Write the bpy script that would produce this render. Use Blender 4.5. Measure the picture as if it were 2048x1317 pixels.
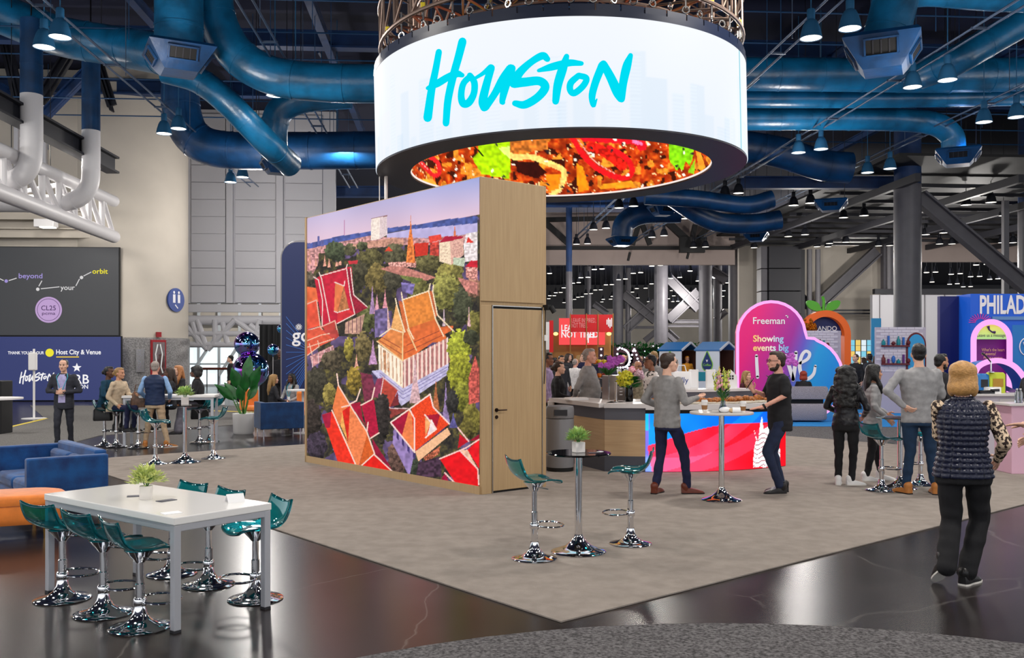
import bpy, bmesh, math, random
import numpy as np
from mathutils import Vector, Matrix, Euler, noise
from mathutils.geometry import tessellate_polygon

for o in list(bpy.data.objects): bpy.data.objects.remove(o)
SC = bpy.context.scene
COL = bpy.data.collections.new('build')     # linked to the scene at the end, so helper evaluations stay quick
R = math.radians
random.seed(7)

# ------------------------------------------------------------------ camera
F, CX, HY, CH = 1850.0, 1024.0, 709.0, 1.8      # focal length in px, principal x, horizon y, eye height
cam = bpy.data.cameras.new('camera'); camo = bpy.data.objects.new('camera', cam); COL.objects.link(camo)
cam.sensor_width = 36; cam.lens = F / 2048 * 36
cam.shift_y = (HY - 658.5) / 2048
cam.clip_end = 600
camo.location = (0, 0, CH); camo.rotation_euler = (R(90), 0, 0)
SC.camera = camo
SC.view_settings.view_transform = 'Standard'
SC.view_settings.look = 'None'
SC.view_settings.gamma = 1
SC.view_settings.use_curve_mapping = False
EXPO = 0.5; EXF = 2**EXPO
SC.view_settings.exposure = EXPO

# ------------------------------------------------------------------ world + hall lighting
wd = bpy.data.worlds.new('hall_ambient'); SC.world = wd; wd.use_nodes = True
wd.node_tree.nodes['Background'].inputs[0].default_value = (0.93, 0.96, 1.0, 1)
wd.node_tree.nodes['Background'].inputs[1].default_value = 1.0
def area(x, y, z, size, power, col=(1, .95, .88)):
    l = bpy.data.lights.new('high_bay_row', 'AREA'); l.shape = 'DISK'; l.size = size; l.energy = power; l.color = col
    o = bpy.data.objects.new('high_bay_row', l); o.location = (x, y, z); COL.objects.link(o); return o
for gx in (-15.5, -5.5, 4.5, 14.5):
    for gy in (-3, 5, 13, 21, 30):
        area(gx, gy, 8.45, .9, 230)
def bulb(x, y, z, power, r=.35):            # fill points added to brighten walls, ducts, ceiling and far bays
    l = bpy.data.lights.new('hall_fill', 'POINT'); l.shadow_soft_size = r; l.energy = power; l.color = (1, .95, .9)
    o = bpy.data.objects.new('hall_fill', l); o.location = (x, y, z); COL.objects.link(o)
for gx in (-17, -8, 9, 18):
    for gy in (10, 20, 29): bulb(gx, gy, 7.2, 170)
bulb(-16, 33, 6.2, 60); bulb(-10, 36, 7.0, 420)
for gx in (-14, -4, 6, 15, 24, 34): bulb(gx, 48, 6.6, 520, .2)
for gx in (2, 16, 30, 44): bulb(gx, 80, 7.0, 1900, .3)
for p_ in ((6,52,5.5,500),(22,52,5.5,500),(8,72,6.5,1600),(26,72,6.5,1600),(22,112,7,4000)): bulb(*p_)

# ------------------------------------------------------------------ placement helpers (metres, z up, camera looks along +y)
def G(px, py):
    d = F * CH / (py - HY); return Vector(((px - CX) * d / F, d, 0))
def W(px, py, d): return Vector(((px - CX) * d / F, d, CH + (HY - py) * d / F))
def WZ(px, py, z): return W(px, py, F * (z - CH) / (HY - py))
BR = R(3.8)                                    # hall axes, slightly turned from the view axis
def rot2(p, a): c, s = math.cos(a), math.sin(a); return (p[0]*c - p[1]*s, p[0]*s + p[1]*c)
BOOTH = R(40)                                  # exhibition stand axes
V2 = Vector((math.cos(BOOTH), math.sin(BOOTH), 0)); U2 = Vector((-math.sin(BOOTH), math.cos(BOOTH), 0))

def lin(c):
    if isinstance(c, str): c = tuple(int(c[i:i+2], 16) for i in (0, 2, 4))
    return tuple(((x/255)/12.92 if x/255 <= .04045 else ((x/255+.055)/1.055)**2.4) for x in c[:3])

MATS = {}
def mat(name, col=(128,128,128), rough=.5, metal=0, emit=None, es=1, trans=0, ior=1.45, noise_=None, bump=None, coat=0, sheen=0, alpha=1, spec=None, coords='Object', col2=None):
    """principled material; noise_=(scale, amount) mottles the colour, col2 mixes a second colour by that noise, bump=(scale, strength)"""
    if name in MATS: return MATS[name]
    m = bpy.data.materials.new(name); m.use_nodes = True
    nt = m.node_tree; b = nt.nodes['Principled BSDF']
    c = lin(col)
    b.inputs['Base Color'].default_value = (*c, 1)
    b.inputs['Roughness'].default_value = rough; b.inputs['Metallic'].default_value = metal
    b.inputs['IOR'].default_value = ior
    if trans: b.inputs['Transmission Weight'].default_value = trans
    if coat: b.inputs['Coat Weight'].default_value = coat; b.inputs['Coat Roughness'].default_value = .08
    if sheen: b.inputs['Sheen Weight'].default_value = sheen; b.inputs['Sheen Roughness'].default_value = .4
    if spec is not None: b.inputs['Specular IOR Level'].default_value = spec
    if alpha < 1: b.inputs['Alpha'].default_value = alpha
    if emit is not None:
        b.inputs['Emission Color'].default_value = (*lin(emit), 1); b.inputs['Emission Strength'].default_value = es/EXF
    tc = None
    if noise_ or bump:
        tc = nt.nodes.new('ShaderNodeTexCoord')
    if noise_:
        n = nt.nodes.new('ShaderNodeTexNoise'); n.inputs['Scale'].default_value = noise_[0]; n.inputs['Detail'].default_value = 4
        nt.links.new(tc.outputs[coords], n.inputs['Vector'])
        mx = nt.nodes.new('ShaderNodeMix'); mx.data_type = 'RGBA'
        rp = nt.nodes.new('ShaderNodeMapRange'); rp.inputs[1].default_value = .35; rp.inputs[2].default_value = .65
        nt.links.new(n.outputs['Fac'], rp.inputs[0]); nt.links.new(rp.outputs[0], mx.inputs['Factor'])
        a = noise_[1]
        if col2 is not None: lo, hi = c, lin(col2)
        else: lo, hi = tuple(x*(1-a) for x in c), tuple(min(1, x*(1+a)) for x in c)
        mx.inputs['A'].default_value = (*lo, 1); mx.inputs['B'].default_value = (*hi, 1)
        nt.links.new(mx.outputs['Result'], b.inputs['Base Color'])
    if bump:
        n2 = nt.nodes.new('ShaderNodeTexNoise'); n2.inputs['Scale'].default_value = bump[0]; n2.inputs['Detail'].default_value = 5
        nt.links.new(tc.outputs[coords], n2.inputs['Vector'])
        bp = nt.nodes.new('ShaderNodeBump'); bp.inputs['Strength'].default_value = bump[1]; bp.inputs['Distance'].default_value = .02
        nt.links.new(n2.outputs['Fac'], bp.inputs['Height']); nt.links.new(bp.outputs['Normal'], b.inputs['Normal'])
    MATS[name] = m; return m
def glow(name, col, es=1.0):
    if name in MATS: return MATS[name]
    m = bpy.data.materials.new(name); m.use_nodes = True; nt = m.node_tree
    nt.nodes.remove(nt.nodes['Principled BSDF']); e = nt.nodes.new('ShaderNodeEmission')
    e.inputs[0].default_value = (*lin(col), 1); e.inputs[1].default_value = es/EXF
    nt.links.new(e.outputs[0], nt.nodes['Material Output'].inputs[0]); MATS[name] = m; return m
def screen_mat(name, es=1.0):
    """a lit screen whose picture is the mesh colour attribute 'pix'"""
    m = bpy.data.materials.new(name); m.use_nodes = True; nt = m.node_tree; b = nt.nodes['Principled BSDF']
    a = nt.nodes.new('ShaderNodeVertexColor'); a.layer_name = 'pix'
    b.inputs['Base Color'].default_value = (.004, .004, .004, 1); b.inputs['Roughness'].default_value = .6; b.inputs['Specular IOR Level'].default_value = .08
    nt.links.new(a.outputs[0], b.inputs['Emission Color']); b.inputs['Emission Strength'].default_value = es/EXF
    MATS[name] = m; return m
def vcol_mat(name, rough=.6):
    m = bpy.data.materials.new(name); m.use_nodes = True; nt = m.node_tree; b = nt.nodes['Principled BSDF']
    a = nt.nodes.new('ShaderNodeVertexColor'); a.layer_name = 'pix'
    nt.links.new(a.outputs[0], b.inputs['Base Color']); b.inputs['Roughness'].default_value = rough
    MATS[name] = m; return m

# ------------------------------------------------------------------ mesh builder
class MB:
    def __init__(s): s.v = []; s.f = []
    def add(s, vs, fs):
        o = len(s.v); s.v.extend(tuple(p) for p in vs); s.f.extend([tuple(i+o for i in f) for f in fs]); return s
    def box(s, c, size, rz=0, M=None, top=None):
        x, y, z = size[0]/2, size[1]/2, size[2]/2; k = top or (1, 1)
        vs = [Vector(p) for p in ((-x,-y,-z),(x,-y,-z),(x,y,-z),(-x,y,-z),(-x*k[0],-y*k[1],z),(x*k[0],-y*k[1],z),(x*k[0],y*k[1],z),(-x*k[0],y*k[1],z))]
        if M is None: M = Matrix.Rotation(rz, 3, 'Z')
        c = Vector(c); vs = [M @ p + c for p in vs]
        return s.add(vs, [(0,3,2,1),(4,5,6,7),(0,1,5,4),(1,2,6,5),(2,3,7,6),(3,0,4,7)])
    def bar(s, a, b, w, h=None, up=(0,0,1)):
        a, b = Vector(a), Vector(b); d = b - a; L = d.length; d.normalize(); u = Vector(up)
        if abs(d.dot(u)) > .99: u = Vector((0,1,0))
        x = d.cross(u).normalized(); z = x.cross(d)
        return s.box((a+b)/2, (w, L, h or w), M=Matrix((x, d, z)).transposed())
    def rings(s, rings, closed=False, caps=True):
        n = len(rings[0]); o = []; 
        vs = [p for r in rings for p in r]; fs = []
        m = len(rings)
        for i in range(m if closed else m-1):
            a, b = i*n, ((i+1) % m)*n
            for j in range(n): k = (j+1) % n; fs.append((a+j, a+k, b+k, b+j))
        if caps and not closed: fs.append(tuple(range(n-1, -1, -1))); fs.append(tuple(range((m-1)*n, m*n)))
        return s.add(vs, fs)
    def tube(s, path, r, n=10, closed=False, caps=True, flat=1.0, ref=None):
        P = [Vector(p) for p in path]; m = len(P)
        rs = r if isinstance(r, (list, tuple)) else [r]*m
        T = []
        for i in range(m):
            a = P[i-1] if (i or closed) else P[0]; b = P[(i+1) % m] if (i < m-1 or closed) else P[-1]
            T.append((b-a).normalized())
        if ref is not None: u = Vector(ref)
        else: u = Vector((0,0,1)) if abs(T[0].z) < .9 else Vector((0,1,0))
        x = T[0].cross(u).normalized(); rg = []
        for i in range(m):
            x = (x - T[i]*x.dot(T[i])).normalized(); y = T[i].cross(x)
            rg.append([P[i] + x*(rs[i]*math.cos(2*math.pi*j/n)) + y*(rs[i]*flat*math.sin(2*math.pi*j/n)) for j in range(n)])
        return s.rings(rg, closed, caps)
    def lathe(s, prof, n=20, c=(0,0,0), caps=True):
        c = Vector(c); rg = [[c + Vector((r*math.cos(2*math.pi*j/n), r*math.sin(2*math.pi*j/n), z)) for j in range(n)] for r, z in prof]
        return s.rings(rg, False, caps)
    def cyl(s, c, r, h, n=20): return s.lathe([(r,0),(r,h)], n, c)
    def ext(s, pts, t, M=None):
        """polygon in XY pushed along z by t, placed by matrix M"""
        M = M or Matrix.Identity(4); n = len(pts)
        A = [M @ Vector((p[0], p[1], 0)) for p in pts]; B = [M @ Vector((p[0], p[1], t)) for p in pts]
        tris = tessellate_polygon([[Vector((p[0], p[1], 0)) for p in pts]])
        fs = [tuple(t_) for t_ in tris] + [tuple(i+n for i in t_) for t_ in tris] + [(j, (j+1) % n, (j+1) % n+n, j+n) for j in range(n)]
        return s.add(A+B, fs)
    def arc(s, ri, ro, z0, z1, a0, a1, n=24, c=(0,0)):
        full = abs(a1-a0) > 2*math.pi-1e-4; rg = []
        for i in range(n if full else n+1):
            a = a0 + (a1-a0)*i/n; ca, sa = math.cos(a), math.sin(a)
            rg.append([Vector((c[0]+ri*ca, c[1]+ri*sa, z0)), Vector((c[0]+ro*ca, c[1]+ro*sa, z0)), Vector((c[0]+ro*ca, c[1]+ro*sa, z1)), Vector((c[0]+ri*ca, c[1]+ri*sa, z1))])
        return s.rings(rg, full, not full)
    def ell(s, c, r, M=None, nu=12, nv=8):
        c = Vector(c); M = M or Matrix.Identity(3); r = r if isinstance(r, (tuple, list)) else (r, r, r)
        vs = [c + M @ Vector((0,0,-r[2]))]; fs = []
        for i in range(1, nv):
            t = -math.pi/2 + math.pi*i/nv
            for j in range(nu):
                a = 2*math.pi*j/nu; vs.append(c + M @ Vector((r[0]*math.cos(t)*math.cos(a), r[1]*math.cos(t)*math.sin(a), r[2]*math.sin(t))))
        vs.append(c + M @ Vector((0,0,r[2]))); L = len(vs)-1
        for j in range(nu):
            k = (j+1) % nu; fs.append((0, 1+k, 1+j)); fs.append((L, L-nu+j, L-nu+k))
            for i in range(nv-2): a = 1+i*nu; fs.append((a+j, a+k, a+nu+k, a+nu+j))
        return s.add(vs, fs)
    def grid(s, fn, nu, nv):
        vs = [fn(i/nu, j/nv) for j in range(nv+1) for i in range(nu+1)]
        fs = [(j*(nu+1)+i, j*(nu+1)+i+1, (j+1)*(nu+1)+i+1, (j+1)*(nu+1)+i) for j in range(nv) for i in range(nu)]
        return s.add(vs, fs)
    def mesh(s, name):
        me = bpy.data.meshes.new(name); me.from_pydata(s.v, [], s.f); me.update(); return me
    def build(s, name, m=None, parent=None, smooth=35, bevel=0, seg=2, fix=False):
        me = s.mesh(name)
        if fix:
            bm = bmesh.new(); bm.from_mesh(me); bmesh.ops.recalc_face_normals(bm, faces=bm.faces); bm.to_mesh(me); bm.free()
        return link(name, me, m, parent, smooth, bevel, seg)
def link(name, me, m=None, parent=None, smooth=35, bevel=0, seg=2):
    if m is not None: me.materials.append(MATS[m] if isinstance(m, str) else m)
    if smooth: me.shade_smooth(); me.set_sharp_from_angle(angle=R(smooth))
    o = bpy.data.objects.new(name, me); COL.objects.link(o)
    if parent is not None: o.parent = parent
    if bevel:
        b = o.modifiers.new('bevel', 'BEVEL'); b.width = bevel; b.segments = seg; b.limit_method = 'ANGLE'; b.angle_limit = R(40)
    return o
def thing(name, label, cat, loc=(0,0,0), rz=0, group=None):
    o = bpy.data.objects.new(name, None); COL.objects.link(o); o.location = loc; o.rotation_euler = (0,0,rz)
    o.empty_display_size = .1
    return tag(o, label, cat, group)
def tag(o, label, cat, group=None, kind=None):
    o['label'] = label; o['category'] = cat
    if group: o['group'] = group
    if kind: o['kind'] = kind
    return o
def struct(o): o['kind'] = 'structure'; return o
def dup(root, loc=None, rz=None, label=None, group=None, parent=None, scale=None):
    r = root.copy(); COL.objects.link(r)
    if parent is not None: r.parent = parent
    if loc is not None: r.location = loc
    if rz is not None: r.rotation_euler[2] = rz
    if scale is not None: r.scale = (scale,)*3
    if label: r['label'] = label
    if group: r['group'] = group
    for ch in root.children: dup(ch, parent=r)
    return r
def bake(mb_or_mesh, voxel, smooth_it=4, fac=.5, jitter=None):
    """fuse overlapping closed shapes into one continuous skin"""
    me = mb_or_mesh.mesh('tmp') if isinstance(mb_or_mesh, MB) else mb_or_mesh
    o = bpy.data.objects.new('tmp', me); SC.collection.objects.link(o)
    r = o.modifiers.new('r', 'REMESH'); r.mode = 'VOXEL'; r.voxel_size = voxel
    if smooth_it: s = o.modifiers.new('s', 'SMOOTH'); s.factor = fac; s.iterations = smooth_it
    dg = bpy.context.evaluated_depsgraph_get()
    out = bpy.data.meshes.new_from_object(o.evaluated_get(dg))
    bpy.data.objects.remove(o); bpy.data.meshes.remove(me)
    if jitter:
        amp, sc, seed = jitter; n = len(out.vertices)
        co = np.empty(n*3, 'f'); out.vertices.foreach_get('co', co); co = co.reshape(-1, 3)
        nm = np.empty(n*3, 'f'); out.vertices.foreach_get('normal', nm); nm = nm.reshape(-1, 3)
        for i in range(n):
            p = co[i]; q = Vector((p[0]*sc[0]+seed, p[1]*sc[1]+seed*2, p[2]*sc[2]))
            co[i] += nm[i] * (amp*noise.noise(q))
        out.vertices.foreach_set('co', co.ravel()); out.update()
    return out
def text2d(body, size, bold=0.0, align='CENTER', spacing=1.0):
    """flat letter shapes: (list of (x, y), faces)"""
    c = bpy.data.curves.new('t', 'FONT'); c.body = body; c.size = size; c.align_x = align; c.offset = bold*size; c.resolution_u = 3
    c.space_character = spacing
    o = bpy.data.objects.new('t', c); SC.collection.objects.link(o); dg = bpy.context.evaluated_depsgraph_get()
    me = bpy.data.meshes.new_from_object(o.evaluated_get(dg))
    vs = [(v.co.x, v.co.y) for v in me.vertices]; fs = [tuple(p.vertices) for p in me.polygons]
    bpy.data.objects.remove(o); bpy.data.meshes.remove(me); bpy.data.curves.remove(c)
    return vs, fs
def letters(mb, body, size, M, bold=0.0, align='CENTER', xs=1.0, spacing=1.0, fit=None):
    vs, fs = text2d(body, size, bold, align, spacing)
    if fit: xs = fit/(max(v[0] for v in vs)-min(v[0] for v in vs))
    return mb.add([M @ Vector((x*xs, y, 0)) for x, y in vs], fs)
def face_cam(p, rz=0):
    """plane whose x runs right, y runs up and whose normal looks back to -y, turned by rz"""
    return Matrix.Translation(p) @ Matrix.Rotation(rz, 4, 'Z') @ Matrix.Rotation(R(90), 4, 'X')
def spline(pts, k=6):
    """Catmull-Rom through points of any dimension"""
    P = [np.array(p, float) for p in pts]; P = [2*P[0]-P[1]] + P + [2*P[-1]-P[-2]]; out = []
    for i in range(1, len(P)-2):
        a, b, c, d = P[i-1:i+3]
        for j in range(k):
            t = j/k; out.append(.5*((2*b)+(c-a)*t+(2*a-5*b+4*c-d)*t*t+(3*b-a-3*c+d)*t**3))
    out.append(P[-2]); return out
def stroke2d(pts, k=6, cap=4):
    """brush stroke: points (x, y, width) -> filled strip (verts, faces)"""
    S = spline(pts, k); n = len(S); vs = []; fs = []
    for i, q in enumerate(S):
        a, b = S[max(i-1,0)], S[min(i+1,n-1)]; t = np.array([b[0]-a[0], b[1]-a[1]]); t = t/(np.linalg.norm(t)+1e-9); nn = np.array([-t[1], t[0]])
        h = q[2]/2; vs.append((q[0]+nn[0]*h, q[1]+nn[1]*h)); vs.append((q[0]-nn[0]*h, q[1]-nn[1]*h))
        if i: fs.append((2*i-2, 2*i-1, 2*i+1, 2*i))
    for q, d in ((S[0], -1), (S[-1], 1)):
        o = len(vs); vs.append((q[0], q[1]))
        for j in range(12): a = 2*math.pi*j/12; vs.append((q[0]+q[2]/2*.97*math.cos(a), q[1]+q[2]/2*.97*math.sin(a)))
        for j in range(12): fs.append((o, o+1+j, o+1+(j+1) % 12))
    return vs, fs
# ---- picture painting on a screen's own vertices (numpy arrays of photo-plane coordinates) ----
def pip(X, Y, poly):
    c = np.zeros(X.shape, bool); n = len(poly); j = n-1
    for i in range(n):
        xi, yi = poly[i]; xj, yj = poly[j]
        if yi != yj: c ^= ((yi > Y) != (yj > Y)) & (X < (xj-xi)*(Y-yi)/(yj-yi)+xi)
        j = i
    return c
def seg_dist(X, Y, pts):
    D = np.full(X.shape, 1e9)
    for (x0,y0),(x1,y1) in zip(pts[:-1], pts[1:]):
        dx, dy = x1-x0, y1-y0; L = dx*dx+dy*dy+1e-9; t = np.clip(((X-x0)*dx+(Y-y0)*dy)/L, 0, 1)
        D = np.minimum(D, np.hypot(X-x0-t*dx, Y-y0-t*dy))
    return D
def vnoise(X, Y, s, seed=0):
    """cheap value noise in [0,1]"""
    x, y = X/s+seed*17.3, Y/s+seed*9.1; xi, yi = np.floor(x), np.floor(y); fx, fy = x-xi, y-yi
    h = lambda a, b: np.modf(np.abs(np.sin(a*127.1+b*311.7+seed)*43758.5453))[0]
    fx = fx*fx*(3-2*fx); fy = fy*fy*(3-2*fy)
    return (h(xi,yi)*(1-fx)+h(xi+1,yi)*fx)*(1-fy)+(h(xi,yi+1)*(1-fx)+h(xi+1,yi+1)*fx)*fy
def set_pix(me, rgb):
    """rgb: (n,3) 0-255 display values -> linear float colour attribute"""
    c = np.clip(rgb, 0, 255)/255.; l = np.where(c <= .04045, c/12.92, ((c+.055)/1.055)**2.4)
    at = me.color_attributes.new('pix', 'FLOAT_COLOR', 'POINT'); a = np.ones((len(me.vertices), 4), 'f'); a[:, :3] = l
    at.data.foreach_set('color', a.ravel())
# ------------------------------------------------------------------ materials
mat('navy_deck', (8,16,46), .9)
mat('beam_blue', (9,46,92), .55, noise_=(1.5,.25))
mat('beam_dark', (9,12,26), .6)
mat('duct_blue', (12,98,142), .32, noise_=(1.6,.35), bump=(9,.35), spec=.8)
mat('duct_deep', (8,58,102), .38, noise_=(1.6,.35), bump=(9,.3), spec=.7)
mat('pipe_white', (214,212,214), .45, bump=(10,.2))
mat('cream', (194,186,174), .75, noise_=(.6,.05))
mat('band_tan', (152,138,132), .8, noise_=(.5,.06))
mat('panel_white', (208,207,212), .55)
mat('steel_grey', (86,84,90), .45, noise_=(2,.08))
mat('steel_pale', (120,118,122), .45)  # paler grey steel for strips, joints, pipes and edges
mat('steel_dark', (40,40,46), .5)
mat('black', (12,12,14), .6)
mat('black_gloss', (10,10,12), .12)
mat('chrome', (225,225,228), .06, 1)
mat('alu', (176,178,184), .3, 1)
mat('steel_brushed', (190,188,186), .25, 1)
mat('white', (232,230,230), .4)
mat('white_gloss', (236,235,234), .12, coat=.4)
mat('concrete_gloss', (38,33,33), .24, noise_=(.9,.35), bump=(2.5,.01), spec=.3)
mat('carpet_beige', (152,143,136), .95, noise_=(5.5,.09), bump=(160,.6), spec=.1)
mat('carpet_grey', (118,116,114), .95, noise_=(70,.38), bump=(170,.6), spec=.1)
mat('carpet_dark', (98,96,98), .95, noise_=(48,.55), bump=(150,.6), spec=.1)
mat('carpet_blue', (48,128,196), .9, noise_=(30,.1), spec=.1)
mat('tape_yellow', (222,196,60), .6)
mat('granite', (128,126,126), .35, noise_=(22,.45))
mat('lamp_white', (255,250,238), emit=(255,247,232), es=3.0)
mat('lamp_bell', (40,92,130), .4)
mat('lamp_bell_dark', (22,24,32), .5)

def wood_mat(name, a, b, scale=(14,14,.55), rough=.5):
    m = mat(name, a, rough); nt = m.node_tree; bs = nt.nodes['Principled BSDF']
    tc = nt.nodes.new('ShaderNodeTexCoord'); mp = nt.nodes.new('ShaderNodeMapping'); mp.inputs['Scale'].default_value = scale
    n = nt.nodes.new('ShaderNodeTexNoise'); n.inputs['Scale'].default_value = 3; n.inputs['Detail'].default_value = 6
    mx = nt.nodes.new('ShaderNodeMix'); mx.data_type = 'RGBA'
    mx.inputs['A'].default_value = (*lin(a), 1); mx.inputs['B'].default_value = (*lin(b), 1)
    nt.links.new(tc.outputs['Object'], mp.inputs[0]); nt.links.new(mp.outputs[0], n.inputs['Vector'])
    nt.links.new(n.outputs['Fac'], mx.inputs['Factor']); nt.links.new(mx.outputs['Result'], bs.inputs['Base Color'])
    return m
wood_mat('oak', (164,134,96), (194,166,126))
wood_mat('oak_flat', (176,142,104), (208,178,138), (.6,.6,14))
# hairline cracks in the polished concrete
m = MATS['concrete_gloss']; nt = m.node_tree; bs = nt.nodes['Principled BSDF']
tc = nt.nodes.new('ShaderNodeTexCoord'); wn = nt.nodes.new('ShaderNodeTexNoise'); wn.inputs['Scale'].default_value = .7; wn.inputs['Detail'].default_value = 5
va = nt.nodes.new('ShaderNodeVectorMath'); va.operation = 'MULTIPLY_ADD'; va.inputs[1].default_value = (.9,.9,0)
nt.links.new(tc.outputs['Object'], wn.inputs['Vector']); nt.links.new(wn.outputs['Color'], va.inputs[0]); nt.links.new(tc.outputs['Object'], va.inputs[2])
vo = nt.nodes.new('ShaderNodeTexVoronoi'); vo.feature = 'DISTANCE_TO_EDGE'; vo.inputs['Scale'].default_value = .36; nt.links.new(va.outputs[0], vo.inputs['Vector'])
rp = nt.nodes.new('ShaderNodeMapRange'); rp.inputs[1].default_value = 0; rp.inputs[2].default_value = .004; rp.inputs[3].default_value = .4; rp.inputs[4].default_value = 0
nt.links.new(vo.outputs['Distance'], rp.inputs[0])
old = bs.inputs['Base Color'].links[0].from_socket; mx = nt.nodes.new('ShaderNodeMix'); mx.data_type = 'RGBA'
nt.links.new(rp.outputs[0], mx.inputs['Factor']); nt.links.new(old, mx.inputs['A']); mx.inputs['B'].default_value = (.16,.15,.14,1); nt.links.new(mx.outputs['Result'], bs.inputs['Base Color'])

# ------------------------------------------------------------------ floor and carpets
def flat(name, pts, z, m, t=.01):
    mb = MB(); mb.ext([(p[0], p[1]) for p in pts], t, Matrix.Translation((0,0,z-t))); return mb.build(name, m, smooth=0, fix=True)
struct(flat('floor', [(-70,-12),(110,-12),(110,175),(-70,175)], 0, 'concrete_gloss', .1))
C0 = G(1122,1247)
c = [C0, C0+V2*13.4, C0+V2*13.4+U2*12.2, C0+U2*12.2]
tag(flat('carpet', c, .012, 'carpet_beige'), 'large beige carpet under the stand with the picture wall', 'carpet')
b0 = C0+V2*13.45-U2*14; b1 = C0+V2*13.45+U2*12.2
tag(flat('carpet', [b0, b0+V2*45, b1+V2*45, b1], .006, 'carpet_dark'), 'dark grey aisle carpet between the stand and the far booths', 'carpet')
p = [G(1375,852), G(1860,856), G(1900,792), G(1375,792)]
tag(flat('carpet', p, .016, 'carpet_blue'), 'bright blue carpet in front of the pink and blue booth sign', 'carpet')
tag(flat('carpet', [(1.35+4.0*math.cos(i/64*2*math.pi), 2.15+4.0*math.sin(i/64*2*math.pi)) for i in range(64)], .012, 'carpet_dark'), 'round speckled dark grey carpet nearest the camera', 'carpet')
p = [G(-420,985), G(100,899), G(200,872), G(476,850), G(700,838), G(700,812), G(60,812), G(90,838), G(0,858), G(-420,895)]
tag(flat('carpet', p, .008, 'carpet_grey'), 'speckled grey aisle carpet behind the man in the dark suit', 'carpet')
def strip(a, b, w, lab):
    a, b = Vector(a), Vector(b); d = (b-a).normalized(); n = Vector((-d.y, d.x, 0))*w/2
    tag(flat('floor_tape', [a-n, b-n, b+n, a+n], .014, 'tape_yellow', .004), lab, 'tape')
strip(G(-60,874), G(92,838.5), .12, 'yellow tape on the carpet edge beside the white stand post')
strip(G(88,902), G(112,896), .14, 'short yellow tape by the feet of the suited man')
strip(G(400,822), G(520,826), .2, 'yellow floor tape beyond the seated group near the leafy plant')

# ------------------------------------------------------------------ hall shell
def bbox(name, c, size, m, rz=BR, parent=None, bevel=0):
    o = MB().box((0,0,0), size).build(name, m, parent, 0, bevel); o.location = c; o.rotation_euler = (0,0,rz); return o
cl = MB().box((12,70,13.15), (190,200,.2)).build('ceiling', 'navy_deck', None, 0); struct(cl)
# left service wall behind the two screens
p = W(90,709,36.6); wl = struct(bbox('wall_left', (p.x-6, p.y-.4, 6.5), (18,.5,13), 'cream'))
# round corner pier
p = W(262,709,38.2); pier = MB().lathe([(2.24,2.4),(2.24,13)], 48).build('wall_corner', 'cream'); pier.location = (p.x, p.y, 0); struct(pier)
g = MB().lathe([(2.3,0),(2.3,2.42),(2.24,2.46)], 48).build('granite_base', 'granite', pier)
MB().box((-.62,-2.33,1.2),(.34,.2,2.4)).build('corner_guard', 'black', pier, 0)
MB().box((-.40,-2.36,1.2),(.06,.1,2.3)).build('edge_strip', 'steel_pale', pier, 0)
MB().box((1.2,-2.06,1.55),(.3,.06,.9), R(30)).build('call_panel', 'steel_brushed', pier, 0)
# panelled wall to the right of the pier
dW = 42.0
pw = thing('wall_back', 'x', 'x', W(377,709,dW) - Vector((0,0,CH)), BR); del pw['label'], pw['category']; struct(pw)
xl = lambda px: (px-377)*dW/F
MB().box((xl(500),.6,8.6),(7.5,.3,8.9)).build('backing', 'panel_white', pw, 0)
cols = [(377,446),(464,546),(564,640)]; pm = None
for a, b in cols:
    w = xl(b)-xl(a); me = MB().box((0,0,0),(w-.03,.12,.76)).mesh('panel')
    for k in range(11):
        o = link('panel', me if k == 0 else me, None if k else 'panel_white', pw, 0, .012); o.location = ((xl(a)+xl(b))/2, .42, 4.56+k*.79)
for a in (455,555):
    MB().box((xl(a),.36,8.6),(.3,.3,8.9)).build('pilaster', 'panel_white', pw, 0, .02)
MB().tube([(xl(360),.1,3.35),(xl(640),.1,3.35)], .22, 14).build('soffit_pipe', 'panel_white', pw)
MB().box((xl(500),.2,3.9),(7.5,.5,.35)).build('soffit', 'panel_white', pw, 0)
# truss and daylit glazing below it
for a, b in (((372,652),(415,700)),((415,700),(470,640)),((470,640),(540,690)),((372,690),(640,690)),((430,640),(430,690)),((395,640),(412,695)),((500,650),(560,700)),((520,640),(505,690)),((372,668),(640,668)),((385,645),(398,690)),((455,690),(445,645))):
    pa, pb = W(*a,dW), W(*b,dW); o = MB().tube([pa-pw.location, pb-pw.location], .13, 10).build('truss_member', 'panel_white', pw); o.rotation_euler = (0,0,-BR)
gz = thing('window_1', 'x', 'x', W(430,709,52)-Vector((0,0,CH)), 0); del gz['label'], gz['category']; struct(gz)
mat('daylight', (232,240,244), emit=(226,238,242), es=.95)
mat('glass', (220,235,235), .02, trans=1)
mat('frame_white', (205,212,216), .4)
MB().box((0,.3,1.2),(9,.05,2.4)).build('sky_pane', 'daylight', gz, 0); MB().box((0,.3,3.7),(9,.05,2.6)).build('upper_wall', 'cream', gz, 0)
for i in range(7): MB().box((-3.2+i*1.15,-.05,2.4),(.14,.14,4.9)).build('mullion', 'frame_white', gz, 0)
for z in (.06,1.25,2.45,3.6,4.8): MB().box((.25,-.02,z),(8,.1,.1)).build('transom', 'frame_white', gz, 0)
for i in range(4): MB().tube([(-2.9+i*1.6,-.3,.6),(-1.6+i*1.6,-.3,2.6)], .09, 8).build('brace', 'frame_white', gz)
MB().tube([(-1.6,-2.4,0),(-1.6,-2.4,4.6)],.36,16).build('round_post', 'frame_white', gz)

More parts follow.
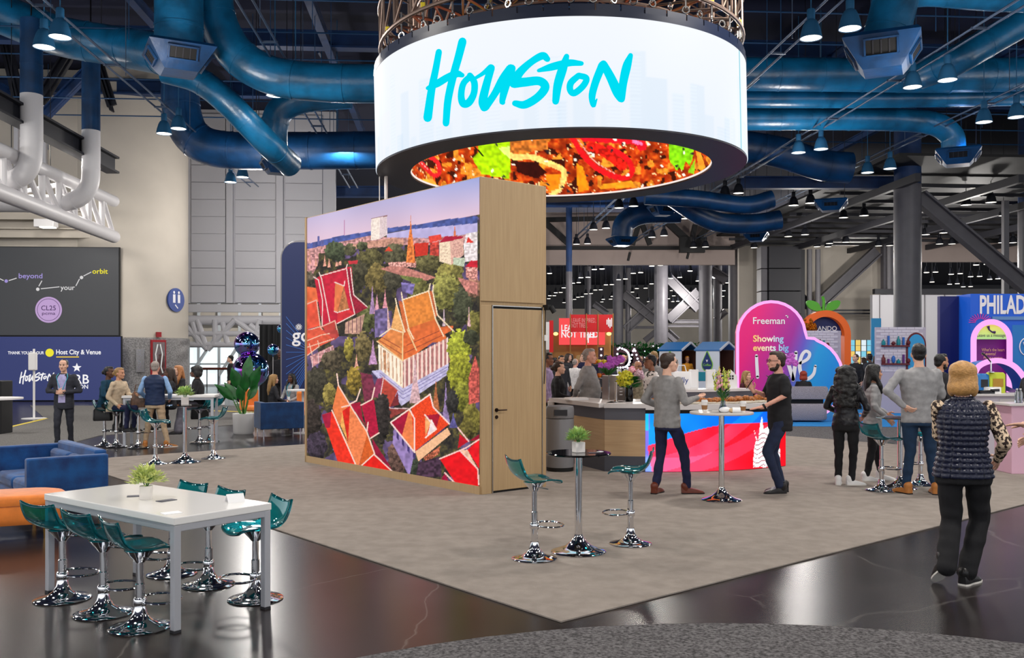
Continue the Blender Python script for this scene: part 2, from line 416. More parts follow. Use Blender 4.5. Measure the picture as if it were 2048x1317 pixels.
# back wall of this hall: tan band, dark truss, openings to the next hall
dB = 60.0
def at(px, py, d=dB): return W(px, py, d)
def panel(name, x0, x1, y0, y1, d, m, t=.4, parent=None):
    a, b = W(x0,y1,d), W(x1,y0,d); o = MB().box((0,0,0),(b.x-a.x, t, b.z-a.z)).build(name, m, parent, 0); o.location = ((a.x+b.x)/2, d+t/2, (a.z+b.z)/2); return o
struct(panel('wall_header', 1050, 1470, 425, 530, 60, 'band_tan'))
struct(panel('trim_1', 1050, 1475, 493, 499, 59.6, 'black'))
struct(panel('wall_right_header', 1790, 2120, 470, 524, 60, 'band_tan'))
struct(panel('wall_cream', 1478, 1770, 492, 800, 62, 'cream'))
o = struct(panel('wall_right_low', 1745, 2250, 590, 850, 58, 'panel_white'))
for px in (1760,1850,1890,1945,2010): panel('panel_joint', px-.4, px+.4, 590, 850, 57.9, 'steel_pale', .1, None).parent = None
for ob in [x for x in COL.objects if x.name.startswith('panel_joint')]:
    ob.parent = o; ob.location -= o.location
struct(panel('trim_2', 1750, 2250, 578, 588, 57.6, 'steel_dark'))
struct(panel('wall_far', 900, 2400, 560, 800, 150, 'steel_dark', 1)); struct(panel('wall_far_low', 900, 2400, 618, 800, 149, 'cream', .5))
# dark steel truss in front of the header
tr = tag(thing('roof_truss', 'x', 'x', (0,0,0)), 'black steel roof truss crossing the tan wall of the far hall', 'truss')
for a, b, w in (((1090,445),(1140,490),.36),((1285,425),(1265,490),.3),((1275,425),(1300,490),.3),((1330,440),(1375,482),.42),((1390,450),(1384,480),.3),((1420,450),(1392,482),.34),((1085,440),(1480,432),.28)):
    MB().bar(W(*a,59), W(*b,59), w).build('truss_member', 'black', tr, 0)
for a, b in (((1260,505),(1256,522)),((1378,502),(1374,518))): MB().tube([W(*a,58.8),W(*b,58.8)],.08,6).build('hanger', 'black', tr)
MB().box(W(1384,490,58.8),(1.6,.4,1.0)).build('node_plate', 'black', tr, 0)
tr2 = tag(thing('roof_truss', 'x', 'x', (0,0,0)), 'black steel truss above the right tan header by the big column', 'truss')
for a, b, w in (((1975,480),(1990,445),.3),((1990,445),(2003,482),.4),((2003,482),(2015,450),.3),((1960,482),(2060,482),.25)): MB().bar(W(*a,59), W(*b,59), w).build('truss_member', 'black', tr2, 0)

# steel columns with braces
def column(px, d, r, top, lab, zt=None, base=0):
    p = W(px,709,d); t = tag(thing('steel_column','x','x',(p.x,d,0)), lab, 'column')
    z = zt if zt else 13
    MB().lathe([(r,base),(r,z)], 28).build('shaft', 'steel_grey', t)
    if zt: MB().lathe([(r*.98,z),(r*.98,13)], 28).build('upper_shaft', 'beam_blue', t)
    MB().lathe([(r*1.03,2.2),(r*1.03,2.24)], 28).build('joint_band', 'steel_dark', t)
    return t
BK = [0]
def brace(t, a, b, d, w, m='steel_grey'):
    BK[0] += .17; dz_ = Vector((0,BK[0] % .7,0)); A, B = W(*a,d)+dz_, W(*b,d)+dz_; A = A-t.location; B = B-t.location
    MB().bar(A, B, w*.8, w*.14, up=(0,1,0)).build('brace', m, t, 0)
    n = (B-A).normalized().cross(Vector((0,1,0)))*w*.42
    MB().bar(A+n, B+n, w*.14, w*.8, up=(0,1,0)).build('flange', m, t, 0); MB().bar(A-n, B-n, w*.14, w*.8, up=(0,1,0)).build('flange', m, t, 0)
t = column(1815, 38, .535, 0, 'thick round grey steel column left of the blue booth with the white city name', 8.75)
brace(t, (1842,392), (2062,578), 38, .6)
t = column(2058, 44, .48, 0, 'round grey column cut by the right picture edge', 8.9)
MB().box((-1.45,-.6,5.5),(.24,.24,7)).build('drop_post', 'steel_pale', t, 0)
t = column(1472, 64, .52, 0, 'tall grey column directly left of the pink booth sign')
brace(t, (1488,505), (1532,545), 64, .7)
t = column(1411, 74, .53, 0, 'grey column behind the white coffee kiosk', None)
brace(t, (1424,540), (1456,560), 74, .8); brace(t, (1435,640), (1456,622), 74, .5)
MB().lathe([(.35,0),(.35,11)],20,(1.15,.8,0)).build('pipe', 'steel_grey', t)
t = column(1322, 84, .62, 0, 'grey column above the blue roofed coffee kiosk', None)
brace(t, (1336,556), (1398,618), 84, .9); brace(t, (1338,640), (1398,583), 84, .9); brace(t, (1336,664),(1356,682),84,.7); brace(t,(1336,643),(1400,643),84,.35); brace(t,(1336,652),(1400,652),84,.25)
t = column(1236, 98, .55, 0, 'grey column right of the red booth', None)
brace(t, (1247,588), (1312,641), 98, 1.0); brace(t, (1252,660), (1312,605), 98, 1.0); brace(t,(1250,655),(1312,655),98,.3); brace(t,(1290,682),(1312,664),98,.6)
MB().lathe([(.3,0),(.3,11)],16,(1.15,.6,0)).build('pipe', 'steel_grey', t)
t = column(1176, 118, .42, 0, 'slender far grey column behind the red booth', None)
brace(t, (1188,608), (1216,628), 118, .8)
t = column(1138, 56, .19, 0, 'slim grey post beside the oak end of the picture wall', 6.8)
# rectangular clad pier and pipe pier at the cream wall
p = W(1562,709,60); t = tag(thing('clad_pier','x','x',(p.x,60,0)), 'dark grey panel clad pier right behind the pink booth sign', 'pier')
me = MB().box((0,0,0),(2.1,1.2,1.42)).mesh('cladding_panel'); me2 = MB().box((0,0,0),(.42,1.1,1.42)).mesh('cladding_panel')
for k in range(6):
    o = link('cladding_panel', me, None if k else 'steel_dark', t, 0, .02); o.location = (.1,0,.75+k*1.46)
    o = link('cladding_panel', me2, None if k else 'steel_grey', t, 0, .02); o.location = (-1.2,.1,.75+k*1.46)
brace(t, (1596,585),(1622,612),60,.6,'steel_dark')
p = W(1628,709,60); t = tag(thing('pipe_pier','x','x',(p.x,60,0)), 'pair of grey standpipes behind the orange fruit arch', 'pipe')
for dx in (-.3,.25): MB().tube([(dx,0,0),(dx,0,8.6)],.17,12).build('standpipe', 'steel_pale', t)
MB().box((-.75,.2,4.3),(.35,.3,8.6)).build('channel', 'steel_dark', t, 0)
brace(t, (1640,612),(1762,500),60,.75)
for y in (621,627): brace(t,(1640,y),(1760,y),60,.12,'steel_dark')
p = W(1778,709,60); t = tag(thing('pipe_pier','x','x',(p.x,60,0)), 'grey boxed pier with a pipe left of the thick column', 'pier')
MB().box((.15,.3,6.6),(.95,.5,4.8)).build('casing', 'steel_grey', t, 0); MB().tube([(-.05,-.1,4.2),(-.05,-.1,9)],.13,10).build('pipe', 'steel_pale', t)
# ------------------------------------------------------------------ picture wall
A0 = G(961,991.5); LW, DW_, HW = 4.70, 1.127, 4.07
lw = tag(thing('display_wall','x','x',(A0.x,A0.y,0),BOOTH), 'tall oak-clad display wall with a lit aerial city picture and a plain oak door', 'display wall')
MB().box((DW_/2, LW/2, HW/2),(DW_, LW, HW)).build('cladding', 'oak', lw, 0, .004)
# end face panels: upper panel, door surround
MB().box((DW_/2-.03,-.012,3.27),(DW_-.06-.0,.025,1.58)).build('upper_panel', 'oak', lw, 0, .004)
MB().box((.085,-.012,1.22),(.16,.025,2.42)).build('side_panel', 'oak', lw, 0, .004)
MB().box((1.065,-.012,1.22),(.07,.025,2.42)).build('side_panel', 'oak', lw, 0, .004)
MB().box((.6,-.004,1.22),(.9,.012,2.42)).build('door_recess', 'black', lw, 0)
dr = MB().box((.6,-.016,1.215),(.84,.03,2.35)).build('door', 'oak', lw, 0, .004)
for x in (.173,1.028): MB().box((x,-.02,1.22),(.012,.03,2.42)).build('door_trim', 'steel_brushed', lw, 0)
MB().box((.6,-.02,2.425),(.86,.03,.012)).build('door_trim', 'steel_brushed', lw, 0)
mat('bronze', (58,44,38), .3, .9)
h = MB().lathe([(.026,0),(.026,.012)],14).build('handle_rose', 'bronze', dr); h.rotation_euler = (R(90),0,0); h.location = (.235,-.03,1.08)
MB().tube([(.235,-.045,1.08),(.235,-.075,1.08),(.26,-.08,1.08),(.37,-.08,1.08)],.009,8).build('handle', 'bronze', dr)
h = MB().lathe([(.024,0),(.024,.012)],14).build('lock_rose', 'bronze', dr); h.rotation_euler = (R(90),0,0); h.location = (.235,-.03,.99)
# camera clamp and cable on the far edge
MB().box((1.10,-.05,2.43),(.07,.1,.07)).build('clamp', 'black', lw, 0); MB().tube([(1.12,-.1,2.44),(1.16,-.13,2.36)],.035,10).build('sensor', 'black', lw)
MB().tube([(1.09,-.03,2.4),(1.075,-.035,2.0),(1.085,-.035,1.7),(1.06,-.035,1.4)],.006,6).build('cable', 'black', lw)
MB().box((1.09,-.03,2.02),(.05,.04,.08)).build('wall_sensor', 'white', lw, 0)
# the lit picture
S0, S1, Z0, Z1 = .015, LW-.045, .115, HW-.012; NU, NV = 400, 420
ss = np.linspace(S1, S0, NU+1); zz = np.linspace(Z0, Z1, NV+1); SS, ZZ = np.meshgrid(ss, zz)
DD = A0.y + U2.y*SS; XX = A0.x + U2.x*SS
PX = CX + F*XX/DD; PY = HY - (ZZ-CH)*F/DD
img = np.zeros(PX.shape+(3,))
N = lambda s, k=0: vnoise(PX, PY, s, k)
def put(mask, col, n=None, amp=0):
    c = np.array(col, float); v = np.broadcast_to(c, img.shape)
    if n is not None: v = v*(1+amp*(n[...,None]-.5)*2)
    img[mask] = v[mask]
def z2(*q): return [(600+x/3.992, 350+y/3.992) for x, y in q]
def z3(*q): return [(600+x/3.873, 660+y/3.873) for x, y in q]
def poly(q, col, s=6, amp=.12, k=1): put(pip(PX, PY, q), col, N(s, k), amp)
def line(q, w, col): put(seg_dist(PX, PY, q) < w/2, col)
# sky
hor = 350 + (560 - (PX-600)*3.992*.168)/3.992
t = np.clip((PY-330)/(hor-330+1e-6), 0, 1)[...,None]
img[:] = (1-t)*np.array([142,164,228])+t*np.array([228,196,214])
img += ((N(60,3)-.5)*18)[...,None]
# ground: dark trees with lighter tops
fb = .5*N(8,1)+.3*N(3.5,2)+.2*N(1.6,5)
tree = np.stack([34+88*fb*fb*1.4, 32+82*fb*fb*1.35, 30+34*fb], -1)
purple = np.stack([62+N(8,6)*60, 52+N(8,6)*48, 78+N(8,6)*66], -1)
below = PY > hor
img[below] = np.where((N(26,7)+.25*N(6,2) > .82)[...,None], purple, tree)[below]
poly(z2((30,560),(300,492),(560,452),(700,425),(1000,390),(1200,352),(1420,330),(1420,386),(850,440),(560,485),(40,605)), (78,92,158), 5, .2)
poly(z2((690,470),(860,438),(1420,386),(1420,480),(1000,505),(700,505)), (192,182,226), 8, .06)
poly(z2((30,600),(560,485),(700,500),(1000,505),(1420,470),(1420,560),(860,560),(500,590),(40,640)), (196,142,140), 3, .35)
poly(z2((400,560),(760,500),(830,520),(830,560),(430,590)), (202,148,128), 3, .2)
for x, y, w, h in ((150,490,16,70),(180,520,24,50),(115,540,20,40),(60,545,50,35)): poly(z2((x-w/2,y),(x+w/2,y),(x+w/2,y+h),(x-w/2,y+h)), (98,100,160))
line(z2((357,360),(357,480)), 1, (190,130,170))
poly(z2((572,355),(640,340),(640,512),(568,522)), (250,232,220), 2, .08); poly(z2((640,340),(697,330),(700,478),(640,512)), (226,204,206), 2, .08)
for i in range(5): line(z2((584+i*22,372-i*5),(582+i*24,512-i*7)), .5, (214,190,186))
line(z2((572,352),(698,326)), 1.6, (150,110,110))
poly(z2((40,640),(60,620),(110,640),(150,620),(150,700),(110,790),(40,760)), (196,140,140), 3, .4)
for x, y, h in ((78,590,120),(200,630,100),(235,650,90),(297,640,90),(322,610,110),(130,640,90)): poly(z2((x-13,y+h),(x-4,y+h*.45),(x,y),(x+4,y+h*.45),(x+13,y+h)), (226,160,140), 3, .2)
# tree masses
def trees(cx, cy, rx, ry, col, k=1):
    a, b = z2((cx,cy))[0]; rx /= 3.992; ry /= 3.992
    d = ((PX-a)/rx)**2+((PY-b)/ry)**2 + (N(4,k)-.5)*.7
    fb_ = .45*N(5,k+3)+.33*N(2.4,k+4)+.22*N(1.3,k+5); lit = .30+1.35*fb_ - .26*np.clip((PY-b)/ry, -1, 1) - .1*np.clip((PX-a)/rx,-1,1)
    img[d < 1] = (np.array(col)*lit[...,None])[d < 1]
for a in ((290,610,90,80,(70,78,56)),(400,600,50,50,(86,84,60)),(500,570,45,40,(80,82,58)),(560,680,110,90,(92,86,54)),(760,640,90,90,(88,84,62)),(470,800,90,120,(70,66,50)),(620,830,90,120,(112,98,58)),(750,830,80,90,(74,70,56)),(960,920,90,90,(106,102,58)),(1030,700,110,80,(98,92,58)),(1200,800,110,110,(124,116,62)),(1170,940,110,150,(128,124,66)),(1300,1050,80,150,(70,72,54)),(650,1200,70,110,(74,72,52)),(540,1150,60,100,(90,92,56)),(1390,900,60,80,(150,110,90)),(80,850,60,70,(88,78,66)),(1390,1200,60,120,(104,98,52))): trees(*a)
poly(z2((640,750),(770,715),(1090,820),(1010,845),(800,800)), (196,128,116), 3, .2); poly(z2((800,800),(990,830),(930,870),(820,830)), (112,120,66), 3, .2)
poly(z2((810,860),(920,870),(900,960),(820,930)), (126,112,170), 4, .3); poly(z2((1260,820),(1420,860),(1420,960),(1330,930)), (202,130,120), 3, .25)
poly(z2((700,700),(930,690),(930,740),(720,730)), (214,150,140), 2, .5)
# orange spire and red temples in the town
poly(z2((887,318),(893,430),(905,520),(925,705),(850,700),(866,520),(880,430)), (238,128,62), 3, .3)
poly(z2((915,548),(1028,540),(1022,640),(925,655)), (212,54,40), 3, .1); poly(z2((1028,490),(1128,474),(1136,515),(1040,545)), (230,72,58), 3, .1); poly(z2((1040,545),(1110,530),(1110,650),(1040,640)), (196,70,58), 3, .3)
poly(z2((680,610),(712,572),(745,610)), (222,72,48)); poly(z2((385,690),(465,680),(460,710),(395,715)), (206,56,66))
poly(z2((1115,545),(1200,525),(1210,720),(1115,690)), (246,220,190), 2, .1); poly(z2((1200,525),(1305,500),(1310,640),(1210,720)), (226,176,160), 2, .12)
for i in range(5): line(z2((1130,575+i*25),(1185,572+i*27)), .7, (200,160,140)); 
for i in range(5): line(z2((1222,560+i*26),(1300,535+i*24)), .7, (186,130,126))
poly(z2((1115,545),(1160,490),(1308,490),(1302,505),(1200,530)), (184,30,62)); poly(z2((1228,490),(1238,395),(1250,490)), (220,120,80))
poly(z2((1310,560),(1330,470),(1420,455),(1420,690),(1320,695)), (240,226,226), 3, .2); poly(z2((1330,545),(1345,495),(1390,540)), (226,60,50)); poly(z2((1320,735),(1368,685),(1420,685),(1420,740)), (206,36,54)); poly(z2((1325,740),(1420,740),(1420,850),(1330,820)), (224,150,140), 2, .5)
poly(z2((1225,660),(1320,665),(1315,735),(1225,715)), (196,206,180), 2, .15)
# red temple, upper left
poly(z2((45,890),(130,905),(160,1010),(60,1030)), (232,110,66)); poly(z2((120,835),(170,800),(375,738),(415,735),(432,960),(545,1060),(440,1115),(300,1188),(180,1205)), (204,36,62), 5, .1)
poly(z2((380,750),(410,745),(430,965),(400,985)), (150,26,54)); poly(z2((400,985),(430,965),(545,1062),(440,1115)), (156,34,56), 3, .15)
poly(z2((283,860),(352,885),(300,1100),(275,1090)), (236,128,78)); poly(z2((352,885),(395,1075),(300,1105)), (190,120,76), 3, .2); poly(z2((300,1105),(395,1075),(440,1115),(300,1188)), (214,52,60))
for q in (((110,815),(150,840),(182,1000),(180,1205)),((155,780),(175,830),(240,1170)),((172,805),(370,750),(380,715)),((375,750),(405,965),(440,1112)),((405,745),(432,960),(540,1055)),((280,858),(355,888),(360,850)),((300,1188),(440,1115)),((275,1090),(300,1100),(395,1072))): line(z2(*q), 2.0, (244,214,206))
poly(z2((365,1180),(520,1110),(490,1270),(360,1270)), (206,160,140), 4, .2)
for i in range(4): line(z2((390+i*32,1170-i*12),(390+i*32,1260)), 1.4, (120,80,90))
# orange roofs, left edge
for q, c_ in ((((40,1045),(132,1005),(160,1205),(40,1240)),(230,86,62)),(((180,1215),(280,1170),(290,1260),(250,1290)),(196,70,62)),(((40,1250),(160,1215),(240,1317),(40,1340)),(226,88,66))): poly(z2(*q), c_)
for q in (((40,1040),(135,1000),(165,1215),(240,1320)),((40,1250),(165,1212)),((170,1215),(282,1165),(310,1290))): line(z2(*q), 2.2, (240,180,160))
poly(z3((40,0),(170,0),(270,75),(150,130),(40,215)), (226,92,66), 5, .1); poly(z3((170,0),(290,0),(305,50),(270,80)), (190,72,66)); 
for q in (((45,90),(170,40),(230,30)),((45,140),(265,70)),((75,110),(95,190)),((140,85),(150,130)),((45,210),(150,130))): line(z3(*q), 1.8, (244,196,170))
poly(z3((80,205),(260,120),(270,170),(100,290)), (196,140,140), 3, .3)
for i in range(4): line(z3((95+i*48,210-i*24),(100+i*48,290-i*30)), 1.5, (232,200,200))
# stupas
def stupa(cx, cy, h, w, col, Z=z2): poly(Z((cx-w,cy+h),(cx-w*.35,cy+h*.5),(cx,cy),(cx+w*.35,cy+h*.5),(cx+w,cy+h)), col, 3, .2)
stupa(580,870,240,24,(170,136,176)); stupa(617,950,160,26,(226,160,176)); stupa(682,910,200,28,(226,150,160)); stupa(703,1050,220,34,(240,190,180)); stupa(1352,1050,160,14,(226,180,180)); stupa(1152,1030,180,12,(206,180,190))
poly(z2((600,1080),(700,1060),(700,1290),(600,1300)), (120,104,150), 5, .3)
stupa(568,70,200,34,(196,150,190),z3); stupa(440,190,120,20,(236,170,150),z3)
# main temple roofs
poly(z2((820,1000),(1030,930),(1085,1155),(868,1225)), (232,138,62), 4, .12); poly(z2((1035,930),(1062,925),(1098,1120),(1082,1150)), (196,100,60))
poly(z2((770,1035),(840,1255),(728,1232)), (240,176,110), 3, .12); poly(z2((790,1010),(822,1010),(868,1225),(838,1250)), (214,110,62))
poly(z2((868,1225),(1085,1152),(1165,1285),(1180,1330),(860,1360)), (224,112,58), 5, .1); poly(z2((640,1317),(728,1232),(840,1255),(862,1360),(640,1360)), (232,140,80), 5, .1)
poly(z3((598,90),(715,0),(800,0),(797,242)), (230,138,76), 5, .12); poly(z3((797,242),(800,0),(1190,-30),(1185,0),(1105,45),(905,185)), (226,110,58), 5, .12)
for q in (((640,60),(780,140)),((620,85),(790,190)),((830,120),(1080,10)),((815,180),(1110,40))): line(z3(*q), 1.5, (150,70,50))
for q in (((765,990),(775,1040),(840,1255)),((812,940),(822,1000),(870,1230),(910,1310)),((818,1000),(1030,928),(1042,870)),((1030,930),(1085,1152),(1150,1290)),((1068,880),(1062,930),(1100,1120)),((640,1290),(728,1228),(830,1262)),((1100,1120),(1235,1255))): line(z2(*q), 2.4, (250,226,190))
for q in (((835,0),(905,160)),((800,0),(797,240)),((600,90),(797,242),(905,190))): line(z3(*q), 2.4, (246,206,150))
# temple walls with columns, terraces
poly(z3((612,112),(797,244),(800,455),(625,312)), (252,232,206), 5, .06); poly(z3((640,150),(680,170),(690,330),(640,300)), (206,150,110), 4, .3)
for i in range(6): line(z3((612+i*30,118+i*21),(618+i*30,310+i*22)), 2.0, (255,246,226)); line(z3((630+i*30,140+i*21),(634+i*30,310+i*22)), 1.5, (196,140,110))
poly(z3((797,244),(1150,60),(1152,262),(800,462)), (206,150,140), 4, .2)
for i in range(11): line(z3((815+i*33,236-i*17),(815+i*33,450-i*18)), 3.0, (250,226,214)); line(z3((832+i*33,250-i*17),(832+i*33,430-i*18)), 2.2, (168,104,106))
poly(z3((555,320),(625,310),(800,455),(1152,262),(1150,345),(790,590),(740,520)), (196,188,220), 4, .12)
for k in (20,45,75): line(z3((620,320+k*.7),(800,460+k),(1152,268+k*.8)), 1.4, (136,126,176))
poly(z3((470,330),(560,350),(600,520),(500,560)), (120,50,70), 4, .2); poly(z3((600,380),(660,370),(620,540),(560,500)), (150,60,90))
poly(z3((640,370),(760,470),(700,600),(620,540)), (188,72,58), 4, .1); poly(z3((700,600),(760,480),(770,580)), (126,46,52)); poly(z3((620,545),(700,605),(830,620),(700,690)), (140,60,56), 4, .2)
for q in (((650,370),(620,545)),((640,365),(770,470)),((620,545),(705,610),(840,610))): line(z3(*q), 2, (224,190,190))
stupa(895,210,360,44,(212,172,176),z3); stupa(1055,380,240,30,(190,110,70),z3); stupa(1132,400,330,32,(150,126,170),z3); stupa(1190,640,120,34,(96,90,150),z3)
# willow tree
def blob3(cx, cy, rx, ry, col, k=1):
    a, b = z3((cx,cy))[0]; rx /= 3.873; ry /= 3.873
    d = ((PX-a)/rx)**2+((PY-b)/ry)**2 + (N(4,k)-.5)*.6
    fb_ = .45*N(5,k+3)+.33*N(2.4,k+4)+.22*N(1.3,k+5); lit = .30+1.35*fb_ - .26*np.clip((PY-b)/ry, -1, 1) - .1*np.clip((PX-a)/rx,-1,1)
    img[d < 1] = (np.array(col)*lit[...,None])[d < 1]
for a in ((1235,150,90,150,(148,152,52)),(1240,330,95,160,(146,146,48)),(1260,520,70,120,(120,120,46)),(1330,700,70,130,(112,104,48)),(1290,780,60,80,(96,88,44)),(1330,60,60,60,(60,62,46)),(380,150,38,90,(150,136,62)),(490,130,62,110,(110,96,62)),(420,390,60,110,(136,114,50)),(130,430,90,150,(62,58,48)),(230,500,50,90,(130,116,62)),(250,240,80,80,(86,76,60)),(90,700,80,160,(58,50,46)),(130,900,80,110,(62,52,66)),(640,680,60,190,(52,46,44)),(750,1000,70,150,(96,72,64)),(890,1080,50,110,(56,62,50)),(1180,560,50,90,(52,50,48))): blob3(*a)
poly(z3((1310,370),(1360,200),(1390,300),(1390,560),(1310,580)), (196,90,80), 3, .35)
# red roofs at the bottom
poly(z3((255,605),(295,430),(385,575),(300,760)), (240,128,74), 4, .08); poly(z3((172,660),(250,635),(450,1085),(305,1055)), (240,52,34), 4, .1); poly(z3((172,660),(245,640),(235,760),(200,760)), (170,30,62))
poly(z3((385,575),(525,800),(450,1085),(300,760),(375,870)), (242,132,80), 3, .1); poly(z3((330,630),(390,590),(375,870)), (222,40,30)); poly(z3((315,740),(330,640),(372,865)), (246,170,90))
poly(z3((390,575),(470,560),(490,700),(520,760),(470,690)), (170,24,58)); poly(z3((478,585),(575,540),(612,800),(550,840),(520,760)), (182,26,62), 3, .12)
poly(z3((525,800),(580,960),(455,1075)), (216,96,40), 3, .1); poly(z3((575,965),(455,1080),(710,1130),(725,1105)), (232,34,26), 4, .08); poly(z3((560,840),(580,960),(720,1100),(690,1040)), (146,22,56))
for q in (((288,340),(300,430),(385,575),(520,790),(580,960)),((250,625),(450,1082)),((385,578),(440,550),(470,460)),((475,585),(560,540),(580,450)),((455,1075),(575,965),(725,1105)),((325,600),(390,585)),((520,790),(530,720)),((550,840),(614,800))): line(z3(*q), 2.6, (250,212,196))
poly(z3((705,718),(855,620),(890,690),(890,945),(790,830)), (240,130,76), 4, .08); poly(z3((705,718),(845,630),(790,830)), (176,24,60)); poly(z3((865,605),(1005,505),(1040,600),(1158,730),(890,945)), (238,72,34), 2, .14)
poly(z3((970,665),(1090,650),(1060,760)), (170,24,50)); poly(z3((970,680),(1020,700),(975,830)), (244,170,110)); poly(z3((1020,690),(1060,770),(980,840),(1000,780)), (246,226,226))
poly(z3((895,945),(1145,760),(1170,810),(920,1020)), (246,190,146), 3, .06); poly(z3((960,990),(1090,900),(1080,960),(980,1030)), (176,96,70), 2, .5)
poly(z3((730,760),(890,950),(850,1140),(720,880)), (150,126,180), 5, .15)
for i in range(4): poly(z3((750+i*42,790+i*50),(768+i*42,812+i*50),(768+i*42,860+i*50),(750+i*42,838+i*50)), (70,56,110))
for q in (((705,718),(850,615),(890,690),(890,950)),((850,615),(1010,500),(1035,600),(1160,730)),((705,720),(890,950)),((970,660),(1060,770),(975,835))): line(z3(*q), 2.8, (252,220,210))
poly(z3((920,1030),(1090,980),(1100,1140),(900,1140)), (70,48,66), 4, .4)
poly(z3((1085,1000),(1240,935),(1385,1085),(1388,1255),(1240,1235)), (236,20,30), 6, .08); poly(z3((1225,920),(1240,810),(1310,865)), (206,20,40)); poly(z3((1300,930),(1390,850),(1390,1075)), (238,22,34)); poly(z3((1240,935),(1300,930),(1375,1070)), (240,190,160)); poly(z3((1310,865),(1390,810),(1390,850)), (160,18,50)); poly(z3((1085,1180),(1125,1110),(1180,1225),(1130,1205)), (156,20,60))
for q in (((1085,1000),(1290,915),(1390,850)),((1240,935),(1380,1080),(1388,1200)),((1125,1110),(1250,1235)),((1225,760),(1310,865))): line(z3(*q), 2.8, (250,206,196))
poly(z3((960,1185),(985,1160),(1060,1200)), (190,160,200))
mb = MB(); me = bpy.data.meshes.new('screen')
vs = np.stack([np.full(SS.shape, -.006), SS, ZZ], -1).reshape(-1, 3)
idx = np.arange((NU+1)*(NV+1)).reshape(NV+1, NU+1); fs = np.stack([idx[:-1,:-1], idx[:-1,1:], idx[1:,1:], idx[1:,:-1]], -1).reshape(-1, 4)
me.from_pydata(vs.tolist(), [], fs.tolist()); me.update(); set_pix(me, np.clip(img, 0, 255).reshape(-1, 3))
screen_mat('screen_picture', 1.0); link('screen', me, 'screen_picture', lw, 0)
for y0, y1, z0, z1 in ((LW-.045,LW,0,HW),(0,LW,0,.115)): MB().box((-.012,(y0+y1)/2,(z0+z1)/2),(.03,y1-y0,z1-z0)).build('screen_frame', 'oak', lw, 0)

# ------------------------------------------------------------------ hanging ring screen
DD_ = 16.0; Rr, ri = .197*DD_, .160*DD_; DC = W(1120,709,DD_); zb = CH+363*DD_/F; zt = CH+684*(DD_-Rr)/F
hoop = tag(thing('ring_screen','x','x',(DC.x,DC.y,zb)), 'huge hanging ring screen, white outside with a turquoise brush-lettered city name', 'screen')
hoop.rotation_euler = (0, R(-1.15), 0); HH = zt-zb
mat('ring_dark', (34,30,40), .45); mat('ring_navy', (14,26,52), .4)
HM = Matrix.Translation((DC.x,DC.y,zb)) @ Euler(hoop.rotation_euler).to_matrix().to_4x4(); HI = HM.inverted()
def ring_hit(px, py, rad, near=True):
    o = HI @ Vector((0,0,CH)); d = (HI.to_3x3() @ Vector(((px-CX)/F, 1, (HY-py)/F)))
    a = d.x*d.x+d.y*d.y; b = 2*(o.x*d.x+o.y*d.y); c_ = o.x*o.x+o.y*o.y-rad*rad; q = b*b-4*a*c_
    if q < 0: return None
    t = (-b-math.sqrt(q))/(2*a) if near else (-b+math.sqrt(q))/(2*a); return o+d*t
# outer screen: faint skyline on white
NA, NZ = 460, 60; th = np.linspace(0, 2*math.pi, NA+1); zz = np.linspace(.02, HH-.05, NZ+1); TH, ZR = np.meshgrid(th, zz)
sk = np.ones(TH.shape+(3,))*np.array([243,247,253]); ua = (np.degrees(TH)+.0) % 360; h01 = ZR/HH
sk -= (1-h01)[...,None]*np.array([8,5,2])
rs = random.Random(4); a = 0
while a < 360:
    w = rs.uniform(2.5,6); hgt = rs.uniform(.2,.85)*(1 if rs.random() < .8 else .3); tone = rs.uniform(3,12)
    msk = (ua >= a) & (ua < a+w) & (h01 < hgt); sk[msk] -= np.array([tone, tone*.55, tone*.2])
    wm = msk & ((np.floor(ua*5) % 2 == 0) & (np.floor(h01*60) % 2 == 0)); sk[wm] += 4
    a += w*rs.uniform(.8,1.6)
sk[(np.abs(ua-331) < .28)] = (60,196,214)
for a_, h_ in ((205,.45),(340,.35)): m_ = (np.abs(ua-a_) < 5) & (h01 < h_); sk[m_] = sk[m_]*.9+np.array([240,226,220])*.1
vs = np.stack([Rr*np.cos(TH), Rr*np.sin(TH), ZR], -1).reshape(-1,3); idx = np.arange((NA+1)*(NZ+1)).reshape(NZ+1, NA+1)
fs = np.stack([idx[:-1,:-1], idx[:-1,1:], idx[1:,1:], idx[1:,:-1]], -1).reshape(-1,4)
me = bpy.data.meshes.new('outer_screen'); me.from_pydata(vs.tolist(), [], fs.tolist()); me.update(); set_pix(me, sk.reshape(-1,3))
screen_mat('screen_outer', 1.02); link('outer_screen', me, 'screen_outer', hoop, 80)
# inner screen: close-up of a saucy dish
NA, NZ = 620, 60; th = np.linspace(0, 2*math.pi, NA+1); zz = np.linspace(.06, HH-.05, NZ+1); TH, ZR = np.meshgrid(th, zz)
P = np.stack([ri*np.cos(TH), ri*np.sin(TH), ZR, np.ones(TH.shape)], -1) @ np.array(HM).T
PX = CX + F*P[...,0]/P[...,1]; PY = HY - (P[...,2]-CH)*F/P[...,1]
img = np.zeros(PX.shape+(3,))
b_ = N(9,1); c2 = N(4,2); d_ = N(16,8)
img[:] = np.stack([120+150*b_*(.5+c2*.6), 30+110*b_*c2, 8+30*c2*b_], -1)
img[(N(11,5) > .72)] = (60,18,10); mk = (N(13,6) > .7); img[mk] = (np.array([240,140,40])*(.7+.5*c2[...,None]))[mk]
mk = (N(3,9)*N(7,3) > .62); img[mk] = (255,214,150)
def f6(*q): return [(780+x/3.057, 260+y/3.057) for x, y in q]
def fl(q, w, col, am=.15): put(seg_dist(PX, PY, [tuple(p) for p in spline(f6(*q),5)]) < w/2/3.057, col, N(4,2), am)
